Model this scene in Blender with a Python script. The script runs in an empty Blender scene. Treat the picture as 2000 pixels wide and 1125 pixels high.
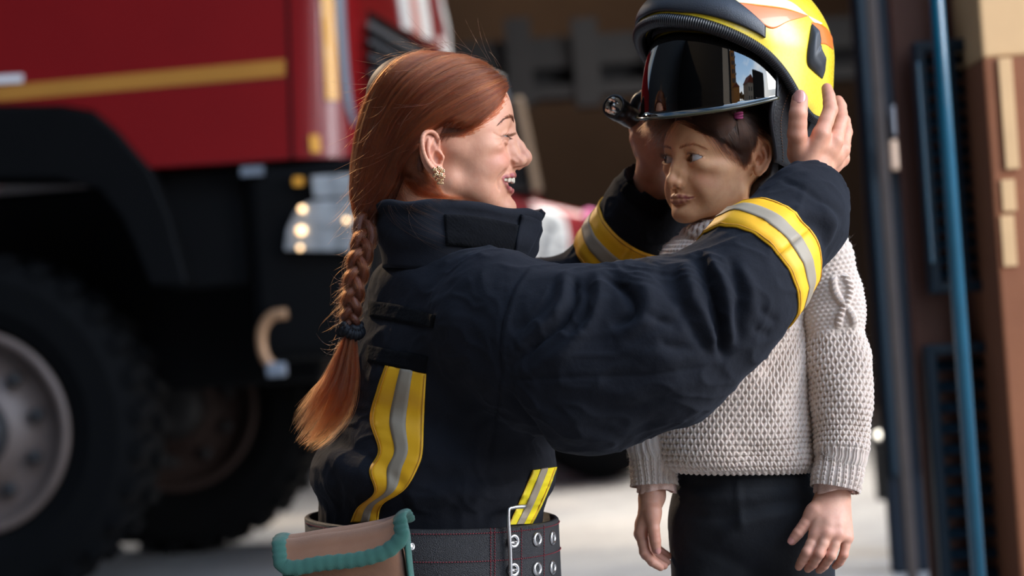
import bpy, bmesh, math, random
import numpy as np
import openvdb
from mathutils import Vector, Matrix
from mathutils.bvhtree import BVHTree

random.seed(7)
RNG = np.random.default_rng(7)
SC = bpy.context.scene
COL = SC.collection
f32 = np.float32
PI = math.pi

# ------------------------------------------------------------------ camera frame
FPX = 2000 * 85.0 / 36.0
CAM_H, PITCH, ROLL = 0.90, math.radians(0.94), math.radians(4.0)
_f = Vector((0, math.cos(PITCH), math.sin(PITCH)))
_r0 = Vector((1, 0, 0))
_u0 = _r0.cross(_f)
_r = _r0 * math.cos(ROLL) - _u0 * math.sin(ROLL)
_u = _r0 * math.sin(ROLL) + _u0 * math.cos(ROLL)
# people are modelled in metres in axes right / depth / up; FRAME stands them in the yard
FRAME = Matrix(((_r.x, _f.x, _u.x, 0), (_r.y, _f.y, _u.y, 0), (_r.z, _f.z, _u.z, CAM_H), (0, 0, 0, 1)))


def V(px, py, d):
    return np.array(((px - 1000) / FPX * d, d, (562.5 - py) / FPX * d))


def W(px, py, d):
    return FRAME @ Vector(V(px, py, d))


# ------------------------------------------------------------------ object helpers
def tag(o, label=None, cat=None, group=None, kind=None):
    if label: o['label'] = label
    if cat: o['category'] = cat
    if group: o['group'] = group
    if kind: o['kind'] = kind
    return o


def empty(name, loc=(0, 0, 0), parent=None):
    o = bpy.data.objects.new(name, None)
    o.empty_display_size = 0.1
    COL.objects.link(o)
    o.location = loc
    if parent: o.parent = parent
    return o


def link(o, parent=None, frame=False):
    """link an object; geometry given in world (or FRAME) axes is kept in place under its parent"""
    COL.objects.link(o)
    m = FRAME.copy() if frame else Matrix.Identity(4)
    if parent is not None:
        bpy.context.view_layer.update()
        o.parent = parent
        o.matrix_parent_inverse = Matrix.Identity(4)
        o.matrix_basis = parent.matrix_world.inverted() @ m
    else:
        o.matrix_basis = m
    return o


def mesh_obj(name, verts, faces, mat, parent=None, frame=False, smooth=True, cols=None, uv=None, extra=None):
    me = bpy.data.meshes.new(name)
    verts = np.asarray(verts, dtype=f32)
    if isinstance(faces, np.ndarray) and faces.ndim == 2:
        n, k = faces.shape
        me.vertices.add(len(verts)); me.vertices.foreach_set('co', verts.ravel())
        me.loops.add(n * k); me.loops.foreach_set('vertex_index', faces.astype(np.int32).ravel())
        me.polygons.add(n)
        me.polygons.foreach_set('loop_start', np.arange(0, n * k, k, dtype=np.int32))
        me.polygons.foreach_set('loop_total', np.full(n, k, dtype=np.int32))
        me.update(calc_edges=True)
    else:
        me.from_pydata([tuple(map(float, v)) for v in verts], [], [tuple(map(int, f)) for f in faces])
    me.validate()
    if smooth:
        me.polygons.foreach_set('use_smooth', np.ones(len(me.polygons), dtype=bool))
    if cols is not None:
        a = me.color_attributes.new('col', 'FLOAT_COLOR', 'POINT')
        c = np.ones((len(verts), 4), dtype=f32); c[:, :3] = cols
        a.data.foreach_set('color', c.ravel())
    if uv is not None:
        a = me.attributes.new('puv', 'FLOAT_VECTOR', 'POINT')
        u3 = np.zeros((len(verts), 3), dtype=f32); u3[:, :uv.shape[1]] = uv
        a.data.foreach_set('vector', u3.ravel())
    if extra:
        for k, v in extra.items():
            a = me.attributes.new(k, 'FLOAT', 'POINT'); a.data.foreach_set('value', np.asarray(v, f32))
    for m in (mat if isinstance(mat, (list, tuple)) else [mat]):
        me.materials.append(m)
    o = bpy.data.objects.new(name, me)
    return link(o, parent, frame)


def bm_obj(name, bm, mat, parent=None, frame=False, smooth=False, bevel=0, seg=2):
    me = bpy.data.meshes.new(name)
    bm.normal_update(); bm.to_mesh(me); bm.free()
    for m in (mat if isinstance(mat, (list, tuple)) else [mat]):
        me.materials.append(m)
    if smooth:
        me.polygons.foreach_set('use_smooth', np.ones(len(me.polygons), dtype=bool))
    o = bpy.data.objects.new(name, me)
    if bevel:
        b = o.modifiers.new('bevel', 'BEVEL'); b.width = bevel; b.segments = seg; b.limit_method = 'ANGLE'
    return link(o, parent, frame)


def bx(bm, c, s, M=None):
    """a box of size s at c"""
    m = Matrix.Translation(c) @ Matrix.Diagonal((s[0], s[1], s[2], 1))
    if M is not None: m = M @ m
    bmesh.ops.create_cube(bm, size=1, matrix=m)


def tube(pts, rad, n=10, closed=False, caps=True, flat=None):
    """verts, quads of a tube along pts; rad scalar or per point; flat=(normal vec, ratio) squashes it"""
    P = np.asarray(pts, float); m = len(P)
    R = np.broadcast_to(np.asarray(rad, float), (m,))
    T = np.gradient(P, axis=0) if not closed else np.roll(P, -1, 0) - np.roll(P, 1, 0)
    T /= np.linalg.norm(T, axis=1)[:, None] + 1e-12
    if flat is not None:
        up = np.broadcast_to(np.asarray(flat[0], float), P.shape)
        B = np.cross(T, up); B /= np.linalg.norm(B, axis=1)[:, None] + 1e-12
        N = np.cross(B, T)
        kr = flat[1]
    else:
        N = np.zeros_like(P); a = np.array((0, 0, 1.0)) if abs(T[0][2]) < .9 else np.array((1.0, 0, 0))
        N[0] = a - T[0] * a.dot(T[0]); N[0] /= np.linalg.norm(N[0])
        for i in range(1, m):
            N[i] = N[i - 1] - T[i] * N[i - 1].dot(T[i]); N[i] /= np.linalg.norm(N[i]) + 1e-12
        B = np.cross(T, N); kr = 1
    ang = np.linspace(0, 2 * PI, n, endpoint=False)
    vs = (P[:, None, :] + R[:, None, None] * (np.cos(ang)[None, :, None] * N[:, None, :] * kr + np.sin(ang)[None, :, None] * B[:, None, :])).reshape(-1, 3)
    fs = []
    for i in range(m if closed else m - 1):
        j = (i + 1) % m
        for k in range(n):
            k2 = (k + 1) % n
            fs.append((i * n + k, i * n + k2, j * n + k2, j * n + k))
    if caps and not closed:
        fs.append(tuple(range(n - 1, -1, -1))); fs.append(tuple((m - 1) * n + k for k in range(n)))
    return vs, fs


class MB:
    """collects verts and faces of one mesh"""
    def __init__(s): s.v = []; s.f = []; s.n = 0
    def add(s, vf):
        v, f = vf
        s.v.append(np.asarray(v, float)); s.f += [tuple(int(i) + s.n for i in q) for q in f]; s.n += len(v)
        return s
    def build(s, name, mat, parent=None, frame=False, smooth=True, **k):
        return mesh_obj(name, np.concatenate(s.v), s.f, mat, parent, frame, smooth, **k)


def smooth_curve(pts, n=60, closed=False):
    """Catmull-Rom through pts (rows may carry any number of columns)"""
    P = np.asarray(pts, float)
    if closed: P = np.vstack((P[-1], P, P[0], P[1]))
    else: P = np.vstack((2 * P[0] - P[1], P, 2 * P[-1] - P[-2]))
    m = len(P) - 3
    t = np.linspace(0, m, n, endpoint=not closed); i = np.minimum(t.astype(int), m - 1); u = (t - i)[:, None]
    a, b, c, d = P[i], P[i + 1], P[i + 2], P[i + 3]
    return 0.5 * (2 * b + (c - a) * u + (2 * a - 5 * b + 4 * c - d) * u ** 2 + (3 * b - a - 3 * c + d) * u ** 3)


# ------------------------------------------------------------------ signed distance modelling
def sd_cone(p, a, b, ra, rb):
    a = np.asarray(a, f32); b = np.asarray(b, f32)
    ba = b - a; pa = p - a
    t = np.clip(pa @ ba / max(float(ba @ ba), 1e-12), 0, 1)
    q = pa - t[:, None] * ba
    return np.sqrt(np.einsum('ij,ij->i', q, q)) - (ra + (rb - ra) * t)


def sd_ell(p, c, r, R=None):
    q = p - np.asarray(c, f32)
    if R is not None: q = q @ np.asarray(R, f32)      # columns of R are the ellipsoid's axes
    r = np.asarray(r, f32)
    k0 = np.sqrt(((q / r) ** 2).sum(1)); k1 = np.sqrt(((q / r ** 2) ** 2).sum(1))
    return np.where(k1 > 1e-9, k0 * (k0 - 1) / np.maximum(k1, 1e-9), -r.min())


def smin(a, b, k):
    if k <= 0: return np.minimum(a, b)
    h = np.maximum(k - np.abs(a - b), 0) / k
    return np.minimum(a, b) - h * h * k * 0.25


def smax(a, b, k): return -smin(-a, -b, k)


def rot_axes(x, z):
    """3x3 with columns x, y, z from an x direction and an approximate z"""
    x = np.asarray(x, float); x = x / np.linalg.norm(x)
    z = np.asarray(z, float); z = z - x * z.dot(x); z /= np.linalg.norm(z)
    return np.stack((x, np.cross(z, x), z), 1)


class SDF:
    """ordered smooth unions / cuts of primitives, each with a bounding ball so far ones are skipped"""
    def __init__(s): s.ops = []
    def _push(s, mode, fn, k, c, rad): s.ops.append((mode, fn, k, np.asarray(c, float), rad)); return s
    def cone(s, a, b, ra, rb, k=0.01, mode='add'):
        a = np.asarray(a, float); b = np.asarray(b, float)
        return s._push(mode, lambda p: sd_cone(p, a, b, ra, rb), k, (a + b) / 2, np.linalg.norm(b - a) / 2 + max(ra, rb))
    def ell(s, c, r, k=0.01, R=None, mode='add'):
        return s._push(mode, lambda p: sd_ell(p, c, r, R), k, c, max(r))
    def chain(s, pts, rads, k=0.01, kin=None, mode='add'):
        """one primitive: union of cones along pts, joined to the rest with k"""
        P = np.asarray(pts, float); rads = np.broadcast_to(np.asarray(rads, float), (len(P),))
        kin = k if kin is None else kin
        def fn(p):
            d = sd_cone(p, P[0], P[1], rads[0], rads[1])
            for i in range(1, len(P) - 1):
                d = smin(d, sd_cone(p, P[i], P[i + 1], rads[i], rads[i + 1]), kin)
            return d
        c = (P.min(0) + P.max(0)) / 2
        return s._push(mode, fn, k, c, np.linalg.norm(P - c, axis=1).max() + rads.max())
    def fn(s, fn, k, c, rad, mode='add'): return s._push(mode, fn, k, c, rad)
    def __call__(s, p, c=None, rad=None):
        d = np.full(len(p), 1.0, f32)
        for mode, fn, k, cc, rr in s.ops:
            if c is not None and np.linalg.norm(cc - c) > rr + rad + 2 * k + 0.004: continue
            e = fn(p)
            if mode == 'add': d = smin(d, e, k)
            elif mode == 'sub': d = smax(d, -e, k)
            elif mode == 'disp': d = d - e
            else: d = smax(d, e, k)
        return d


def sdf_mesh(sdf, lo, hi, h, B=16):
    lo = np.asarray(lo, float); hi = np.asarray(hi, float)
    n = np.maximum(np.ceil((hi - lo) / h / B).astype(int), 1)
    dims = n * B
    arr = np.full(dims, 3 * h, dtype=f32)
    g = np.stack(np.meshgrid(*[np.arange(B)] * 3, indexing='ij'), -1).reshape(-1, 3)
    half = B * h * 0.5
    R = half * math.sqrt(3)
    idx = np.stack(np.meshgrid(*[np.arange(k) for k in n], indexing='ij'), -1).reshape(-1, 3)
    cen = (lo + (idx * B + (B - 1) / 2) * h)
    dc = sdf(cen.astype(f32))
    for b, c, d0 in zip(idx, cen, dc):
        i, j, k = b * B
        if abs(d0) > R * 1.6 + 0.012:
            if d0 < 0: arr[i:i + B, j:j + B, k:k + B] = -3 * h
            continue
        p = (lo + (b * B + g) * h).astype(f32)
        arr[i:i + B, j:j + B, k:k + B] = sdf(p, c, R).reshape(B, B, B)
    arr[0] = arr[-1] = 3 * h; arr[:, 0] = arr[:, -1] = 3 * h; arr[:, :, 0] = arr[:, :, -1] = 3 * h
    np.clip(arr, -3 * h, 3 * h, out=arr)
    grid = openvdb.FloatGrid(3 * h)
    grid.copyFromArray(arr)
    pts, quads = grid.convertToQuads(isovalue=0.0)
    return lo + pts.astype(float) * h, quads.astype(np.int64)


def relax(v, q, it=2, lam=0.5):
    """Laplacian smoothing"""
    n = len(v)
    e = np.concatenate([np.stack((q[:, i], q[:, (i + 1) % q.shape[1]]), 1) for i in range(q.shape[1])])
    deg = np.bincount(e[:, 0], minlength=n) + np.bincount(e[:, 1], minlength=n)
    lone = deg == 0
    deg = np.maximum(deg, 1)[:, None]
    for _ in range(it):
        s = np.zeros_like(v)
        for k in range(3):
            s[:, k] = np.bincount(e[:, 0], v[e[:, 1], k], n) + np.bincount(e[:, 1], v[e[:, 0], k], n)
        t = s / deg
        t[lone] = v[lone]
        v = v + lam * (t - v)
    return v


def relax_at(v, q, w, it=20):
    """Laplacian smoothing weighted per vertex"""
    n = len(v); idx = np.where(w > .02)[0]
    sel = np.isin(q, idx).any(1); q2 = q[sel]
    for _ in range(it):
        s = relax(v, q2, 1, 1.0)
        v = v + w[:, None] * .6 * (s - v)
    return v


def vnormals(v, q):
    a = v[q[:, 1]] - v[q[:, 0]]; b = v[q[:, -1]] - v[q[:, 0]]
    fn = np.cross(a, b); N = np.zeros_like(v)
    for i in range(q.shape[1]):
        for k in range(3): N[:, k] += np.bincount(q[:, i], fn[:, k], len(v))
    return N / (np.linalg.norm(N, axis=1)[:, None] + 1e-12)


def join_meshes(ms):
    vs, qs, n = [], [], 0
    for v, q in ms:
        vs.append(v); qs.append(q + n); n += len(v)
    return np.concatenate(vs), np.concatenate(qs)


def vnoise(p, seed=0):
    """smooth value noise in [-1, 1] at points p (N,3)"""
    p = np.asarray(p, float); i = np.floor(p).astype(np.int64); f = p - i
    f = f * f * (3 - 2 * f)
    def h(ix, iy, iz):
        n = (ix * 374761393 + iy * 668265263 + iz * 2147483647 + seed * 1274126177) & 0xffffffff
        n = ((n ^ (n >> 13)) * 1274126177) & 0xffffffff
        return ((n ^ (n >> 16)) & 0xffff) / 32767.5 - 1
    r = 0
    for dx in (0, 1):
        for dy in (0, 1):
            for dz in (0, 1):
                w = (f[:, 0] if dx else 1 - f[:, 0]) * (f[:, 1] if dy else 1 - f[:, 1]) * (f[:, 2] if dz else 1 - f[:, 2])
                r = r + w * h(i[:, 0] + dx, i[:, 1] + dy, i[:, 2] + dz)
    return r


def poly_dist(p, pl):
    """distance of points p to a polyline pl and the parameter 0..1 along it"""
    pl = np.asarray(pl, float); best = np.full(len(p), 1e9); par = np.zeros(len(p))
    for i in range(len(pl) - 1):
        a, ba = pl[i], pl[i + 1] - pl[i]
        t = np.clip((p - a) @ ba / max(ba @ ba, 1e-12), 0, 1)
        d = np.linalg.norm(p - a - t[:, None] * ba, axis=1)
        m = d < best; best[m] = d[m]; par[m] = (i + t[m]) / (len(pl) - 1)
    return best, par


class Surf:
    """ray queries on a mesh given in FRAME axes"""
    def __init__(s, v, q):
        s.v, s.q = v, q
        s.bvh = BVHTree.FromPolygons([Vector(x) for x in v], [tuple(map(int, f)) for f in q])
    def hit(s, px, py, dmin=0.5):
        d = Vector(V(px, py, 1.0)).normalized()
        loc, n, i, t = s.bvh.ray_cast(d * dmin, d)
        if loc is None: return None, None
        return np.array(loc), np.array(n if n.dot(d) < 0 else -n)
    def ray(s, o, d):
        loc, n, i, t = s.bvh.ray_cast(Vector(o), Vector(d).normalized())
        return (np.array(loc), np.array(n)) if loc is not None else (None, None)
    def near(s, p):
        loc, n, i, t = s.bvh.find_nearest(Vector(p))
        return np.array(loc), np.array(n)
    def path(s, pix, n=40, off=0.0):
        """pixel polyline laid on the surface"""
        out = []
        for x, y in smooth_curve(pix, n):
            l, nn = s.hit(x, y)
            if l is not None: out.append(l + nn * off)
        return np.array(out)


def strokes(v, q, surf, items):
    """press / raise folds: items are (pixel polyline, amplitude m, width m)"""
    N = vnormals(v, q); D = np.zeros(len(v))
    for pix, amp, wid in items:
        pl = surf.path(pix, max(12, 6 * len(pix)))
        if len(pl) < 2: continue
        lo, hi = pl.min(0) - 3 * wid, pl.max(0) + 3 * wid
        m = np.where(((v > lo) & (v < hi)).all(1))[0]
        if not len(m): continue
        d, t = poly_dist(v[m], pl)
        D[m] += amp * np.exp(-(d / wid) ** 2) * np.clip(np.minimum(t, 1 - t) * 5, 0, 1) ** 0.7
    return v + N * D[:, None]


def patch(surf, corners_top, corners_bot, nu, nv, off, thick):
    """a strip of cloth laid on a surface between two pixel polylines; verts, quads with thickness"""
    A = smooth_curve(corners_top, nu); Bt = smooth_curve(corners_bot, nu)
    P = np.zeros((nu, nv, 3)); Nn = np.zeros((nu, nv, 3)); ok = np.zeros((nu, nv), bool)
    for i in range(nu):
        for j in range(nv):
            x, y = A[i] + (Bt[i] - A[i]) * j / (nv - 1)
            l, n = surf.hit(x, y)
            if l is not None: P[i, j], Nn[i, j], ok[i, j] = l, n, True
    if not ok.all():
        good = np.argwhere(ok)
        for i, j in np.argwhere(~ok):
            a, b = good[np.abs(good - (i, j)).sum(1).argmin()]
            P[i, j], Nn[i, j] = P[a, b], Nn[a, b]
    return sheet(P, Nn, off, thick)


def sheet(P, Nn, off, thick, uvw=None):
    nu, nv = P.shape[:2]
    for _ in range(3):
        Q = Nn.copy(); Q[1:-1] += Nn[2:] + Nn[:-2]; Q[:, 1:-1] += Nn[:, 2:] + Nn[:, :-2]
        Nn = Q / (np.linalg.norm(Q, axis=2)[..., None] + 1e-9)
    top = (P + Nn * (off + thick)).reshape(-1, 3); bot = (P + Nn * (off - 0.001)).reshape(-1, 3)
    n = nu * nv; fs = []
    for i in range(nu - 1):
        for j in range(nv - 1):
            a, b, c, d = i * nv + j, (i + 1) * nv + j, (i + 1) * nv + j + 1, i * nv + j + 1
            fs.append((a, b, c, d)); fs.append((n + a, n + d, n + c, n + b))
    rim = [i * nv for i in range(nu)] + [(nu - 1) * nv + j for j in range(1, nv)] + [i * nv + nv - 1 for i in range(nu - 2, -1, -1)] + [j for j in range(nv - 2, 0, -1)]
    for a, b in zip(rim, rim[1:] + rim[:1]): fs.append((a, n + a, n + b, b))
    return np.concatenate((top, bot)), fs


# ------------------------------------------------------------------ hair strands
def hair_obj(name, strands, rad, mat, parent, frame=True, tip=0.25, tone=None):
    """strands: list of (n,3) arrays"""
    hc = bpy.data.hair_curves.new(name)
    sizes = [len(s) for s in strands]
    hc.add_curves(sizes)
    pos = np.concatenate(strands).astype(f32)
    hc.attributes['position'].data.foreach_set('vector', pos.ravel())
    ra = hc.attributes.new('radius', 'FLOAT', 'POINT')
    rads = np.broadcast_to(np.asarray(rad, float), (len(strands),))
    rr = np.concatenate([r * (1 - (1 - tip) * np.linspace(0, 1, k) ** 2) for r, k in zip(rads, sizes)])
    ra.data.foreach_set('value', rr.astype(f32))
    if tone is not None:
        ta_ = hc.attributes.new('tone', 'FLOAT', 'CURVE'); ta_.data.foreach_set('value', np.asarray(tone, f32))
    hc.materials.append(mat)
    o = bpy.data.objects.new(name, hc)
    return link(o, parent, frame)
# ------------------------------------------------------------------ materials
class NT:
    def __init__(s, name):
        s.m = bpy.data.materials.new(name); s.m.use_nodes = True
        s.t = s.m.node_tree; s.p = s.t.nodes['Principled BSDF']; s.out = s.t.nodes['Material Output']
    def n(s, typ, **kw):
        nd = s.t.nodes.new('ShaderNode' + typ)
        for k, v in kw.items():
            if k.startswith('i_'):
                key = k[2:]
                key = int(key) if key.isdigit() else key.replace('_', ' ')
                s.put(nd.inputs[key], v)
            else: setattr(nd, k, v)
        return nd
    def put(s, sock, v):
        if hasattr(v, 'is_output'): s.t.links.new(v, sock)
        elif hasattr(v, 'outputs'): s.t.links.new(v.outputs[0], sock)
        else:
            if sock.type == 'RGBA' and len(v) == 3: v = (*v, 1)
            sock.default_value = v
    def set(s, **kw):
        for k, v in kw.items(): s.put(s.p.inputs[k.replace('_', ' ')], v)
        return s
    def obj(s): return s.n('TexCoord').outputs['Object']
    def attr(s, name, out='Color'): return s.n('Attribute', attribute_name=name).outputs[out]
    def noise(s, vec, scale, detail=3, rough=0.5):
        return s.n('TexNoise', i_Vector=vec, i_Scale=scale, i_Detail=detail, i_Roughness=rough).outputs['Fac']
    def math(s, op, a, b=0.0, c=None):
        nd = s.n('Math', operation=op); s.put(nd.inputs[0], a); s.put(nd.inputs[1], b)
        if c is not None: s.put(nd.inputs[2], c)
        return nd.outputs[0]
    def mix(s, fac, a, b, mode='MIX'):
        nd = s.n('Mix', data_type='RGBA', blend_type=mode)
        s.put(nd.inputs[0], fac); s.put(nd.inputs[6], a); s.put(nd.inputs[7], b)
        return nd.outputs[2]
    def ramp(s, fac, stops):
        nd = s.n('ValToRGB'); e = nd.color_ramp.elements
        while len(e) < len(stops): e.new(0.5)
        for el, (p, c) in zip(e, stops): el.position = p; el.color = (*c, 1) if len(c) == 3 else c
        s.put(nd.inputs[0], fac); return nd.outputs[0]
    def maprange(s, v, a, b, c=0.0, d=1.0):
        return s.n('MapRange', i_0=v, i_1=a, i_2=b, i_3=c, i_4=d).outputs[0]
    def bump(s, h, strength=0.3, dist=0.001, normal=None):
        nd = s.n('Bump', i_Strength=strength, i_Distance=dist, i_Height=h)
        if normal is not None: s.put(nd.inputs['Normal'], normal)
        s.t.links.new(nd.outputs[0], s.p.inputs['Normal']); return nd.outputs[0]


def simple(name, col, rough=0.5, metal=0.0, noise=0.0, nscale=40, bump=0.0, bscale=300, **kw):
    t = NT(name)
    t.set(Roughness=rough, Metallic=metal, **kw)
    if noise:
        f = t.noise(t.obj(), nscale, 4)
        t.set(Base_Color=t.mix(f, tuple(c * (1 - noise) for c in col), tuple(min(1, c * (1 + noise)) for c in col)))
    else: t.set(Base_Color=col)
    if bump: t.bump(t.noise(t.obj(), bscale, 2), bump, 0.002)
    return t.m


def skin_mat(name, rough=0.50):
    t = NT(name)
    o = t.obj()
    c = t.attr('col')
    mott = t.noise(o, 60, 5, 0.6); fine = t.noise(o, 900, 2)
    c1 = t.mix(t.maprange(mott, 0.35, 0.65, 0.0, 0.22), c, (0.55, 0.2, 0.14), 'MULTIPLY')
    t.set(Base_Color=c1, Roughness=t.maprange(fine, 0.3, 0.7, rough - 0.05, rough + 0.1), Subsurface_Weight=0.22, Subsurface_Radius=(1.0, 0.35, 0.18),
          Subsurface_Scale=0.004, Specular_IOR_Level=0.4)
    t.bump(t.math('ADD', t.math('MULTIPLY', fine, 0.5), t.noise(o, 260, 3)), 0.12, 0.0012)
    return t.m


def cloth_mat(name, col, rough=0.9, weave=1400, bump=0.25, var=0.25, sheen=0.15, spec=0.25, tint=(0.3, 0.35, 0.6)):
    t = NT(name); o = t.obj()
    w1 = t.n('TexWave', i_Vector=o, i_Scale=weave / 6.28, i_Distortion=0.6, bands_direction='DIAGONAL').outputs['Fac']
    big = t.noise(o, 9, 4, 0.6); fine = t.noise(o, 700, 2)
    c = t.mix(big, tuple(x * (1 - var) for x in col), tuple(x * (1 + var) for x in col))
    c = t.mix(t.maprange(fine, 0.35, 0.7, 0.0, 0.35), c, tuple(min(1, x * 1.9 + 0.004) for x in col))
    t.set(Base_Color=c, Roughness=rough, Sheen_Weight=sheen, Sheen_Roughness=0.5, Sheen_Tint=tint, Specular_IOR_Level=spec)
    cr = t.noise(o, 55, 5, 0.55)
    b1 = t.bump(cr, 0.35 * bump / 0.25, 0.004)
    t.bump(t.math('ADD', t.math('MULTIPLY', w1, .25), t.math('MULTIPLY', fine, 1.2)), bump, 0.0007, b1)
    return t.m


def hair_mat(name, c0, c1, rough=0.3, tone=False):
    """strand material: colour between c0 and c1 from strand to strand"""
    t = NT(name)
    hi = t.n('HairInfo')
    rnd = hi.outputs['Random']
    if tone: rnd = t.math('ADD', t.math('MULTIPLY', rnd, .30), t.math('MULTIPLY', t.attr('tone', 'Fac'), .70))
    col = t.mix(rnd, c0, c1)
    h = t.n('BsdfHairPrincipled')
    h.parametrization = 'COLOR'
    t.put(h.inputs['Color'], col)
    h.inputs['Roughness'].default_value = rough
    h.inputs['Radial Roughness'].default_value = 0.45
    h.inputs['IOR'].default_value = 1.42
    if 'Random Roughness' in h.inputs: h.inputs['Random Roughness'].default_value = 0.2
    t.t.links.new(h.outputs[0], t.out.inputs['Surface'])
    return t.m
# ------------------------------------------------------------------ heads
# head axes (mm): forward, lateral (+ = the near, camera side as posed), up; origin between the eyes' height and the ears
EARPTS = dict(
    helix=[(3, 2, 6), (6, 4, 16), (3, 6, 27), (-6, 7, 32), (-15, 8, 28), (-19, 9, 16), (-18, 9, 2), (-13, 8, -10), (-6, 6, -19)],
    anti=[(-7, 5, 22), (-11, 6, 12), (-11, 6, 0), (-6, 5, -10), (0, 4, -13)],
    anti2=[(-1, 4, 22), (-7, 5, 16), (-11, 6, 8)],
    tragus=[(6, 3, 3), (6.5, 4, -3), (5, 3, -9)],
    lobe=(0, 4, -21))


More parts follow.
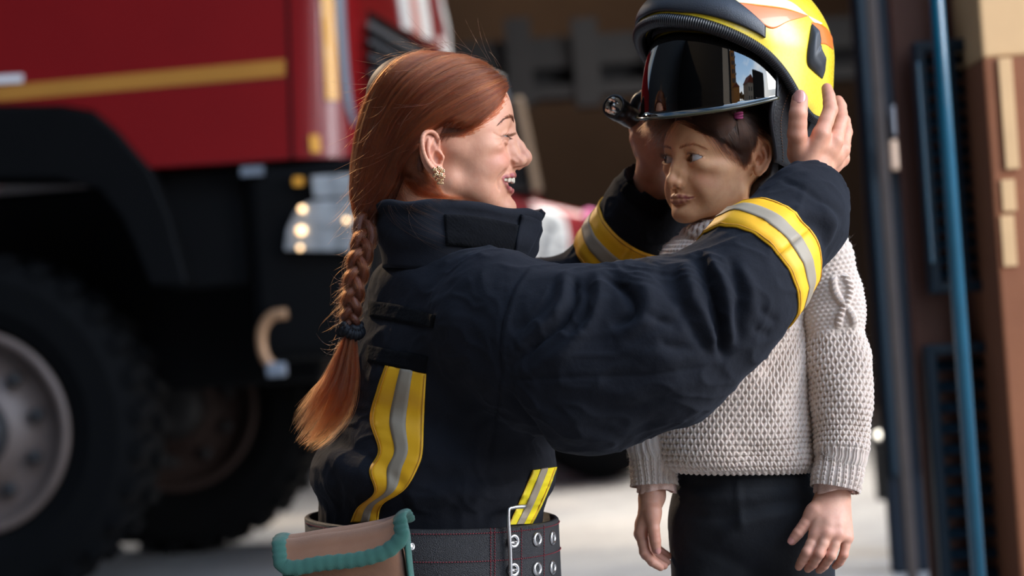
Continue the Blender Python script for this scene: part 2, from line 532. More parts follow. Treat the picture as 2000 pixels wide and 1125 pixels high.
def build_head(S, H, T, mm=0.001, ears=(1, -1)):
    """adds a head to S.  H: measures in mm, T(p): head mm -> FRAME metres (callable on (…,3)), rotation T.R"""
    R = T.R
    def A(p): return T(np.asarray(p, float))
    def el(c, r, k, mode='add', tilt=None):
        Rr = R if tilt is None else R @ tilt
        S.ell(A(c), np.asarray(r, float) * mm, k * mm, Rr, mode)
    def el2(c, r, k, mode='add', tilt=None):
        for s in (1, -1):
            tt = None if tilt is None else np.diag((1, s, 1)) @ tilt
            el((c[0], s * c[1], c[2]), r, k, mode, tt)
    def co(a, b, ra, rb, k, mode='add'): S.cone(A(a), A(b), ra * mm, rb * mm, k * mm, mode)
    def co2(a, b, ra, rb, k, mode='add'):
        for s in (1, -1): co((a[0], s * a[1], a[2]), (b[0], s * b[1], b[2]), ra, rb, k, mode)
    def ch(pts, rads, k, kin=4, mode='add'): S.chain(A(pts), np.asarray(rads, float) * mm, k * mm, kin * mm, mode)
    def ch2(pts, rads, k, kin=4, mode='add'):
        for s in (1, -1): ch([(a, s * b, c) for a, b, c in pts], rads, k, kin, mode)
    def proj(pts, off=0.0):
        """slide points along the face's forward axis onto the surface as built so far"""
        P = np.array(pts, float); P[:, 0] = 135.0
        for _ in range(60):
            d = S(A(P).astype(f32)) / mm
            P[:, 0] -= np.clip(d * 0.8, -2, 12)
        P[:, 0] += off
        return P
    def groove2(pts, rads, k, off=0.0, mode='sub', n=14):
        """a groove or ridge drawn on the surface, on both sides"""
        q = smooth_curve(np.c_[np.array(pts, float), np.asarray(rads, float)], n)
        for s in (1, -1):
            p = q[:, :3] * (1, s, 1); p = proj(p, off)
            ch(p, q[:, 3], k, 1.5, mode)
    el(*H['cranium'], 10)
    el(*H['forehead'], 20)
    el(*H['mid'], 20)
    co2(*H['jaw'], *H['jaw_r'], 20)
    el(*H['chin'], 12)
    el2(*H['zyg'], 12); el2(*H['cheek'], 12)
    el(*H['muzzle'], 12)
    # pull the surface through the landmarks
    L = np.array(H['marks'], float)
    L2 = np.concatenate((L, L[np.abs(L[:, 1]) > .5] * (1, -1, 1)))
    d = S(A(L2).astype(f32)) / mm
    sg = H.get('sigma', 19.0)
    K = np.exp(-((L2[:, None] - L2[None]) ** 2).sum(2) / (2 * sg * sg))
    w = np.linalg.solve(K + np.eye(len(L2)) * 0.08, d).astype(f32)
    if H.get('report'): print('marks', [(tuple(map(int, l)), round(float(x), 1)) for l, x in zip(L, d)], 'res', np.round(d - K @ w, 1)[:len(L)], 'w', np.round(np.abs(w).max(), 1))
    gn, gs, g0 = 76, 4.0, -150.0
    gx = np.arange(gn) * gs + g0
    ex = [np.exp(-((gx[:, None] - L2[None, :, i]) ** 2) / (2 * sg * sg)) for i in range(3)]
    G = np.einsum('ia,ja,ka,a->ijk', *ex, w.astype(float), optimize=True).astype(f32)
    o32 = T.o.astype(f32); R32 = R.astype(f32)
    def corr(p):
        q = (((p - o32) @ R32) / f32(mm) - f32(g0)) / f32(gs)
        q = np.clip(q, 0, gn - 1.001); i = q.astype(np.int32); f = q - i
        a0, b0, c0 = i.T; u, v_, w_ = f.T; acc = 0
        for da in (0, 1):
            for db in (0, 1):
                for dc in (0, 1):
                    acc = acc + G[a0 + da, b0 + db, c0 + dc] * (u if da else 1 - u) * (v_ if db else 1 - v_) * (w_ if dc else 1 - w_)
        return acc * f32(mm)
    S.fn(corr, 0, T.o, 9, 'disp')
    # nose
    ch(H['bridge'], H['bridge_r'], 9, 6)
    ch2(H['wall'], H['wall_r'], 7, 6)
    el(*H['tip'], 6); el2(*H['ala'], 5)
    ch(H['colum'], H['colum_r'], 4)
    el2(*H['nostril'], 2.2, 'sub', H['nostril_t'])
    groove2(H['alacrease'], 0.8 * np.ones(len(H['alacrease'])), 3, 0.5, n=24)
    for c in H.get('fold', []): groove2(c[0], c[1], c[2], c[3])
    # lips
    if H.get('philtrum'): ch(H['philtrum'], [1.6, 2.0], 4, 3, 'sub')
    ch2(H['uplip'], H['uplip_r'], 3, 4)
    ch2(H['lolip'], H['lolip_r'], 3, 4)
    ch2(H['mouthline'], H['mouthline_r'], 1.2, 2, 'sub')
    for c in H.get('sub', []): el(c[0], c[1], c[2], 'sub')
    # eyes
    for s in (1, -1):
        c = np.array(H['eye']) * (1, s, 1)
        el(c, [H['eye_r'] + H['lid']] * 3, H.get('lid_k', 4))
        # almond opening, cut from the front
        oa, ob = np.array(H['open_in'], float), np.array(H['open_out'], float)
        up, dn = H['open_up'], H['open_dn']
        Rt = T.R
        ce = A(c)
        def opening(p, ce=ce, s=s, oa=oa, ob=ob, up=up, dn=dn):
            q = ((p - ce.astype(f32)) @ Rt.astype(f32)) / mm
            y = q[:, 1] * s; z = q[:, 2]; x = q[:, 0]
            t = (y - oa[0]) / (ob[0] - oa[0])
            zb = oa[1] + (ob[1] - oa[1]) * t
            bow = 4 * t * (1 - t)
            zu = zb + up * np.sign(bow) * np.abs(bow) ** 0.8; zd = zb - dn * np.sign(bow) * np.abs(bow) ** 0.9
            return np.maximum(np.maximum(z - zu, zd - z), np.maximum(-x + 2, np.maximum(-t, t - 1) * abs(ob[0] - oa[0]))) * mm
        S.fn(opening, 0.8 * mm, ce, 0.018, 'sub')
    if 'pouch' in H: groove2(H['pouch'], H['pouch_r'], 3, -1.0, 'add')
    groove2(H['crease'], H['crease_r'], 1.8, 0.3)
    for c in H.get('lines', []): groove2(c[0], c[1], 1.2, 0.35)
    co(H['neck'][0], H['neck'][1], *H['neck_r'], 18)
    # ears
    for s in ears:
        e0 = np.array(H['ear']); fl = H['ear_flare']; es = H['ear_s']
        cf, sf = math.cos(fl), math.sin(fl); ct, st = math.cos(H['ear_tilt']), math.sin(H['ear_tilt'])
        def E(p):
            p = np.atleast_2d(np.asarray(p, float)) * es
            x, y, z = p[:, 0], p[:, 1], p[:, 2]
            x, z = x * ct - z * st, x * st + z * ct
            x, y = x * cf + y * sf, -x * sf + y * cf       # the rear of the ear stands out
            return np.stack((e0[0] + x, s * (e0[1] + y), e0[2] + z), 1)
        # back plate
        pl = E([(-7, 1.5, 5)])[0]
        ax = E([(0, 0, 0), (1, 0, 0), (0, 1, 0), (0, 0, 1)]); Rl = np.stack([(ax[i] - ax[0]) / es for i in (1, 2, 3)], 1)
        Rl = np.stack([Rl[:, 0] / np.linalg.norm(Rl[:, 0]), Rl[:, 1] / np.linalg.norm(Rl[:, 1]), Rl[:, 2] / np.linalg.norm(Rl[:, 2])], 1)
        el(pl, np.array((14, 4.0, 27)) * es, 5, 'add', Rl)
        el(E([(-2, 0, -6)])[0], np.array((10, 4.5, 18)) * es, 5, 'add', Rl)
        el(E([(-9, 8, 8)])[0], np.array((9, 5.5, 19)) * es, 2, 'sub', Rl)
        el(E([(0, 6.5, -3)])[0], np.array((6.5, 8, 9.5)) * es, 2, 'sub', Rl)
        hx = smooth_curve(np.c_[EARPTS['helix'], [2.0, 2.5, 2.7, 2.8, 2.8, 2.8, 2.7, 2.7, 3.0]], 22)
        ch(E(hx[:, :3]), hx[:, 3] * es, 2, 1.0)
        hx = smooth_curve(np.c_[EARPTS['anti'], [1.6, 2.2, 2.5, 2.5, 2.0]], 12)
        ch(E(hx[:, :3]), hx[:, 3] * es, 2.5, 1.0)
        ch(E(EARPTS['anti2']), np.array([1.5, 2, 2]) * es, 2.5)
        ch(E(EARPTS['tragus']), np.array([2.4, 3, 2.4]) * es, 3)
        el(E([EARPTS['lobe']])[0], np.array((7, 4, 7.5)) * es, 4, 'add', Rl)
        el(E([(3, 6.5, -3)])[0], np.array((3.0, 8, 4.5)) * es, 1.2, 'sub', Rl)


class Pose:
    """head mm -> FRAME metres"""
    def __init__(s, origin, fwd, up, mm=0.001, near=(0, -1, 0)):
        s.o = np.asarray(origin, float); f = np.asarray(fwd, float); f /= np.linalg.norm(f)
        u = np.asarray(up, float); u -= f * u.dot(f); u /= np.linalg.norm(u)
        l = np.cross(f, u)
        if l.dot(near) < 0: l = -l
        s.R = np.stack((f, l, u), 1); s.mm = mm
    def __call__(s, p): return s.o + (np.asarray(p, float) * s.mm) @ s.R.T
    def inv(s, w): return ((np.asarray(w) - s.o) @ s.R) / s.mm


H_WOMAN = dict(
    cranium=((-4, 0, 30), (90, 72, 78)), forehead=((38, 0, 32), (52, 56, 54)), mid=((36, 0, -28), (48, 52, 66)),
    jaw=((-2, 46, -64), (72, 10, -98)), jaw_r=(11, 10), chin=((80, 0, -100), (13, 18, 14)),
    zyg=((52, 42, -16), (22, 16, 13)), cheek=((62, 34, -36), (18, 18, 16)), muzzle=((64, 0, -64), (22, 25, 26)),
    marks=[(0, 0, 108), (50, 0, 95), (76.6, 0, 71.5), (86, 0, 51), (92, 0, 30), (88, 0, 14), (86, 0, -8), (87, 0, -28), (91.5, 0, -46), (89, 0, -56), (86, 0, -70), (89.5, 0, -84),
           (95.5, 0, -98), (90, 0, -112), (74, 0, -119), (45, 0, -114),
           (86, 15, 29), (84.5, 28, 27), (76, 41, 25), (64, 51, 20), (80, 13, 12), (82, 30, 15), (76, 18, 0), (71, 44.5, 0), (62, 54, 2), (45, 64, 8),
           (76.5, 30, -13), (72, 44, -14), (82, 17, -22), (79, 32, -28), (72, 45, -30), (58, 56, -22), (35, 64, -22), (83, 24, -44), (75, 37, -48), (66, 47, -52), (45, 58, -48),
           (84, 15, -58), (74, 28, -58), (66, 38, -64), (58, 46, -76), (81, 16, -74), (86, 14, -98), (72, 28, -98), (45, 46, -90), (20, 54, -74), (0, 52, -74), (0, 66, -25), (0, 69, 8),
           (-20, 73, 40), (70, 40, 55), (40, 58, 55), (80, 22, 60)],
    fold=[([(88, 20, -36), (84, 27, -48), (77, 34, -60)], [1.6, 2.2, 1.2], 5, 0.6),
          ([(69, 39, -48), (66, 41, -60), (68, 36, -74)], [0.8, 1.6, 0.8], 5, 0.4)],
    bridge=[(84, 0, 18), (84.5, 0, 8), (90, 0, -1), (97.5, 0, -11), (105, 0, -22)], bridge_r=[7, 6.5, 6.5, 7.5, 8.5],
    wall=[(79, 7, 6), (83, 9, -8), (88, 10, -22), (91, 11, -32)], wall_r=[5, 7, 8, 8],
    tip=((106.5, 0, -28), (10.5, 9.5, 9.5)), ala=((96.5, 11.5, -33), (11, 7, 8)),
    colum=[(107, 0, -35), (97, 0, -40), (90, 0, -46)], colum_r=[4.5, 4.5, 4],
    nostril=((101, 6.8, -41.0), (7.5, 3.4, 4.0)), nostril_t=rot_axes((1, 0.25, 0.25), (0, 0, 1)),
    alacrease=[(97, 18.5, -24), (88, 19.5, -27), (84, 19, -34), (88, 17, -41)],
    philtrum=[(94, 0, -45), (92.5, 0, -50)],
    uplip=[(89.5, 0, -53.8), (89.5, 4, -52.8), (87, 13, -53.3), (80, 22, -55.2), (72, 29, -58)], uplip_r=[3.5, 3.7, 3.3, 2.7, 1.6],
    lolip=[(86, 0, -75), (85.5, 6, -75), (82, 15, -72.5), (77, 23, -66), (72, 29, -59)], lolip_r=[4.3, 4.3, 3.9, 3.0, 1.6],
    mouthline=[(87, 0, -64), (86, 8, -64), (81.5, 16, -63), (75, 24, -60.5), (71, 29.5, -58)], mouthline_r=[7.6, 7.3, 6.2, 3.8, 0.8],
    eye=(68.5, 31, 0), eye_r=12.0, lid=1.5, lid_k=4, open_in=(-14, -1.5), open_out=(13.5, 1.0), open_up=2.0, open_dn=1.1,
    crease=[(76, 17, 4), (81.5, 24, 7.5), (81.5, 33, 7.5), (74, 45, 1)], crease_r=[0.5, 0.9, 0.9, 0.5], neck=[(-22, 0, -40), (-40, 0, -190)], neck_r=(52, 58),
    lines=[([(70, 46, -1), (66, 52, 1), (60, 57, 4)], [0.5, 0.6, 0.3]), ([(70, 46, -3), (66, 52, -5), (60, 57, -5)], [0.5, 0.6, 0.3]), ([(72, 44, -6), (66, 50, -12), (60, 55, -14)], [0.4, 0.5, 0.3]), ([(74, 20, -6), (78, 31, -7), (72, 43, -4)], [0.4, 0.6, 0.4])],
    pouch=[(76, 20, -7), (78, 31, -9.0), (72, 42, -7)], pouch_r=[0.8, 1.3, 1.0],
    ear=(-25, 66, -29), ear_flare=0.38, ear_s=1.12, ear_tilt=0.20)

H_GIRL = dict(
    cranium=((-10, 0, 26), (84, 72, 72)), forehead=((32, 0, 30), (44, 53, 46)), mid=((28, 0, -24), (42, 50, 54)),
    jaw=((-4, 42, -46), (54, 10, -74)), jaw_r=(10, 10), chin=((60, 0, -77), (12, 15, 12)),
    zyg=((44, 42, -14), (20, 15, 13)), cheek=((44, 34, -34), (21, 20, 20)), muzzle=((54, 0, -52), (18, 22, 20)),
    marks=[(0, 0, 97), (45, 0, 82), (67, 0, 58), (75, 0, 36), (77, 0, 18), (72, 0, 5), (70, 0, -12), (70, 0, -28), (74, 0, -45), (72, 0, -53), (69.5, 0, -62), (69.5, 0, -70),
           (73, 0, -80), (68, 0, -88), (52, 0, -92), (30, 0, -84),
           (74, 14.8, 18), (71, 28.6, 17), (62, 42.4, 15), (50, 53, 12), (67, 10.6, 5), (69, 27.6, 12), (63, 14.8, -1), (57.5, 44, -1), (47, 51.9, 0), (31, 61.5, 4),
           (70, 29, -13), (63.5, 43, -14), (68, 15.9, -22), (65, 29.7, -27), (55.5, 43.5, -29), (45, 56.2, -22), (20, 65.7, -16), (69, 21.2, -42), (65, 36, -44), (55, 49, -44), (30, 59.4, -40),
           (69, 11.7, -57), (61.5, 23.3, -58), (57, 38, -62), (46, 49, -64), (68, 12.7, -68), (69, 12.7, -82), (61, 26, -79), (35, 44.5, -72), (12, 55.1, -54), (-4, 55.1, -52), (0, 65.7, -12), (0, 71, 10),
           (-20, 76.3, 30), (58, 40.3, 40), (30, 59.4, 45), (66, 23.3, 48)],
    fold=[],
    bridge=[(70, 0, 12), (68.5, 0, 4), (75, 0, -14), (82, 0, -28)], bridge_r=[5.8, 5.4, 6.0, 6.6],
    wall=[(64, 6, 4), (67, 8, -10), (71, 9, -22), (73, 8, -33)], wall_r=[3.6, 4.8, 5.4, 5.2],
    tip=((83, 0, -33), (8.2, 7.2, 6.9)), ala=((76, 8.2, -36.2), (6.8, 5.2, 5.3)),
    colum=[(83, 0, -39), (76, 0, -42), (72, 0, -46)], colum_r=[4, 4, 3.5],
    nostril=((80, 5.2, -42.6), (5.5, 3.0, 3.0)), nostril_t=rot_axes((1, 0.25, 0.2), (0, 0, 1)),
    alacrease=[(76, 14.5, -30), (70, 15.2, -33), (67, 15, -37), (70, 12.5, -41)],
    philtrum=[(77, 0, -46), (76, 0, -51)],
    uplip=[(73.5, 0, -55.2), (73.5, 4, -54.4), (71, 11, -55.0), (66, 19, -56.2), (61, 25, -55.6)], uplip_r=[2.8, 3.0, 2.6, 1.9, 1.1],
    lolip=[(72.5, 0, -61.6), (72, 5, -61.4), (69, 12, -60.6), (65, 19, -58.6), (61, 25, -56.0)], lolip_r=[3.3, 3.3, 2.8, 1.9, 1.1],
    mouthline=[(79, 0, -58.2), (77.5, 6, -58), (74, 13, -58), (68, 20.5, -57.2), (62.5, 26.5, -55.2)], mouthline_r=[0.8, 0.8, 0.8, 0.8, 0.7],
    eye=(57, 29, 0), eye_r=12.0, lid=1.3, lid_k=4, open_in=(-15, -2.0), open_out=(13.5, 0.5), open_up=6.5, open_dn=4.6,
    crease=[(65, 15, 3), (68, 20, 8), (69.5, 28, 10.0), (62, 38, 7), (58, 44, 2)], crease_r=[0.4, 0.8, 1.0, 0.9, 0.4], neck=[(-20, 0, -30), (-34, 0, -170)], neck_r=(42, 40),
    ear=(-23, 66, -1), ear_flare=0.5, ear_s=0.86, ear_tilt=0.05)


def eyeball(name, pose, c, r, gaze, parent, iris=(0.05, 0.025, 0.012)):
    """one eyeball with iris, pupil and a wet cornea bulge"""
    c = pose(c); g = np.asarray(gaze, float); g /= np.linalg.norm(g)
    R = rot_axes(np.cross(g, (0.1, 0.2, 1)), g)        # z column = gaze
    R[:, 2] = g; R[:, 0] = np.cross((0, 0, 1), g); R[:, 0] /= np.linalg.norm(R[:, 0]); R[:, 1] = np.cross(g, R[:, 0])
    nt, npn = 40, 40
    vs, cols, fs = [], [], []
    for i in range(nt + 1):
        th = PI * i / nt if i > 12 else (0.62 * i / 12)
        if i > 12: th = 0.62 + (PI - 0.62) * (i - 12) / (nt - 12)
        rr = r * 0.001 * (1 + 0.03 * math.exp(-(th / 0.36) ** 4))
        for k in range(npn):
            a = 2 * PI * k / npn
            vs.append(c + R @ (rr * np.array((math.sin(th) * math.cos(a), math.sin(th) * math.sin(a), math.cos(th)))))
            if th < 0.19: col = (0.004, 0.003, 0.003)
            elif th < 0.50: col = tuple(x * (1.6 if th < 0.43 else 0.5) * (0.8 + 0.4 * ((k * 7) % 5) / 5) for x in iris)
            else: col = (0.50, 0.46, 0.43)
            cols.append(col)
    for i in range(nt):
        for k in range(npn):
            k2 = (k + 1) % npn
            fs.append((i * npn + k, (i + 1) * npn + k, (i + 1) * npn + k2, i * npn + k2))
    t = NT('eye_surface'); t.set(Base_Color=t.attr('col'), Roughness=0.06, Specular_IOR_Level=0.6)
    return mesh_obj(name, vs, np.array(fs), t.m, parent, True, cols=np.array(cols))


def skin_cols(v, T, H, base, lip, blush, ears=0.35):
    """skin tone per vertex: lips, cheeks, nose tip and ears have their own hue"""
    q = T.inv(v); q[:, 1] = np.abs(q[:, 1])
    c = np.tile(np.array(base, float), (len(v), 1))
    def to(w, col):
        w = np.clip(w, 0, 1)[:, None]; c[:] = c * (1 - w) + np.array(col) * w
    def gs(p, r): return np.exp(-(((q - np.array(p)) / np.array(r)) ** 2).sum(1))
    ck = np.array(H['cheek'][0]); to(0.55 * gs(ck + (4, 4, 4), (26, 18, 16)), blush)
    to(0.45 * gs(H['tip'][0], (10, 10, 9)), blush)
    to(ears * gs(np.array(H['ear']) + (-6, 8, 6), (22, 12, 32)), blush)
    to(0.35 * gs(np.array(H['eye']) + (10, 0, -1), (9, 15, 7)), tuple(b * 0.72 for b in blush))
    for k in ('uplip', 'lolip'):
        P = np.array(H[k]); r = np.array(H[k + '_r'])
        best = np.full(len(v), 9.0)
        for i in range(len(P) - 1):
            a, ba = P[i], P[i + 1] - P[i]
            t = np.clip((q - a) @ ba / (ba @ ba), 0, 1)
            best = np.minimum(best, np.linalg.norm(q - a - t[:, None] * ba, axis=1) - (r[i] + (r[i + 1] - r[i]) * t))
        to(1 - np.clip((best - 0.5) / 1.0, 0, 1), lip)
    return c


def brow_strands(T, surf, pts, n, ln, rng, side=1):
    """short hairs lying along a brow; pts: (forward guess, lateral, up, half height) in head mm"""
    G = smooth_curve(pts, 60); out = []
    for _ in range(n):
        u = rng.random() * 0.96; i = int(u * 59)
        a = G[i].copy(); tg = G[min(i + 4, 59)] - G[max(i - 4, 0)]; tg[3] = 0
        tg = tg[:3] / np.linalg.norm(tg[:3])
        a[2] += a[3] * rng.normal() * 0.55
        lift = np.array((0, 0, 0.9 * (1 - u) - 0.15))
        d = tg + lift + rng.normal(size=3) * 0.12; d /= np.linalg.norm(d)
        L = ln * (0.7 + 0.6 * rng.random()); st = []
        for k in range(4):
            p = a[:3] + d * L * k / 3
            w = T(p * (1, side, 1)); l, nn = surf.near(w)
            if nn.dot(l - T((0, 0, 0))) < 0: nn = -nn
            st.append(l + nn * (0.0002 + 0.0006 * k / 3))
        out.append(np.array(st))
    return out


def lash_strands(T, H, n, ln, rng, side=1, upper=True, curl=1.0):
    out = []; c = np.array(H['eye']) * (1, side, 1); r = H['eye_r'] + 1.0
    oa, ob = H['open_in'], H['open_out']
    for i in range(n):
        t = 0.10 + 0.88 * (i + rng.random()) / n
        y = oa[0] + (ob[0] - oa[0]) * t; bow = 4 * t * (1 - t)
        z = oa[1] + (ob[1] - oa[1]) * t + (H['open_up'] * bow ** 0.8 if upper else -H['open_dn'] * bow ** .9)
        x = math.sqrt(max(r * r - y * y - z * z, 4))
        p = np.array((x, y * side, z)); dr = p / np.linalg.norm(p)
        L = ln * (0.7 + 0.5 * rng.random()) * (0.6 + 0.4 * math.sin(PI * t) + 0.3 * t)
        side_d = np.array((0, side * (t - 0.4) * 0.9, 0)) + rng.normal(size=3) * 0.1
        st = []
        for k in range(5):
            f = k / 4
            up = (-0.25 + 1.3 * f * curl) if upper else -(0.5 * f)
            st.append(T(c + p + (dr + side_d) * L * f + np.array((0, 0, up * L * f * 0.7))))
        out.append(np.array(st))
    return out
# ------------------------------------------------------------------ materials of the people
M = {}
M['skin'] = skin_mat('skin')
M['lash'] = hair_mat('lash', (0.02, 0.012, 0.008), (0.03, 0.018, 0.012))
M['brow'] = hair_mat('brow', (0.10, 0.05, 0.03), (0.16, 0.08, 0.05))
M['brow_dark'] = hair_mat('dark_brow', (0.035, 0.018, 0.012), (0.06, 0.03, 0.02))
M['navy'] = cloth_mat('navy_cloth', (0.0056, 0.0060, 0.0088), spec=0.22, sheen=.04, tint=(.5, .55, .7))
M['navy_dark'] = cloth_mat('dark_fleece', (0.003, 0.003, 0.0036), rough=1.0, weave=500, bump=0.6, sheen=0.05, spec=0.1, tint=(.5, .5, .5))


def tape_mat(name, col):
    t = NT(name); o = t.obj()
    n = t.noise(o, 30, 4); f = t.noise(o, 900, 2)
    t.set(Base_Color=t.mix(n, tuple(c * 0.9 for c in col), tuple(min(1, c * 1.08) for c in col)), Roughness=0.55, Specular_IOR_Level=0.4)
    t.bump(f, 0.15, 0.0006)
    return t.m


M['yellow'] = tape_mat('yellow_tape', (0.95, 0.46, 0.012))
M['lemon'] = tape_mat('lemon_tape', (0.80, 0.62, 0.01))
M['silver'] = tape_mat('silver_tape', (0.33, 0.265, 0.185))
M['thread'] = simple('ochre_thread', (0.55, 0.25, 0.02), 0.7)
M['teeth'] = simple('tooth_enamel', (0.76, 0.65, 0.50), 0.18, Subsurface_Weight=0.15, Subsurface_Scale=0.002)
M['gold'] = simple('gold', (0.85, 0.58, 0.32), 0.22, 1.0)
M['nail'] = simple('finger_nail', (0.55, 0.24, 0.19), 0.25)


def hand_sdf(S, wrist, fingers, thumb, k=0.006, palm_r=0.011, wr=0.022, web=0.008, fore=None):
    """fingers: lists of (px, py, depth, radius m) from knuckle to tip; wrist (px,py,d)"""
    w = V(*wrist)
    if fore is not None: S.cone(V(*fore[:3]), w, fore[3], wr, 0.012)
    kn = [V(*f[0][:3]) for f in fingers]
    for i, f in enumerate(fingers):
        wo = w + (kn[i] - np.mean(kn, 0)) * 0.55
        S.cone(wo, kn[i], palm_r * 1.25, max(palm_r, f[0][3] * 1.05), 0.012)
    for i in range(len(kn) - 1):
        S.cone((kn[i] * .75 + w * .25), (kn[i + 1] * .75 + w * .25), palm_r, palm_r, web)
    for f in fingers + [thumb]:
        P = [V(*a[:3]) for a in f]; R = [a[3] for a in f]
        # swell at the joints, pads between
        pts, rr = [P[0]], [R[0]]
        for i in range(1, len(P)):
            m = (P[i - 1] + P[i]) / 2
            pts += [m, P[i]]; rr += [(R[i - 1] + R[i]) / 2 * 0.985, R[i] * (1.015 if i < len(P) - 1 else 1)]
        S.chain(pts, rr, k, 0.002)
    t0 = V(*thumb[0][:3])
    S.cone(w + (t0 - w) * .2, t0, palm_r * 1.3, thumb[0][3], 0.014)


def nail(MBo, tip, prev, outward, r):
    """a thin curved nail plate on a finger's last joint"""
    a = V(*tip[:3]); b = V(*prev[:3]); u = a - b; u /= np.linalg.norm(u)
    n = np.asarray(outward, float); n -= u * n.dot(u); n /= np.linalg.norm(n); s = np.cross(u, n)
    vs, fs = [], []; nu, nv = 9, 9
    for i in range(nu):
        for j in range(nv):
            x = (i / (nu - 1) - .5) * 2; y = (j / (nv - 1) - .5) * 2
            e = 1 - 0.25 * abs(x) ** 3
            ang = y * 0.85
            rad = r * 1.03 + 0.0004 * (1 - y * y)
            c = a + u * (r * 0.85 * x * (1 - .18 * abs(y) ** 3) - r * .05)
            vs.append(c + (n * math.cos(ang) * rad + s * math.sin(ang) * rad * e))
    for i in range(nu - 1):
        for j in range(nv - 1):
            fs.append((i * nv + j, (i + 1) * nv + j, (i + 1) * nv + j + 1, i * nv + j + 1))
    vs2 = [p - n * 0.0012 for p in vs]; m = len(vs)
    fs2 = [tuple(m + k for k in reversed(f)) for f in fs]
    rim = [i * nv for i in range(nu)] + [(nu - 1) * nv + j for j in range(1, nv)] + [i * nv + nv - 1 for i in range(nu - 2, -1, -1)] + [j for j in range(nv - 2, 0, -1)]
    fr = [(p, m + p, m + q, q) for p, q in zip(rim, rim[1:] + rim[:1])]
    MBo.add((vs + vs2, fs + fs2 + fr))


def floor_z(x, y):
    """height of the yard's floor in FRAME axes"""
    return (-CAM_H - x * FRAME[2][0] - y * FRAME[2][1]) / FRAME[2][2]


# ------------------------------------------------------------------ the woman
TH = 0.44
BF, BL, BU = np.array((math.cos(TH), math.sin(TH), 0)), np.array((math.sin(TH), -math.cos(TH), 0)), np.array((0, 0, 1.0))
BR = np.stack((BF, BL, BU), 1)
wp = Pose(V(880, 270, 3.45), (1, 0.08, 0), (0, 0, 1))
fz = floor_z(-0.12, 3.46)
woman = empty('person', FRAME @ Vector((-0.12, 3.46, fz)))
tag(woman, 'kneeling woman with a red braid in a navy firefighter jacket, smiling, arms raised', 'person')

# body: head and neck, torso, arms and hands as one mesh
S = SDF(); build_head(S, H_WOMAN, wp)
hv, hq = sdf_mesh(S, wp.o + (-0.15, -0.1, -0.20), wp.o + (0.15, 0.1, 0.13), 0.0012)
hv = relax(hv, hq, 1, .4)


def soft_spots(v, T, spots):
    q = T.inv(v); q[:, 1] = np.abs(q[:, 1]); w = np.zeros(len(v))
    for c, r in spots: w = np.maximum(w, np.exp(-(((q - np.array(c, float)) / np.array(r, float)) ** 2).sum(1) ** 2))
    return w


hv = relax_at(hv, hq, soft_spots(hv, wp, [((93, 16, -26), (9, 8, 9)), ((15, 56, -62), (26, 14, 24))]), 14)
R_FING = [
    [(1604, 262, 3.375, .0116), (1622, 214, 3.392, .0104), (1619, 188, 3.405, .0088), (1615, 173, 3.415, .0078)],
    [(1630, 276, 3.392, .0114), (1643, 234, 3.412, .0102), (1641, 208, 3.43, .0090), (1637, 197, 3.44, .0078)],
    [(1643, 293, 3.415, .0112), (1651, 258, 3.438, .0102), (1649, 236, 3.455, .0086), (1645, 226, 3.465, .0075)],
    [(1643, 310, 3.44, .0105), (1649, 284, 3.46, .0090), (1646, 266, 3.475, .0078), (1643, 258, 3.485, .0068)]]
R_THUMB = [(1562, 300, 3.387, .0145), (1557, 262, 3.368, .0138), (1559, 222, 3.362, .0126), (1562, 194, 3.368, .0116)]
S = SDF()
hand_sdf(S, (1588, 338, 3.395), R_FING, R_THUMB, fore=(1575, 400, 3.37, .032), wr=.026)
rhv, rhq = sdf_mesh(S, V(1500, 430, 3.25) , V(1690, 130, 3.56), 0.0012)
L_FING = [
    [(1250, 268, 3.585, .0118), (1243, 228, 3.60, .0108), (1250, 196, 3.62, .0092), (1258, 184, 3.63, .0080)],
    [(1247, 272, 3.612, .0118), (1240, 234, 3.63, .0108), (1246, 204, 3.648, .0090), (1252, 192, 3.66, .0078)],
    [(1249, 280, 3.64, .0112), (1243, 246, 3.658, .0102), (1246, 220, 3.675, .0086), (1252, 210, 3.685, .0075)],
    [(1256, 292, 3.66, .0105), (1250, 266, 3.68, .0090), (1252, 246, 3.695, .0078), (1256, 238, 3.70, .0068)]]
L_THUMB = [(1282, 306, 3.595, .0165), (1281, 272, 3.575, .0138), (1281, 238, 3.575, .0122), (1284, 210, 3.58, .0112)]
S = SDF()
hand_sdf(S, (1275, 336, 3.63), L_FING, L_THUMB, fore=(1266, 395, 3.652, .032), wr=.026)
lhv, lhq = sdf_mesh(S, V(1190, 440, 3.50), V(1340, 160, 3.76), 0.0014)
S = SDF()
S.ell(V(890, 690, 3.46), (.10, .16, .14), .03, BR); S.ell(V(850, 900, 3.46), (.11, .14, .22), .05, BR)
S.ell(V(845, 1090, 3.46), (.12, .15, .13), .05, BR)
S.cone(V(985, 650, 3.30), V(1430, 625, 3.215), .045, .04, .03); S.cone(V(1430, 610, 3.21), V(1580, 370, 3.38), .04, .028, .02)
S.cone(V(850, 590, 3.62), V(1165, 575, 3.74), .045, .04, .03); S.cone(V(1165, 575, 3.74), V(1276, 366, 3.64), .04, .028, .02)
S.cone(V(880, 440, 3.46), V(880, 560, 3.46), .055, .065, .03)
for s in (-1, 1):
    hip = V(850, 1150, 3.46) + BL * .085 * s; kn = hip + BF * .06; kn[2] = floor_z(kn[0], kn[1]) + .085
    S.cone(hip, kn, .075, .055, .03)
    an = kn - BF * .36; an[2] = floor_z(an[0], an[1]) + .06
    S.cone(kn, an, .05, .035, .02)
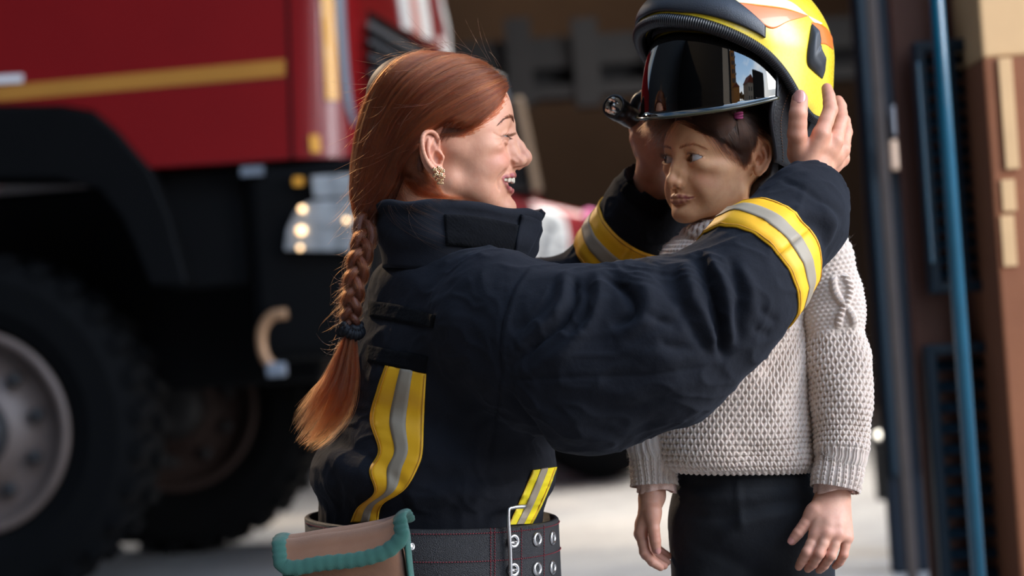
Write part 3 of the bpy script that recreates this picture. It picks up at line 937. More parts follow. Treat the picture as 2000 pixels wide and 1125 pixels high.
bv, bq = sdf_mesh(S, V(700, 1700, 3.2) + (-.25, -.1, -.15), V(1640, 380, 3.9) + (0, .05, .12), 0.009)
bv = relax(bv, bq, 2)
base = (0.66, 0.325, 0.20)
vv, qq = join_meshes([(hv, hq), (rhv, rhq), (lhv, lhq), (bv, bq)])
hc = skin_cols(hv, wp, H_WOMAN, base, (0.36, 0.085, 0.085), (0.64, 0.22, 0.155))


def hand_cols(v, fingers, thumb):
    c = np.tile(np.array(base), (len(v), 1))
    for f in fingers + [thumb]:
        for i, (x, y, d, r) in enumerate(f):
            w = np.exp(-(np.linalg.norm(v - V(x, y, d), axis=1) / (r * 1.25)) ** 2)[:, None] * (0.30 if i < len(f) - 1 else 0.5)
            c = c * (1 - w) + np.array((0.60, 0.19, 0.13)) * w
    return c


cc = np.concatenate((hc, hand_cols(rhv, R_FING, R_THUMB), hand_cols(lhv, L_FING, L_THUMB), np.tile(np.array(base), (len(bv), 1))))
w_body = mesh_obj('body', vv, qq, M['skin'], woman, True, cols=cc)
WSURF = Surf(hv, hq)
for s in (1, -1):
    eyeball('eye', wp, np.array(H_WOMAN['eye']) * (1, s, 1), 12, (1, (-.40 if s > 0 else .0), -0.05), woman, (0.05, 0.04, 0.03))
nm = MB()
nail(nm, R_THUMB[3], R_THUMB[2], (-0.15, -1, 0.1), .0118)
nm.build('thumb_nail', M['nail'], woman, True)
BR_W = [(90, 8, 23, 2.0), (87, 16, 26.5, 2.4), (80, 30, 28.5, 2.0), (71, 40, 25, 1.3), (60, 48, 16, .6)]
for s in (1, -1):
    hair_obj('eyebrow', brow_strands(wp, WSURF, BR_W, 380, 6, RNG, s), 0.00011, M['brow_dark'], woman)
    hair_obj('eyelashes', lash_strands(wp, H_WOMAN, 110, 8.5, RNG, s, curl=.5) + lash_strands(wp, H_WOMAN, 50, 4, RNG, s, upper=False), 0.00016, M['lash'], woman)
# teeth: an upper row behind the lips
tm = MB()
arc = smooth_curve([(70, -25), (78, -20), (84.5, -13), (88.5, -5), (89, 0), (88.5, 5), (84.5, 13), (78, 20), (70, 25)], 120)
L = np.concatenate(([0], np.cumsum(np.linalg.norm(np.diff(arc, axis=0), axis=1)))); wid = [7, 7, 7.5, 7, 8.6, 8.6, 7, 7.5, 7, 7]
pos = L[-1] / 2 - sum(wid) / 2
for i, wd in enumerate(wid):
    c = pos + wd / 2; pos += wd
    x, y = np.interp(c, L, arc[:, 0]), np.interp(c, L, arc[:, 1])
    x2, y2, x3, y3 = np.interp(c + 1, L, arc[:, 0]), np.interp(c + 1, L, arc[:, 1]), np.interp(c - 1, L, arc[:, 0]), np.interp(c - 1, L, arc[:, 1])
    t = np.array((x2 - x3, y2 - y3, 0)); t /= np.linalg.norm(t); n = np.array((-t[1], t[0], 0)) * -1
    if n[0] < 0: n = -n
    hgt = 10.5 if abs(i - 4.5) < 1 else (9.0 if abs(i - 4.5) < 2 else 9.6 if abs(i - 4.5) < 3 else 8.4)
    bm = bmesh.new(); bmesh.ops.create_uvsphere(bm, u_segments=14, v_segments=10, radius=1)
    vs = []
    for q in bm.verts:
        p = np.array(q.co); p = np.sign(p) * np.abs(p) ** 0.55
        vs.append(wp(np.array((x, y, -58.5 - (hgt - 9) / 2)) + t * p[0] * wd * .485 + n * p[1] * 3.0 + np.array((0, 0, p[2] * hgt / 2))))
    tm.add((vs, [[q.index for q in f.verts] for f in bm.faces])); bm.free()
tm.build('teeth', M['teeth'], woman, True)

# ---- jacket
S = SDF()
S.ell(V(893, 690, 3.46), (.126, .190, .155), .03, BR)
S.cone(V(972, 604, 3.31), V(842, 590, 3.62), .078, .078, .04)
S.ell(V(880, 552, 3.46), (.105, .12, .05), .04, BR)
S.ell(V(872, 800, 3.46), (.140, .185, .19), .05, BR)
S.ell(V(841, 925, 3.46), (.170, .20, .085), .05, BR)
S.ell(V(838, 1015, 3.46), (.153, .178, .07), .03, BR)
S.ell(V(842, 1130, 3.46), (.148, .175, .12), .04, BR)
# near arm
S.chain([V(982, 640, 3.30), V(1060, 676, 3.27), V(1150, 704, 3.245), V(1290, 668, 3.22), V(1395, 612, 3.215), V(1440, 576, 3.222)], [.092, .106, .121, .109, .083, .072], .035, .03)
S.chain([V(1438, 574, 3.222), V(1478, 516, 3.26), V(1562, 425, 3.335), V(1592, 368, 3.378)], [.073, .076, .064, .049], .03, .02)
# far arm
S.chain([V(845, 580, 3.62), V(985, 604, 3.70), V(1160, 580, 3.735)], [.080, .070, .070], .03, .03)
S.chain([V(1165, 572, 3.74), V(1233, 480, 3.692), V(1270, 402, 3.652), V(1287, 352, 3.632)], [.073, .072, .064, .050], .02, .02)
# open cuffs
for a, b, r in ((V(1592, 368, 3.378), V(1606, 338, 3.398), .043), (V(1287, 352, 3.632), V(1295, 326, 3.618), .045)):
    S.cone(b, b + (b - a) * 3, r * 1.25, r * 1.5, .004, 'sub')
    S.cone(a - (b - a) * .4, b, r * .78, r * .86, .003, 'sub')
# neck hole
S.cone(V(885, 470, 3.45), V(885, 380, 3.45), .06, .10, .01, 'sub')
jv, jq = sdf_mesh(S, V(560, 1240, 3.2) + (-.02, -.12, 0), V(1700, 290, 3.95) + (0, 0, 0.02), 0.0036)
jv = relax(jv, jq, 3)
js0 = Surf(jv, jq)
FOLDS = [
    # shoulder and upper arm
    ([(1117, 540), (1121, 560), (1116, 594), (1092, 632), (1044, 671), (991, 719)], -.013, .0075), ([(1103, 530), (1108, 560), (1092, 603), (1049, 652), (1000, 690)], .007, .010),
    ([(1158, 527), (1170, 548), (1169, 589), (1140, 647), (1092, 692), (1020, 735)], .007, .010), ([(1080, 545), (1075, 580), (1040, 620), (1000, 650)], -.004, .008),
    ([(1187, 541), (1210, 556), (1237, 589), (1232, 618), (1192, 636)], -.010, .0075), ([(1240, 530), (1268, 585), (1250, 635), (1200, 665)], .006, .011),
    ([(1140, 545), (1148, 580), (1138, 620), (1105, 655)], -.006, .007), ([(1285, 512), (1300, 560), (1320, 600)], -.004, .009),
    # inside of the elbow
    ([(1360, 492), (1386, 555), (1400, 613), (1411, 668), (1418, 705)], -.016, .008), ([(1376, 488), (1410, 552), (1423, 613), (1426, 680)], .009, .009),
    ([(1335, 505), (1352, 570), (1385, 640), (1400, 690)], .008, .011), ([(1420, 500), (1444, 562), (1441, 620), (1446, 672)], -.008, .008),
    ([(1312, 520), (1330, 590), (1360, 650), (1392, 700)], -.007, .009), ([(1440, 515), (1468, 570), (1470, 630)], .004, .010),
    ([(1256, 610), (1290, 625), (1330, 640)], -.004, .007), ([(1285, 668), (1320, 678), (1360, 680)], -.004, .007), ([(1180, 668), (1250, 690), (1330, 700)], .003, .010),
    ([(1480, 600), (1500, 618), (1520, 628)], -.003, .006), ([(1470, 640), (1490, 650), (1505, 652)], -.003, .006),
    ([(985, 760), (1040, 840), (1080, 890)], -.009, .010), ([(1010, 755), (1080, 830), (1140, 870)], .005, .014), ([(1000, 800), (1030, 850), (1045, 890)], -.004, .009),
    ([(1090, 770), (1200, 800), (1330, 770)], -.004, .012), ([(1060, 800), (1160, 850), (1260, 840)], .004, .013), ([(1150, 770), (1280, 760), (1400, 740)], .003, .012), ([(1130, 830), (1220, 845), (1300, 815)], -.003, .010),
    # back and waist
    ([(640, 855), (700, 880), (760, 920), (800, 960)], -.006, .011), ([(610, 880), (690, 920), (740, 965)], .003, .014),
    ([(700, 830), (790, 850), (880, 900), (960, 940)], .006, .022), ([(720, 790), (800, 800), (900, 850)], -.005, .018),
    ([(800, 960), (880, 930), (960, 935), (1040, 925)], -.008, .015), ([(790, 985), (880, 965), (1000, 960)], .005, .014),
    ([(690, 650), (760, 690), (850, 740)], -.003, .02), ([(740, 520), (820, 560), (900, 640)], .003, .025),
    ([(900, 560), (930, 640), (940, 740)], -.003, .022), ([(1060, 925), (1030, 970), (1010, 1010)], -.004, .01),
    ([(640, 900), (660, 960), (655, 1010)], -.003, .010), ([(920, 1000), (940, 960), (990, 940)], .004, .012),
    # forearm
    ([(1520, 345), (1570, 370), (1640, 420)], -.003, .006), ([(1560, 420), (1600, 450), (1620, 500)], -.006, .011), ([(1530, 400), (1590, 420), (1640, 440)], .004, .012),
    ([(1600, 400), (1620, 440), (1610, 500)], .005, .010),
    # seams: a welt with a thin valley
    ([(1040, 512), (1000, 570), (978, 650), (976, 740), (962, 850), (950, 935)], -.0026, .0035), ([(1048, 514), (1008, 572), (986, 650), (984, 738)], .0018, .005),
    ([(978, 742), (1100, 737), (1250, 732), (1400, 715)], -.0022, .0033), ([(982, 746), (1040, 845), (1062, 905)], -.002, .0033),
]
jv = strokes(jv, jq, js0, FOLDS)
N = vnormals(jv, jq)
rg_ = 1 - np.abs(vnoise(jv * np.array((26, 30, 38)) + 3 * vnoise(jv * 9, 12)[:, None], 11))
d = vnoise(jv * 17, 1) * .0018 + vnoise(jv * np.array((34, 30, 46)), 2) * .0010 + (rg_ ** 3 - .35) * .0026 + vnoise(jv * 80, 3) * .0005
jv = jv + N * d[:, None]
jacket = mesh_obj('jacket', jv, jq, M['navy'], woman, True)
JS = Surf(jv, jq)


def limb_band(surf, c, ax, ref, w0, w1, n=72, nv=6, off=.0014, th=.0012, reach=.3):
    """a band of tape wrapped all the way round a sleeve: c centre, ax axis, from w0 to w1 along it"""
    ax = np.asarray(ax, float); ax /= np.linalg.norm(ax); ref = np.asarray(ref, float)
    e1 = ref - ax * ref.dot(ax); e1 /= np.linalg.norm(e1); e2 = np.cross(ax, e1)
    P = np.zeros((n + 1, nv, 3)); Nn = np.zeros_like(P)
    for i in range(n + 1):
        a = 2 * PI * i / n; dr = e1 * math.cos(a) + e2 * math.sin(a)
        for j in range(nv):
            o = c + ax * (w0 + (w1 - w0) * j / (nv - 1))
            # from the axis outward
            l, nn = surf.ray(o, dr)
            k = 0
            if l is None or np.linalg.norm(l - o) > reach: l, nn = (o + dr * .07, dr)
            if nn.dot(dr) < 0: nn = -nn
            P[i, j], Nn[i, j] = l, nn
    return sheet(P, Nn, off, th)


# reflective bands on both sleeves: yellow, silver, yellow
def sleeve_tape(c, ax, ref, width, yel):
    c = np.asarray(c); yw = width * .36; sw = width * .28
    a = MB(); a.add(limb_band(JS, c, ax, ref, -width / 2, width / 2))
    o = a.build('reflective_band', yel, jacket, True)
    b = MB(); b.add(limb_band(JS, c, ax, ref, -sw / 2, sw / 2, off=.0030, th=.0006))
    b.build('silver_strip', M['silver'], o, True)
    t = MB()
    for e in (-width / 2 + .004, width / 2 - .004):
        t.add(limb_band(JS, c, ax, ref, e - .0006, e + .0006, nv=2, off=.0030, th=.0004))
    t.build('stitching', M['thread'], o, True)
    return o


sleeve_tape(V(1482, 518, 3.264), V(1575, 436, 3.330) - V(1440, 548, 3.222), (0, -1, 0), .080, M['yellow'])
sleeve_tape(V(1232, 478, 3.691), V(1272, 400, 3.650) - V(1172, 556, 3.734), (0, -1, 0), .076, M['yellow'])


STRIP = [None]


def strip(name, top, bot, mat, parent, nu=40, nv=8, off=.0006, th=.0014, surf=None):
    vf = patch(surf or JS, top, bot, nu, nv, off, th)
    o = MB().add(vf).build(name, mat, parent, True)
    STRIP[0] = Surf(vf[0], vf[1])
    return o


def lerp_line(a, b, t): return [tuple(np.array(p) * (1 - t) + np.array(q) * t) for p, q in zip(a, b)]


def body_tape(left, right, yel, f0=.36, f1=.66):
    o = strip('reflective_tape', left, right, yel, jacket, 60, 9)
    ts = STRIP[0]
    strip('silver_strip', lerp_line(left, right, f0), lerp_line(left, right, f1), M['silver'], o, 60, 5, .0006, .0006, ts)
    for t in (.045, .955):
        strip('stitching', lerp_line(left, right, t - .006), lerp_line(left, right, t + .006), M['thread'], o, 60, 2, .0006, .0005, ts)
    return o


body_tape([(754, 714), (738, 760), (724, 820), (740, 880), (722, 920), (732, 960), (700, 990), (686, 1020)],
          [(833, 730), (830, 780), (828, 830), (826, 880), (818, 910), (792, 955), (748, 985), (738, 1020)], M['yellow'])
body_tape([(1040, 918), (1022, 960), (1004, 1000), (992, 1025)], [(1086, 912), (1070, 955), (1052, 995), (1038, 1022)], M['lemon'])
# two dark fleece strips across the shoulders
strip('fleece_strip', [(722, 588), (780, 596), (851, 616)], [(722, 618), (780, 628), (846, 641)], M['navy_dark'], jacket, 24, 6, .0004, .0022)
strip('fleece_strip', [(720, 674), (780, 686), (836, 698)], [(718, 706), (780, 718), (832, 730)], M['navy_dark'], jacket, 24, 6, .0004, .0022)
# velcro tab on the far cuff
strip('cuff_tab', [(1232, 352), (1262, 375), (1306, 402)], [(1216, 376), (1246, 402), (1292, 430)], M['navy_dark'], jacket, 14, 6, .001, .006)

# ---- collar: a standing ring, open under the chin
def collar():
    nA, nZ = 150, 16
    vs = []
    def rad(a, t):
        # a: 0 = front, + = near side
        ca, sa = math.cos(a), math.sin(a)
        fr = max(ca, 0) ** 2
        x = 888 + (150 + 8 * t) * ca * (1.0 if ca > 0 else .96) + 9 * math.sin(5 * a + 3 * t) * (t - .2) * .35
        zt = 398 + 20 * (ca * .5 + .5) - 14 * (1 - abs(ca)) ** 2 + 2.0 * math.sin(9 * a) ; zb = 522 + 14 * (ca * .5 + .5)
        y = zb + (zt - zb) * t
        x += (18 * fr) * t
        dep = 3.45 - .098 * sa * (1 - .06 * t) + .02 * ca
        return V(x, y, dep)
    A = np.linspace(0.16, 2 * PI - 0.16, nA)
    for a in A:
        for j in range(nZ): vs.append(rad(a, j / (nZ - 1)))
    outer = np.array(vs).reshape(nA, nZ, 3)
    # soft creases and a rolled top
    nn = np.zeros_like(outer); c0 = V(888, 450, 3.45)
    nn[..., :2] = outer[..., :2] - c0[:2]; nn /= np.linalg.norm(nn, axis=2)[..., None]
    t = np.linspace(0, 1, nZ)
    outer += nn * (vnoise(outer.reshape(-1, 3) * np.array((22, 22, 60)), 5).reshape(nA, nZ, 1) * .0035 + (np.exp(-((t - .86) / .06) ** 2) * -.003)[None, :, None] + (np.exp(-((t - .5) / .2) ** 2) * .004)[None, :, None])
    inner = outer - nn * .013
    prof = [outer[:, j] for j in range(nZ)]
    top_mid = outer[:, -1] - nn[:, -1] * .0065 + np.array((0, 0, .006))
    prof.append(top_mid); prof += [inner[:, j] for j in range(nZ - 1, -1, -1)]
    m = len(prof); V_ = np.stack(prof, 1).reshape(-1, 3); fs = []
    for i in range(nA - 1):
        for j in range(m):
            j2 = (j + 1) % m
            fs.append((i * m + j, (i + 1) * m + j, (i + 1) * m + j2, i * m + j2))
    fs.append(tuple(range(m))); fs.append(tuple((nA - 1) * m + j for j in range(m - 1, -1, -1)))
    return V_, fs


cv, cf = collar()
collar_o = mesh_obj('collar', cv, cf, M['navy'], jacket, True)
CS = Surf(cv, [f for f in cf if len(f) == 4])
strip('fleece_strip', [(868, 420), (930, 424), (1012, 440)], [(872, 478), (930, 484), (1006, 500)], M['navy_dark'], collar_o, 24, 10, .0006, .002, CS)
strip('collar_tab', [(1016, 418), (1040, 424), (1058, 434)], [(1000, 500), (1012, 503), (1024, 503)], M['navy'], collar_o, 10, 12, .002, .003, CS)

# ---- trousers and boots, below the frame
S = SDF()
S.ell(V(845, 1130, 3.46), (.14, .168, .12), .05, BR)
B = SDF()
for s in (-1, 1):
    hip = V(850, 1160, 3.46) + BL * .09 * s; kn = hip + BF * .06; kn[2] = floor_z(kn[0], kn[1]) + .095
    an = kn - BF * .34; an[2] = floor_z(an[0], an[1]) + .08
    S.chain([hip, kn, an], [.10, .085, .065], .05, .03)
    toe = an - BF * .10; toe[2] = floor_z(toe[0], toe[1]) + .045
    tip = an - BF * .16; tip[2] = floor_z(tip[0], tip[1]) + .045
    B.cone(an + BF * .05, an - BF * .05, .052, .058, .02); B.cone(an - BF * .04, toe, .058, .045, .02)
    heel = an - BF * .10 + np.array((0, 0, .09)); B.cone(toe, heel, .042, .04, .03)
S.fn(lambda p: (p[:, 2] - V(845, 1040, 3.46)[2]).astype(f32), 0, (0, 3.4, -.5), 9, 'int')
tv, tq = sdf_mesh(S, V(845, 1130, 3.46) + (-.6, -.35, -.62), V(845, 1130, 3.46) + (.3, .35, .2), .009)
mesh_obj('trousers', relax(tv, tq, 2), tq, M['navy'], woman, True)
tv, tq = sdf_mesh(B, V(845, 1130, 3.46) + (-.75, -.45, -.65), V(845, 1130, 3.46) + (.1, .45, -.2), .008)
mesh_obj('boots', relax(tv, tq, 2), tq, simple('boot_leather', (.012, .011, .010), .45), woman, True)
# ------------------------------------------------------------------ the woman's hair, earring, belt and pouch
M['hair_red'] = hair_mat('red_hair', (0.038, 0.007, 0.003), (0.25, 0.055, 0.013), 0.30, True)
M['hair_base'] = simple('red_hair_under', (0.085, 0.020, 0.007), 0.6, noise=.4, nscale=200)
S = SDF()
S.ell(wp((-1, 0, 32)), (.091, .079, .084), .01, wp.R)
S.ell(wp((30, 0, 45)), (.058, .066, .052), .02, wp.R)
S.chain([V(800, 195, 3.45), V(775, 280, 3.45), V(744, 360, 3.45), V(722, 425, 3.448)], [.064, .053, .034, .019], .03, .03)
S.ell(wp((-30, 45, -10)), (.045, .030, .060), .02, wp.R); S.ell(wp((-30, -45, -10)), (.045, .030, .060), .02, wp.R)
# face side of the hairline, and the ears, stay free
HL = [(140, 44), (101, 62), (84, 70), (76, 62), (66, 46), (50, 28), (32, 12), (12, 8), (-2, 9), (-18, 13), (-36, 8), (-46, -16), (-40, -50), (-22, -68), (-10, -90), (140, -90)]


def face_region(p):
    """signed distance (m) in the forward / up plane of the face, negative on the face"""
    q = wp.inv(p); x, z = q[:, 0], q[:, 2]
    P = np.array(HL, float); n = len(P); d = np.full(len(q), 1e9); ins = np.zeros(len(q), bool)
    for i in range(n):
        a, b = P[i], P[(i + 1) % n]; e = b - a
        wx, wz = x - a[0], z - a[1]
        t = np.clip((wx * e[0] + wz * e[1]) / (e @ e), 0, 1)
        d = np.minimum(d, (wx - t * e[0]) ** 2 + (wz - t * e[1]) ** 2)
        c = ((a[1] > z) != (b[1] > z)) & (x < (b[0] - a[0]) * (z - a[1]) / (b[1] - a[1] + 1e-9) + a[0])
        ins ^= c
    return (np.sqrt(d) * np.where(ins, -1, 1) * .001).astype(f32)


S.fn(face_region, .008, wp.o, 9, 'sub')
hv2, hq2 = sdf_mesh(S, wp.o + (-.20, -.13, -.16), wp.o + (.13, .13, .15), .0025)
hv2 = relax(hv2, hq2, 2)
hair_o = mesh_obj('hair', hv2, hq2, M['hair_base'], woman, True)
HS = Surf(hv2, hq2)

GW = [
    [(986, 180), (952, 222), (902, 260), (850, 268), (806, 296), (778, 350), (742, 400), (724, 428)],
    [(990, 168), (945, 196), (875, 232), (815, 270), (776, 330), (750, 378), (730, 412), (720, 430)],
    [(978, 143), (915, 158), (842, 198), (790, 255), (756, 320), (733, 375), (720, 408), (716, 432)],
    [(950, 119), (880, 126), (806, 168), (757, 235), (729, 310), (714, 365), (708, 405), (711, 432)],
    [(915, 105), (842, 116), (775, 158), (735, 230), (712, 305), (702, 360), (700, 402), (706, 430)],
    [(868, 99), (800, 116), (752, 158), (722, 225), (704, 305), (696, 360), (695, 400), (702, 428)],
    [(838, 100), (775, 122), (730, 172), (706, 238), (693, 310), (689, 370), (690, 405), (700, 428)]]
G = np.array([smooth_curve(g, 26) for g in GW], float)


def guide_pt(s, t):
    """pixel on the guide field; s across guides, t along"""
    i = np.clip(int(s), 0, len(G) - 2); f = s - i
    k = t * 25; j = min(int(k), 24); g = k - j
    a = G[i, j] * (1 - g) + G[i, j + 1] * g; b = G[i + 1, j] * (1 - g) + G[i + 1, j + 1] * g
    return a * (1 - f) + b * f


def comb(nl, per, far, rng, lift=0.0, t0max=.6, wild=0.0):
    """locks of strands lying on the head along the guide field; returns strands and their tones"""
    out, tone = [], []
    for _ in range(nl):
        sl = rng.random() * 6.0; ol = rng.random(); tl_ = rng.random() ** 1.4 * t0max; wd = .05 + .10 * rng.random(); tn = np.clip(.45 + .28 * rng.normal(), 0, 1)
        bend = rng.normal() * .13; ph0 = rng.random(2) * 6; t1l = min(1.0, tl_ + .5 + .6 * rng.random())
        for _k in range(per):
            ds = rng.normal() * wd; t0 = np.clip(tl_ + rng.normal() * .05, 0, .8); t1 = np.clip(t1l + rng.normal() * .05, t0 + .25, 1.0)
            m = 22; pts = []; ph = rng.random(2) * 6; o0 = .0012 + .0040 * ol + .0012 * rng.random() + lift * rng.random() - .0016 * min(1, abs(ds) / .15)
            for k in range(m):
                f = k / (m - 1); t = t0 + (t1 - t0) * f
                s_ = sl + ds * (1 - .55 * f) + bend * math.sin(2.4 * t + ph0[0]) * f + wild * math.sin(2.3 * t + ph[1]) * f
                x, y = guide_pt(np.clip(s_, 0, 6), t)
                l, nn = HS.hit(x, y)
                if l is None: l, nn = HS.near(V(x, y, 3.45))
                pts.append(l + nn * (o0 + .0007 * math.sin(9 * t + ph0[1]) + .0004 * math.sin(15 * t + ph[0])))
            P = np.array(pts); P[1:-1] = (P[:-2] + 2 * P[1:-1] + P[2:]) / 4
            if far:
                q = wp.inv(P); q[:, 1] *= -1; P = wp(q)
            out.append(P); tone.append(np.clip(tn + rng.normal() * .10, 0, 1))
    return out, tone


st, tone = [], []
for a_ in ((330, 24, False, RNG), (110, 20, True, RNG), (60, 5, False, RNG, .006, .6, .6)):
    p_, t_ = comb(*a_); st += p_; tone += t_
# the strand tucked behind the ear, and wisps over the collar
for base_g, n, w in (([(814, 286), (806, 318), (812, 345), (836, 372), (872, 386), (905, 388)], 130, 4.5), ([(800, 300), (796, 340), (815, 372), (860, 388)], 160, 6),
                     ([(822, 338), (838, 352), (852, 366), (866, 386)], 120, 6), ([(790, 330), (780, 365), (800, 395), (850, 420)], 25, 14), ([(780, 350), (770, 390), (800, 440), (880, 480)], 12, 22)):
    g = smooth_curve(base_g, 16)
    for _ in range(n):
        o = RNG.normal(size=2) * w; e = RNG.normal(size=2) * w * .5
        P = []
        for k, p in enumerate(g):
            f = k / 15
            x, y = p + o * (1 - .6 * f) + e * f
            l, nn = HS.hit(x, y); l2, n2 = WSURF.hit(x, y); l3, n3 = CS.hit(x, y)
            c = [a for a in ((l, nn), (l2, n2), (l3, n3)) if a[0] is not None]
            if not c: P.append(V(x, y, 3.40)); continue
            a = min(c, key=lambda r: r[0][1]); P.append(a[0] + a[1] * (.001 + .002 * RNG.random()))
        P = np.array(P); P[1:-1] = (P[:-2] + P[1:-1] + P[2:]) / 3
        st.append(P)
# short dark hair in front of the ear, and fine hairs along the hairline
sb = []
for _ in range(420):
    u = RNG.random(); a = np.array((866 + 44 * u, 247 + 5 * RNG.random())); L = (36 - 22 * u) * (.4 + .7 * RNG.random()); dr = np.array((-.25 - .2 * RNG.random(), 1)); P = []
    for f in np.linspace(0, 1, 8):
        x, y = a + dr * L * f + np.array((-3 * f * f, 0)); l, nn = WSURF.hit(x, y)
        if l is not None: P.append(l + nn * (.0006 + .0010 * RNG.random() * (1 - f)))
    if len(P) > 4: sb.append(np.array(P))
hair_obj('hair_roots', sb, .00009, M['brow_dark'], hair_o)
g0 = smooth_curve(GW[0], 40); g00 = smooth_curve([(995, 196), (960, 240), (908, 270), (862, 275), (812, 292), (780, 350), (742, 404), (724, 430)], 40)
for _ in range(420):
    t0 = RNG.random() ** 1.2 * .30; L = min(.12 + .25 * RNG.random(), .39 - t0); u = RNG.random() ** 2; P = []
    for f in np.linspace(0, 1, 14):
        i = min(int((t0 + L * f) * 39), 38); uu_ = u * (1 - f) + f * (-.6 * u)
        x, y = g0[i] * (1 - uu_) + g00[i] * uu_
        c = [a for a in (HS.hit(x, y), WSURF.hit(x, y)) if a[0] is not None]
        if c: a = min(c, key=lambda r: r[0][1]); P.append(a[0] + a[1] * (.0006 + .0016 * f))
    if len(P) > 8:
        P = np.array(P); P[1:-1] = (P[:-2] + P[1:-1] + P[2:]) / 3
        tone += [.5] * (len(st) - len(tone)); st.append(P); tone.append(.2 + .5 * RNG.random())
# braid: three strands woven round one another
ax = smooth_curve([V(716, 420, 3.435), V(711, 470, 3.40), V(700, 520, 3.385), V(689, 575, 3.38), V(685, 620, 3.385), V(685, 650, 3.385)], 70)
T_ = np.gradient(ax, axis=0); T_ /= np.linalg.norm(T_, axis=1)[:, None]
B_ = np.cross(T_, (0, -1, 0)); B_ /= np.linalg.norm(B_, axis=1)[:, None]; N_ = np.cross(B_, T_)
tt = np.linspace(0, 1, 70); Ltot = np.linalg.norm(np.diff(ax, axis=0), axis=1).sum()
core = MB()
for k in range(3):
    ph = 2 * PI * (tt * Ltot / .078) + 2 * PI * k / 3
    amp = .0106 * (1 - .25 * tt)
    C = ax + B_ * (np.sin(ph) * amp)[:, None] + N_ * (np.sin(2 * ph) * amp * .55)[:, None]
    rr = .0088 * (1 - .25 * tt) * (1 - .55 * np.exp(-((1 - tt) / .05) ** 2))
    core.add(tube(C, rr * .82, 10))
    for _ in range(420):
        r = math.sqrt(RNG.random()) ** .6; a0 = RNG.random() * 2 * PI; tw = RNG.normal() * .8
        a = a0 + tw * tt * 3
        t0, t1 = sorted(RNG.random(2)); t0 *= .5; t1 = .5 + t1 * .5
        m = slice(int(t0 * 69), max(int(t1 * 69), int(t0 * 69) + 8))
        P = C + (B_ * np.cos(a)[:, None] + N_ * np.sin(a)[:, None]) * (rr * r * (1.0 + .12 * RNG.normal()))[:, None]
        P = P[m]
        if RNG.random() < .16:
            f = np.linspace(0, 1, len(P))[:, None] ** 2; P = P + f * (RNG.normal(size=3) * .010 + np.array((-.006, 0, -.002)))
        st.append(P)
core.build('braid', M['hair_base'], hair_o, True)
# the tail below the band
tl = smooth_curve([(685, 652, 10), (678, 690, 19), (668, 735, 30), (650, 780, 40), (622, 826, 36), (590, 866, 20)], 30)
tg = MB()
for _ in range(95):
    ul, wl = np.clip(RNG.normal() * .6, -1.15, 1.15), RNG.normal() * .5; Ll = .66 + .34 * RNG.random(); el_ = RNG.normal(size=2) * 8; phl = RNG.random(2) * 6; tn = np.clip(.5 + .3 * RNG.normal(), 0, 1)
    for _k in range(24):
        u, w = ul + RNG.normal() * .09, wl + RNG.normal() * .12; L = Ll + RNG.normal() * .03; e = el_ + RNG.normal(size=2) * 2.5; P = []
        for k in range(20):
            f = k / 19 * L; i = np.clip(f, 0, .999) * 29; j = min(int(i), 28); g = i - j
            x, y, wd = tl[j] * (1 - g) + tl[j + 1] * g
            cvg = 1 - .35 * math.sin(f * 5 + phl[0]) * .5
            P.append(V(x + u * wd * .80 * cvg + e[0] * f * f + 5 * f * math.sin(5 * f + phl[0]), y + u * wd * .55 * f + e[1] * f + 3 * f * math.sin(6 * f + phl[1]), 3.378 + w * wd * .00045))
        tone += [.5] * (len(st) - len(tone)); st.append(np.array(P)); tone.append(np.clip(tn + RNG.normal() * .1, 0, 1))
# flyaway hairs
for _ in range(150):
    s, t = RNG.random() * 6, RNG.random() * .9
    x, y = guide_pt(s, t); l, nn = HS.hit(x, y)
    if l is None: continue
    x2, y2 = guide_pt(s, min(1, t + .1)); l2, _n = HS.hit(x2, y2)
    if l2 is None: continue
    d = l2 - l; d /= np.linalg.norm(d) + 1e-9; L = .03 + .05 * RNG.random(); ph = RNG.random() * 6; c = RNG.normal(size=3) * .3
    st.append(np.array([l + d * L * f + (nn * .45 + c) * L * f * f + np.array((0, 0, .004 * math.sin(4 * f + ph))) * f for f in np.linspace(0, 1, 12)]))
for _ in range(70):     # along the top and the back outline
    f0 = RNG.random(); a = smooth_curve([(980, 135), (930, 104), (860, 95), (790, 110), (735, 170), (708, 250), (692, 330), (695, 410)], 50)[int(f0 * 49)]
    ctr = np.array((850, 260)); d = a - ctr; d = d / np.linalg.norm(d); tg2 = np.array((-d[1], d[0])) * (-1 if f0 > .1 else RNG.choice((-1, 1)))
    L = 30 + 60 * RNG.random(); cv_ = RNG.normal() * .5
    st.append(np.array([V(*(a + tg2 * L * f + d * L * (.45 * f + cv_ * f * f) * .8), 3.45 + RNG.normal() * .02 * f) for f in np.linspace(0, 1, 10)]))
for _ in range(90):     # from the braid and the tail
    y = 430 + 260 * RNG.random(); x = np.interp(y, [430, 520, 650, 700], [700, 690, 672, 660]); a = np.array((x + RNG.normal() * 6, y))
    d = np.array((-1 if RNG.random() < .75 else 1, .7 + RNG.normal() * .5)); L = 14 + 34 * RNG.random(); cv_ = RNG.normal() * .5
    st.append(np.array([V(a[0] + d[0] * L * f * (.8), a[1] + d[1] * L * f + cv_ * L * f * f, 3.385 + .01 * RNG.normal()) for f in np.linspace(0, 1, 8)]))
tone += list(np.clip(.5 + .25 * RNG.normal(size=len(st) - len(tone)), 0, 1))
hair_obj('hair_strands', st, [0.00013 * (.7 + .6 * RNG.random()) for _ in st], M['hair_red'], hair_o, tone=tone)
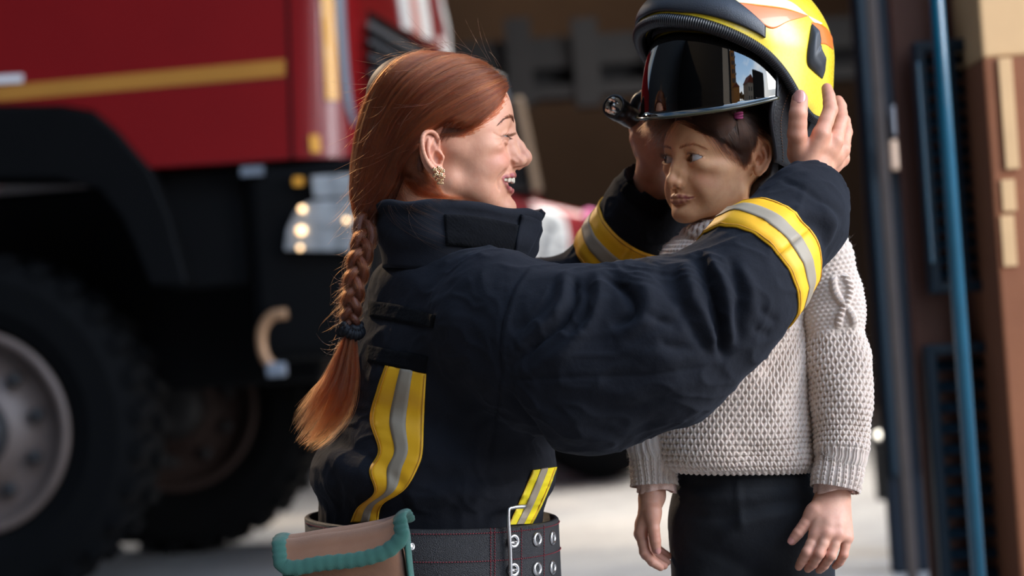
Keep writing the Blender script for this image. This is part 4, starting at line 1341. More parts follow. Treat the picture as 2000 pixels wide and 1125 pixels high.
# scrunchie
sc = smooth_curve([(a, .0) for a in np.linspace(0, 1, 40)], 40)
ring = []
for k in range(64):
    a = 2 * PI * k / 64
    ring.append(V(685, 649, 3.385) + np.array((math.cos(a) * .0125, math.sin(a) * .0125, math.sin(2 * a + .6) * .0025 + math.cos(a) * -.0015)))
mb = MB(); mb.add(tube(ring, [.0075 + .0016 * math.sin(k * 1.9) + .001 * math.sin(k * 3.3) for k in range(64)], 14, True))
ring2 = [p + np.array((math.sin(i * .7) * .002, 0, .006 + math.sin(i * .5) * .003)) for i, p in enumerate(ring)]
mb.add(tube(ring2, [.0052 + .0012 * math.sin(k * 2.3) for k in range(64)], 12, True))
mb.build('hair_band', cloth_mat('black_satin', (.004, .004, .005), .6, sheen=.02), hair_o, True)

# earring: a cluster of gold flowers hanging from the lobe
ear = MB(); rr = np.random.default_rng(3)
for (px, py, r) in [(849, 331, 3.2), (857, 329, 3.4), (864, 334, 3.4), (852, 339, 3.6), (860, 342, 3.6), (866, 345, 2.8), (848, 343, 2.6), (854, 349, 3.4), (862, 351, 3.0), (857, 357, 2.8), (863, 358, 2.4)]:
    l, nn = WSURF.hit(px, py)
    c = V(px, py, (l[1] if l is not None and l[1] < 3.40 else 3.375) - .0035 + rr.normal() * .0008)
    for k in range(5):
        a = 2 * PI * k / 5 + rr.random()
        bm = bmesh.new(); bmesh.ops.create_icosphere(bm, subdivisions=2, radius=r * .00050)
        o = np.array((math.cos(a), -.25, math.sin(a))) * r * .00060
        ear.add(([c + o + np.array((q.co.x, q.co.y * .5, q.co.z)) for q in bm.verts], [[q.index for q in f.verts] for f in bm.faces])); bm.free()
    bm = bmesh.new(); bmesh.ops.create_icosphere(bm, subdivisions=2, radius=r * .00034)
    ear.add(([c + np.array((q.co.x, q.co.y - r * .0003, q.co.z)) for q in bm.verts], [[q.index for q in f.verts] for f in bm.faces])); bm.free()
ear.build('earring', M['gold'], woman, True)
# ---- belt
t = NT('belt_leather'); o = t.obj()
vor = t.n('TexVoronoi', i_Vector=o, i_Scale=900.0).outputs['Distance']
n1 = t.noise(o, 40, 4)
t.set(Base_Color=t.mix(n1, (.007, .006, .0065), (.018, .015, .016)), Roughness=t.maprange(vor, .2, .6, .38, .7), Specular_IOR_Level=.6)
t.bump(t.math('SUBTRACT', 1.0, vor), .9, .0012)
M['belt'] = t.m
M['steel'] = simple('nickel_steel', (.62, .60, .58), .28, 1.0, noise=.15, nscale=120)
M['red_thread'] = simple('red_thread', (.23, .02, .03), .7)
M['black_hole'] = simple('black_rubber', (.006, .006, .006), .6)
BC = V(845, 1067, 3.46); BUP = np.array((-.045, 0, 1.0)); BUP /= np.linalg.norm(BUP)


def belt_pt(a, z, r=0.0):
    d = BF * math.cos(a) * (.176 + r) + BL * math.sin(a) * (.192 + r)
    return BC + d + BUP * z - np.array((0, 0, 1)) * 0


def belt_ring(z0, z1, r0, r1, nA=140, rnd=.002):
    vs, fs = [], []
    prof = [(r0, z0), (r1 - rnd, z0), (r1, z0 + rnd), (r1, z1 - rnd), (r1 - rnd, z1), (r0, z1)]; m = len(prof)
    for i in range(nA):
        a = 2 * PI * i / nA
        for r, z in prof: vs.append(belt_pt(a, z, r))
    for i in range(nA):
        for j in range(m):
            k = (i + 1) % nA
            fs.append((i * m + j, k * m + j, k * m + (j + 1) % m, i * m + (j + 1) % m))
    return vs, fs


HB = .043
belt = MB().add(belt_ring(-HB, HB, -.004, .003)).build('belt', M['belt'], woman, True)
BS = Surf(*[np.array(x) for x in belt_ring(-HB, HB, -.004, .003)][0:1], belt_ring(-HB, HB, -.004, .003)[1])
# red stitching: two lengthwise rows, and cross rows by the buckle
mb = MB()
for z in (HB - .006, -.001):
    for i in range(190):
        a = -.75 + 4.1 * i / 190
        mb.add(tube([belt_pt(a + .000, z, .0033), belt_pt(a + .008, z, .0041), belt_pt(a + .013, z, .0033)], .0006, 5))
for px in (958, 966, 1018, 1062):
    for k in range(22):
        y = 1026 + k * 5.4
        l, n = BS.hit(px, y)
        if l is None: continue
        l2, n2 = BS.hit(px, y + 3.4)
        if l2 is None: continue
        mb.add(tube([l + n * .0002, (l + l2) / 2 + n * .001, l2 + n * .0002], .0006, 5))
mb.build('red_stitching', M['red_thread'], belt, True)


def torus_at(c, n, R, r, nu=28, nv=10):
    n = np.asarray(n, float); e1 = np.cross(n, (0, 0, 1)); e1 /= np.linalg.norm(e1); e2 = np.cross(n, e1)
    return tube([c + (e1 * math.cos(a) + e2 * math.sin(a)) * R for a in np.linspace(0, 2 * PI, nu, endpoint=False)], r, nv, True)


for px, py in ((1002, 1057), (1048, 1053), (1078, 1050), (1002, 1113), (1048, 1111), (1078, 1108)):
    l, n = BS.hit(px, py)
    if l is None: continue
    e = MB().add(torus_at(l + n * .0008, n, .0074, .0030)).build('eyelet', M['steel'], belt, True)
    e1 = np.cross(n, (0, 0, 1)); e1 /= np.linalg.norm(e1); e2 = np.cross(n, e1)
    disc = [l + n * .0007] + [l + n * .0007 + (e1 * math.cos(a) + e2 * math.sin(a)) * .0055 for a in np.linspace(0, 2 * PI, 20, endpoint=False)]
    disc2 = [p - n * .002 for p in disc]
    fs = [(0, i, i % 20 + 1) for i in range(1, 21)] + [(21, 21 + i % 20 + 1, 21 + i) for i in range(1, 21)] + [(i, 21 + i, 21 + i % 20 + 1, i % 20 + 1) for i in range(1, 21)]
    mesh_obj('eyelet_hole', disc + disc2, fs, M['black_hole'], e, True, smooth=False)
# buckle: a bent steel bar frame and two prongs
l0, n0 = BS.hit(990, 1070)
lr, nr = BS.hit(1024, 1060)
tb, bb = l0 + BUP * (.052) + n0 * .007, l0 - BUP * .052 + n0 * .007
tr = lr + BUP * .050 + nr * .004; br = lr - BUP * .050 + nr * .004
pts = smooth_curve([tr - nr * .006, tr, tb + (tr - tb) * .25 + BUP * .002, tb - BUP * .004, l0 + n0 * .0075, bb + BUP * .004, bb + (br - bb) * .25 - BUP * .002, br, br - nr * .006], 60)
MB().add(tube(pts, .0030, 12)).build('buckle', M['steel'], belt, True)
for py in (1060, 1114):
    a, n = BS.hit(988, py); b, n2 = BS.hit(1006, py - 1)
    MB().add(tube(smooth_curve([a + n * .0075, (a + b) / 2 + n * .0072, b + n2 * .002, b + n2 * -.003], 14), .0022, 8)).build('buckle_prong', M['steel'], belt, True)

# ---- canvas pouch on the belt
def canvas(name, c0, c1, sc=420):
    t = NT(name); o = t.obj()
    w = t.n('TexWave', i_Vector=o, i_Scale=sc / 6.28 * 5.0, i_Distortion=.4, bands_direction='DIAGONAL').outputs['Fac']
    n = t.noise(o, 35, 5); f = t.noise(o, 500, 2)
    t.set(Base_Color=t.mix(t.math('ADD', t.math('MULTIPLY', w, .5), t.math('MULTIPLY', n, .5)), c0, c1), Roughness=.9, Sheen_Weight=.2)
    t.bump(t.math('ADD', w, f), .7, .0010)
    return t.m


M['canvas'] = canvas('brown_canvas', (.20, .085, .042), (.36, .165, .085))
M['webbing'] = canvas('green_webbing', (.018, .080, .058), (.050, .175, .125), 420)
pc = V(690, 1100, 3.25)
pouch = empty('belt_pouch', FRAME @ Vector(pc + np.array((0, 0, -.10))))
tag(pouch, 'brown canvas pouch with green edging, hung on the kneeling woman\'s belt', 'pouch')
# body: a soft box, wider below
PX = np.array((.955, -.10, .155)); PX /= np.linalg.norm(PX)           # along the belt
PO = np.array((-.20, -1, 0)); PO -= PX * PO.dot(PX); PO /= np.linalg.norm(PO)   # away from the wearer
PU = np.cross(PO, PX) * -1; PU = PU if PU[2] > 0 else -PU
p0 = V(674, 1072, 3.242)


def PP(x, o, u): return p0 + PX * x + PO * o + PU * u


def soft_box(x0, x1, o0, o1, u0, u1, e=.25, n=18):
    bm = bmesh.new(); bmesh.ops.create_cube(bm, size=2)
    bmesh.ops.subdivide_edges(bm, edges=bm.edges[:], cuts=n, use_grid_fill=True)
    vs = []
    for v in bm.verts:
        p = np.array(v.co); r = (np.abs(p) ** 7).sum() ** (1 / 7)
        p = p / r
        x, o, u = (x0 + x1) / 2 + p[0] * (x1 - x0) / 2, (o0 + o1) / 2 + p[1] * (o1 - o0) / 2, (u0 + u1) / 2 + p[2] * (u1 - u0) / 2
        vs.append(PP(x, o, u))
    vs = np.array(vs); fs = [[v.index for v in f.verts] for f in bm.faces]; bm.free()
    vs += (vnoise(vs * 40, 8) * .0025)[:, None] * PO
    return vs, fs


MB().add(soft_box(-.072, .078, -.026, .026, -.16, .012)).build('pouch_body', M['canvas'], pouch, True)
# flap: over the top and down the front, with a rounded free edge
def flap_pt(a, b, off=0.0):
    """a 0..1 along the belt, b 0..1 from the back edge over to the free edge"""
    x = -.080 + .166 * a
    L = .092 * b                       # distance along the flap
    corner = .012 * (max(0, abs(a - .5) * 2 - .62) / .38) ** 2
    if L < .052:
        o, u = -.028 + L, .020 + .012 * math.sin(PI * min(1, L / .06)) * .8
    else:
        k = min((L - .052) / .020, 1) * PI / 2
        o = .024 + .013 * math.sin(k); u = .026 - .013 * (1 - math.cos(k)) - max(0, L - .072)
        if L > .072: o += .006 * math.sin((L - .072) / .046 * PI)
    u += corner * b * .9 - .010 * (1 - a) * (.3 + .7 * b) + .006 * math.sin(a * 7) * b * .5
    return PP(x, o + off * .6, u + off * .6)


na, nb = 40, 36
P = np.array([[flap_pt(i / (na - 1), j / (nb - 1)) for j in range(nb)] for i in range(na)])
Nn = np.cross(np.gradient(P, axis=0), np.gradient(P, axis=1)); Nn /= np.linalg.norm(Nn, axis=2)[..., None]
if (Nn[na // 2, nb // 3]).dot(PU) < 0: Nn = -Nn
vf = sheet(P, Nn, .001, .003)
fl = MB().add(vf).build('flap', M['canvas'], pouch, True)
edge = [P[0, j] for j in range(0, nb)] + [P[i, nb - 1] for i in range(1, na)] + [P[na - 1, j] for j in range(nb - 2, -1, -1)]
en = [Nn[0, j] for j in range(0, nb)] + [Nn[i, nb - 1] for i in range(1, na)] + [Nn[na - 1, j] for j in range(nb - 2, -1, -1)]
edge = np.array(edge) + np.array(en) * .002
edge = smooth_curve(edge[::3], 160)
en2 = smooth_curve(np.array(en)[::3], 160)
MB().add(tube(edge, [.0105 + .0006 * math.sin(k * 1.3) for k in range(160)], 14, flat=(en2, .42))).build('flap_edging', M['webbing'], fl, True)
# side gusset strap with a snap
g = smooth_curve([PP(.081, -.022, .024), PP(.086, .000, .010), PP(.085, .012, -.03), PP(.082, .012, -.10), PP(.080, .012, -.15)], 40)
MB().add(tube(g, .014, 14, flat=(PX, .30))).build('side_edging', M['webbing'], pouch, True)
g = smooth_curve([PP(-.075, .022, -.012), PP(-.074, .030, -.05), PP(-.074, .030, -.15)], 24)
MB().add(tube(g, .010, 14, flat=(PO, .30))).build('side_edging', M['webbing'], pouch, True)
for c, n in ((PP(.0905, .004, -.010), PX * .8 + PO * .5), (PP(-.073, .0335, -.028), PO)):
    n = n / np.linalg.norm(n)
    s_ = MB().add(torus_at(c, n, .0040, .0016))
    bm = bmesh.new(); bmesh.ops.create_uvsphere(bm, u_segments=16, v_segments=8, radius=.0042)
    s_.add(([c + np.array(v.co) - n * np.array(v.co).dot(n) * .6 for v in bm.verts], [[v.index for v in f.verts] for f in bm.faces])); bm.free()
    s_.build('snap', M['steel'], pouch, True)
bm = bmesh.new()
v_, f_ = soft_box(-.05, .040, .024, .031, -.085, -.040, n=8)
mesh_obj('fleece_patch', v_, f_, M['navy_dark'], pouch, True)
# ------------------------------------------------------------------ the girl
gp = Pose(V(1398, 313, 3.50), (-math.sin(.95), -math.cos(.95), 0), (0, 0, 1))
gfz = floor_z(.33, 3.5)
girl = empty('person', FRAME @ Vector((.33, 3.5, gfz)))
tag(girl, 'young girl in a cream knitted sweater and black trousers standing with arms hanging down', 'person')
gbase = (0.78, 0.41, 0.205)
S = SDF(); build_head(S, H_GIRL, gp)
hv, hq = sdf_mesh(S, gp.o + (-.13, -.13, -.165), gp.o + (.13, .13, .12), .0012)
hv = relax(hv, hq, 1, .4)
hv = relax_at(hv, hq, soft_spots(hv, gp, [((56, 44, -18), (18, 14, 13)), ((66, 30, -20), (10, 13, 8)), ((40, 54, -30), (22, 12, 26)), ((73, 13, -28), (6, 5, 7))]), 26)
GSURF = Surf(hv, hq)
# her left hand (right in the picture), back of the hand to the camera
GL_F = [
    [(1592, 1046, 3.392, .0078), (1576, 1078, 3.384, .0074), (1566, 1096, 3.395, .0066), (1560, 1107, 3.405, .0056)],
    [(1615, 1042, 3.388, .0080), (1600, 1081, 3.380, .0077), (1588, 1101, 3.394, .0068), (1578, 1111, 3.407, .0057)],
    [(1637, 1044, 3.392, .0077), (1623, 1085, 3.384, .0073), (1610, 1104, 3.398, .0064), (1600, 1114, 3.41, .0054)],
    [(1654, 1050, 3.402, .0070), (1648, 1083, 3.398, .0064), (1640, 1098, 3.408, .0057), (1631, 1106, 3.418, .0048)]]
GL_T = [(1592, 1000, 3.408, .0110), (1573, 1023, 3.404, .0086), (1559, 1041, 3.402, .0079), (1547, 1056, 3.404, .0066)]
S = SDF()
hand_sdf(S, (1627, 968, 3.425), GL_F, GL_T, k=.0032, palm_r=.0098, wr=.0185, web=.006, fore=(1636, 900, 3.43, .021))
ga, gaq = sdf_mesh(S, V(1520, 1140, 3.30), V(1690, 860, 3.50), .0010)
# her right hand, seen from the thumb side
GR_F = [
    [(1252, 1040, 3.455, .0080), (1259, 1078, 3.450, .0075), (1274, 1097, 3.450, .0066), (1290, 1108, 3.452, .0055)],
    [(1251, 1043, 3.472, .0080), (1262, 1083, 3.468, .0076), (1280, 1098, 3.466, .0066), (1297, 1105, 3.467, .0056)],
    [(1253, 1040, 3.488, .0077), (1270, 1076, 3.486, .0072), (1288, 1090, 3.484, .0064), (1303, 1098, 3.484, .0054)],
    [(1257, 1034, 3.502, .0070), (1276, 1064, 3.502, .0064), (1292, 1078, 3.50, .0058), (1307, 1086, 3.50, .0048)]]
GR_T = [(1274, 1000, 3.448, .0105), (1277, 1034, 3.440, .0084), (1280, 1056, 3.440, .0078), (1282, 1073, 3.443, .0066)]
S = SDF()
hand_sdf(S, (1274, 966, 3.472), GR_F, GR_T, k=.0032, palm_r=.0098, wr=.0175, web=.006, fore=(1280, 900, 3.475, .020))
gb, gbq = sdf_mesh(S, V(1210, 1140, 3.36), V(1340, 860, 3.60), .0010)
S = SDF()
S.cone(V(1418, 420, 3.51), V(1425, 520, 3.51), .04, .05, .02); S.ell(V(1428, 640, 3.51), (.095, .06, .15), .03); S.ell(V(1452, 880, 3.51), (.075, .055, .09), .04)
S.chain([V(1590, 520, 3.50), V(1640, 720, 3.47), V(1636, 910, 3.43)], [.032, .028, .02], .02); S.chain([V(1345, 525, 3.56), V(1290, 720, 3.545), V(1279, 910, 3.475)], [.032, .028, .019], .02)
for x in (1402, 1540):
    a = V(x, 950, 3.51); b = V(x, 1200, 3.51); c = b.copy(); c[2] = floor_z(c[0], c[1]) + .08
    S.chain([a, b, c], [.048, .042, .032], .02)
gc, gcq = sdf_mesh(S, V(1180, 1480, 3.3) + (0, 0, -.4), V(1720, 400, 3.65), .008)
vv, qq = join_meshes([(hv, hq), (ga, gaq), (gb, gbq), (relax(gc, gcq, 2), gcq)])


def kid_cols(v, fs):
    c = np.tile(np.array((.62, .33, .22)), (len(v), 1))
    for f in fs:
        for i, (x, y, d, r) in enumerate(f):
            w = np.exp(-(np.linalg.norm(v - V(x, y, d), axis=1) / (r * 1.3)) ** 2)[:, None] * .4
            c = c * (1 - w) + np.array((.56, .17, .115)) * w
    return c


cc = np.concatenate((skin_cols(hv, gp, H_GIRL, gbase, (0.31, 0.072, 0.062), (0.62, 0.22, 0.13)), kid_cols(ga, GL_F + [GL_T]), kid_cols(gb, GR_F + [GR_T]), np.tile(np.array(gbase), (len(gc), 1))))
mesh_obj('body', vv, qq, M['skin'], girl, True, cols=cc)
nm = MB(); nail(nm, GL_T[3], GL_T[2], (-.3, -1, .3), .0067); nm.build('thumb_nail', M['nail'], girl, True)
nm = MB(); nail(nm, GR_T[3], GR_T[2], (.45, -1, 0), .0067); nm.build('thumb_nail', M['nail'], girl, True)
for s in (1, -1):
    eyeball('eye', gp, (57, 29 * s, 0), 12, (-.97, -.24, 0.03), girl, (.045, .022, .010))
    hair_obj('eyebrow', brow_strands(gp, GSURF, [(74, 8, 14, 1.5), (71, 20, 17.5, 1.8), (64, 34, 18.5, 1.4), (56, 47, 13, 0.8)], 260, 5, RNG, s), 0.00009, M['brow'], girl)
    hair_obj('eyelashes', lash_strands(gp, H_GIRL, 110, 4.8, RNG, s, curl=.5) + lash_strands(gp, H_GIRL, 36, 2.2, RNG, s, upper=False), 0.00013, M['lash'], girl)

# ---- hair: dark brown, parted and drawn back to a small pink band
M['hair_dark'] = hair_mat('dark_hair', (0.018, 0.008, 0.005), (0.065, 0.026, 0.013), .3)
M['hair_dark_base'] = simple('dark_hair_under', (.012, .006, .004), .6, noise=.4, nscale=200)
S = SDF()
S.ell(gp((-10, 0, 27)), (.0875, .0755, .0755), .01, gp.R); S.ell(gp((24, 0, 42)), (.046, .058, .046), .02, gp.R)
S.ell(gp((-45, 0, -22)), (.05, .062, .06), .02, gp.R)
HLG = [(140, 50), (90, 58), (70, 56), (60, 50), (52, 34), (40, 18), (34, 20), (22, 10), (10, 4), (-6, 4), (-12, 22), (-17, 32), (-30, 35), (-48, 31), (-54, 8), (-48, -22), (-30, -36), (-20, -90), (140, -90)]


def face_region_g(p):
    q = gp.inv(p); x, z = q[:, 0], q[:, 2]
    P = np.array(HLG, float); n = len(P); d = np.full(len(q), 1e9); ins = np.zeros(len(q), bool)
    for i in range(n):
        a, b = P[i], P[(i + 1) % n]; e = b - a; wx, wz = x - a[0], z - a[1]
        t = np.clip((wx * e[0] + wz * e[1]) / (e @ e), 0, 1)
        d = np.minimum(d, (wx - t * e[0]) ** 2 + (wz - t * e[1]) ** 2)
        ins ^= ((a[1] > z) != (b[1] > z)) & (x < (b[0] - a[0]) * (z - a[1]) / (b[1] - a[1] + 1e-9) + a[0])
    return (np.sqrt(d) * np.where(ins, -1, 1) * .001).astype(f32)


S.fn(face_region_g, .005, gp.o, 9, 'sub')
v2, q2 = sdf_mesh(S, gp.o + (-.13, -.13, -.12), gp.o + (.13, .13, .12), .0025)
v2 = relax(v2, q2, 2)
ghair = mesh_obj('hair', v2, q2, M['hair_dark_base'], girl, True)
GH = Surf(np.concatenate((v2, hv)), np.concatenate((q2, hq + len(v2))))
st = []


def lay(path, n, w0, w1, off=.0012, jit=.6, mm=14, tail=None):
    """a lock combed along a pixel path on the head"""
    g = smooth_curve(path, mm)
    for _ in range(n):
        o = RNG.normal() * .7; e = RNG.normal() * .35; of_ = off * (.6 + 1.0 * RNG.random()); t0 = RNG.random() * .25; t1 = 1 - .34 * RNG.random() ** 1.5; P = []
        for k in range(mm):
            f = k / (mm - 1); i = (t0 + (t1 - t0) * f) * (mm - 1); j = min(int(i), mm - 2); p = g[j] + (g[j + 1] - g[j]) * (i - j)
            tgt = g[min(j + 1, mm - 1)] - g[max(j - 1, 0)]; nn2 = np.array((-tgt[1], tgt[0])); nn2 /= np.linalg.norm(nn2) + 1e-9
            w = w0 + (w1 - w0) * f
            x, y = p + nn2 * (o * w + e * jit * 4 * math.sin(3 * f + o))
            l, n_ = GH.hit(x, y, 3.2)
            if l is None: l, n_ = (P[-1] if P else V(x, y, 3.44)) + (V(x, y, 3.44) - V(*p, 3.44)) * .2, np.array((0, -1.0, 0))
            P.append(l + n_ * of_)
        P = np.array(P); P[1:-1] = (P[:-2] + 2 * P[1:-1] + P[2:]) / 4
        st.append(P)


# from the parting and the forehead back to the band
for a, b in (((1316, 205), (1380, 226)), ((1320, 214), (1385, 240)), ((1322, 222), (1390, 254)), ((1326, 228), (1400, 262)), ((1340, 200), (1395, 212)), ((1370, 196), (1410, 208)), ((1345, 240), (1405, 258)), ((1400, 196), (1425, 210)), ((1420, 195), (1432, 212)), ((1360, 246), (1408, 262)), ((1448, 196), (1444, 212)), ((1470, 200), (1455, 216))):
    lay([a, b, (1428, 236 + (b[1] - 236) * .4), (1440, 228)], 150, 7, 3)
# away from the band: a short tuft falling to the right and down over the ear's front
for p, n, w in (([(1440, 229), (1462, 236), (1482, 250), (1500, 272)], 130, 8), ([(1440, 229), (1466, 250), (1490, 264), (1506, 274)], 130, 10), ([(1441, 230), (1462, 258), (1470, 264), (1476, 272)], 110, 9),
                ([(1442, 227), (1470, 228), (1494, 244), (1506, 262)], 90, 8), ([(1438, 232), (1448, 256), (1454, 268), (1458, 286)], 90, 8)):
    lay(p, n, 3, w, .0022)
lay([(1442, 230), (1452, 250), (1461, 274), (1463, 300)], 220, 4, 8, .0026)
lay([(1441, 230), (1446, 252), (1452, 276), (1456, 306)], 160, 4, 8, .0024)
lay([(1448, 262), (1456, 286), (1460, 306), (1462, 322)], 260, 7, 5, .0016)
lay([(1436, 262), (1446, 290), (1452, 312), (1455, 332)], 220, 7, 5, .0014)
lay([(1462, 246), (1470, 262), (1472, 280), (1469, 298)], 200, 5, 4, .0022)
lay([(1372, 236), (1396, 268), (1418, 300), (1436, 322)], 70, 6, 10, .001)
lay([(1405, 250), (1425, 282), (1440, 308), (1448, 326)], 110, 8, 8, .0012)
lay([(1428, 250), (1444, 282), (1452, 306), (1456, 322)], 130, 8, 7, .0014)
lay([(1360, 236), (1378, 256), (1398, 282), (1412, 306)], 40, 6, 9, .001)
# fringe on the far side, swept to the left and down
for p, n in (([(1322, 208), (1306, 226), (1284, 240), (1262, 252)], 140), ([(1318, 216), (1300, 236), (1282, 252), (1268, 264)], 140), ([(1316, 222), (1304, 244), (1290, 262), (1280, 276)], 110),
             ([(1312, 206), (1290, 218), (1270, 236), (1258, 256)], 120), ([(1322, 220), (1312, 240), (1300, 258), (1292, 268)], 70)):
    g = smooth_curve(p, 14)
    for _ in range(n):
        o = RNG.normal(size=2) * 4; e = RNG.normal(size=2) * 7; dz = RNG.normal() * .006; P = []
        for k, q in enumerate(g):
            f = k / 13; x, y = q + o * (1 - f * .4) + e * f * f
            l, n_ = GH.hit(x, y, 3.2)
            d = (l[1] if l is not None and l[1] < 3.47 else 3.455) - .003 - .006 * f + dz * f
            P.append(V(x, y, d))
        P = np.array(P); P[1:-1] = (P[:-2] + 2 * P[1:-1] + P[2:]) / 4; st.append(P)
# hair at the nape, behind the ear
for _ in range(420):
    a = np.array((1486 + RNG.normal() * 10, 270 + RNG.normal() * 14)); b = np.array((1466 + RNG.normal() * 14, 380 + RNG.normal() * 16))
    st.append(np.array([V(*(a + (b - a) * f + np.array((10 * math.sin(3 * f), 0))), 3.505 + .015 * math.sin(f * 3) + RNG.random() * .012) for f in np.linspace(0, 1, 12)]))
hair_obj('hair_strands', st, [0.00011 * (.7 + .6 * RNG.random()) for _ in st], M['hair_dark'], ghair)
l, n_ = GH.hit(1440, 228, 3.2)
mb = MB()
for k in range(3):
    c = l + n_ * .004 + np.array((0, 0, .0028)) * (k - 1)
    mb.add(tube([c + np.array((math.cos(a) * .0052, math.sin(a) * .004, math.sin(a + k) * .0012)) for a in np.linspace(0, 2 * PI, 24, endpoint=False)], .0017, 8, True))
mb.build('hair_tie', simple('magenta_elastic', (.36, .05, .16), .8), ghair, True)
mb = MB()
l, n_ = GSURF.hit(1467, 341)
for k in range(3):
    bm = bmesh.new(); bmesh.ops.create_icosphere(bm, subdivisions=2, radius=.0012)
    c = l + n_ * .0008 + np.array((math.cos(k * 2.1 + .5), 0, math.sin(k * 2.1 + .5))) * .0012
    mb.add(([c + np.array(v.co) for v in bm.verts], [[v.index for v in f.verts] for f in bm.faces])); bm.free()
mb.build('ear_stud', M['gold'], girl, True)

# ---- sweater: chunky knit, built stitch by stitch as relief
def wool(name):
    t = NT(name); o = t.obj()
    hgt = t.attr('relief', 'Fac'); f = t.noise(o, 1500, 3); big = t.noise(o, 25, 4)
    c = t.mix(big, (.50, .385, .305), (.60, .475, .385))
    c = t.mix(t.maprange(f, .3, .75, .0, .5), c, (.68, .56, .465))
    t.set(Base_Color=c, Roughness=.95, Sheen_Weight=.35, Sheen_Roughness=.6, Specular_IOR_Level=.15, Subsurface_Weight=.08, Subsurface_Scale=.003)
    fib = t.n('TexWave', i_Vector=t.attr('puv', 'Vector'), i_Scale=220.0, i_Distortion=6.0, i_Detail=3.0, bands_direction='DIAGONAL').outputs['Fac']
    t.bump(t.math('ADD', f, t.math('MULTIPLY', fib, .6)), .5, .0009)
    return t.m


M['wool'] = wool('cream_wool')


def knit(u, v, w=.0098, h=.0080):
    """relief of staggered V stitches with purl bumps between, 0..1"""
    j = np.floor(v / h)
    best = np.zeros_like(u)
    for dj in (-1, 0, 1):
        jj = j + dj; y = v - (jj + .5) * h; off = (jj % 2) * .5
        x0 = u / w + off; a = (x0 - np.floor(x0) - .5) * w
        for s in (-1, 1):
            cx = s * .215 * w; sn, cs = -math.sin(.40 * s), math.cos(.40)
            dx = a - cx; xr = dx * cs - y * sn; yr = dx * sn + y * cs
            r2 = (xr / (.255 * w)) ** 2 + (yr / (.66 * h)) ** 2
            best = np.maximum(best, np.sqrt(np.maximum(0, 1 - r2)))
        for s in (-.5, .5):
            r2 = ((a - s * w) / (.27 * w)) ** 2 + ((y - .08 * h) / (.26 * h)) ** 2
            best = np.maximum(best, .62 * np.sqrt(np.maximum(0, 1 - r2)))
    return best


def rib(u, v, w=.0116, h=.0074):
    x = u / w; a = x - np.floor(x) - .5
    col = np.exp(-(a / .30) ** 4)
    j = np.floor(v / h); b = v / h - j - .5
    vs = 0
    for s in (-1, 1):
        vs = np.maximum(vs, np.exp(-((a - s * (.16 + .10 * b)) / .13) ** 2) * (1 - .35 * np.abs(b * 2) ** 2))
    return .25 + .75 * vs * col


def purl(u, v, w=.0076, h=.0060):
    j = np.floor(v / h); b = v / h - j - .5; x = u / w + (j % 2) * .5; a = x - np.floor(x) - .5
    return np.exp(-(b / .34) ** 2) * (.7 + .3 * np.cos(2 * PI * a))


def knit_tube(rows, nu, nv, relief, amp, closed_top=False, fold=None, up=None):
    """rows: (px, y, d, half width m, half depth m, twist) down the limb; returns verts, quads, uv, relief"""
    R = smooth_curve(np.array([(*V(r[0], r[1], r[2]), r[3], r[4]) for r in rows]), nv)
    C, A, Dp = R[:, :3], R[:, 3], R[:, 4]
    T = np.gradient(C, axis=0); T /= np.linalg.norm(T, axis=1)[:, None]
    if up is not None: T[:] = up
    E1 = np.cross(T, (0, 1, 0)); E1 /= np.linalg.norm(E1, axis=1)[:, None]; E1[E1[:, 0] < 0] *= -1
    E2 = np.cross(T, E1); E2[E2[:, 1] > 0] *= -1
    ang = np.linspace(-PI, PI, nu + 1)        # 0 = towards the camera, the seam at the back
    ex = 2.35
    cs, sn = np.cos(ang), np.sin(ang)
    sx = np.sign(sn) * np.abs(sn) ** (2 / ex); sy = np.sign(cs) * np.abs(cs) ** (2 / ex)
    P = C[:, None] + E1[:, None] * (A[:, None] * sx)[..., None] + E2[:, None] * (Dp[:, None] * sy)[..., None]
    if fold is not None: P = fold(P)
    N = np.cross(np.gradient(P, axis=1), np.gradient(P, axis=0)); N /= np.linalg.norm(N, axis=2)[..., None] + 1e-12
    if ((P - C[:, None]) * N).sum() < 0: N = -N
    mid = nv // 2
    per = np.concatenate(([0], np.cumsum(np.linalg.norm(np.diff(P[mid], axis=0), axis=1)))); per -= per[nu // 2]
    L = np.concatenate(([0], np.cumsum(np.linalg.norm(np.diff(C, axis=0), axis=1))))
    U, Vv = np.meshgrid(per, L)
    H = relief(U, Vv, L[-1])
    P = P + N * (H * amp)[..., None]
    vs = P.reshape(-1, 3); n = nu + 1
    i, j = np.meshgrid(np.arange(nv - 1), np.arange(nu), indexing='ij')
    q = np.stack((i * n + j, i * n + j + 1, (i + 1) * n + j + 1, (i + 1) * n + j), -1).reshape(-1, 4)
    return vs, q, np.stack((U, Vv), -1).reshape(-1, 2), H.reshape(-1), P


def warp(U, Vv, s):
    p = np.stack((U.ravel() * 60, Vv.ravel() * 60, np.full(U.size, s * 7.3)), 1)
    return U + .0009 * vnoise(p, s).reshape(U.shape), Vv + .0009 * vnoise(p + 5.5, s + 1).reshape(U.shape)


def torso_relief(U, Vv, L):
    u, v = warp(U, Vv, 1)
    k = knit(u, v); pu = purl(u, v)
    t = np.clip((v - .145) / .012, 0, 1)
    # two cables run down from the yoke
    out = pu * .6 * (1 - t) + k * t
    hem = np.clip((Vv - (L - .010)) / .006, 0, 1)
    return out * (1 - hem) + hem * .7 * np.abs(np.cos(u / .0096 * PI))


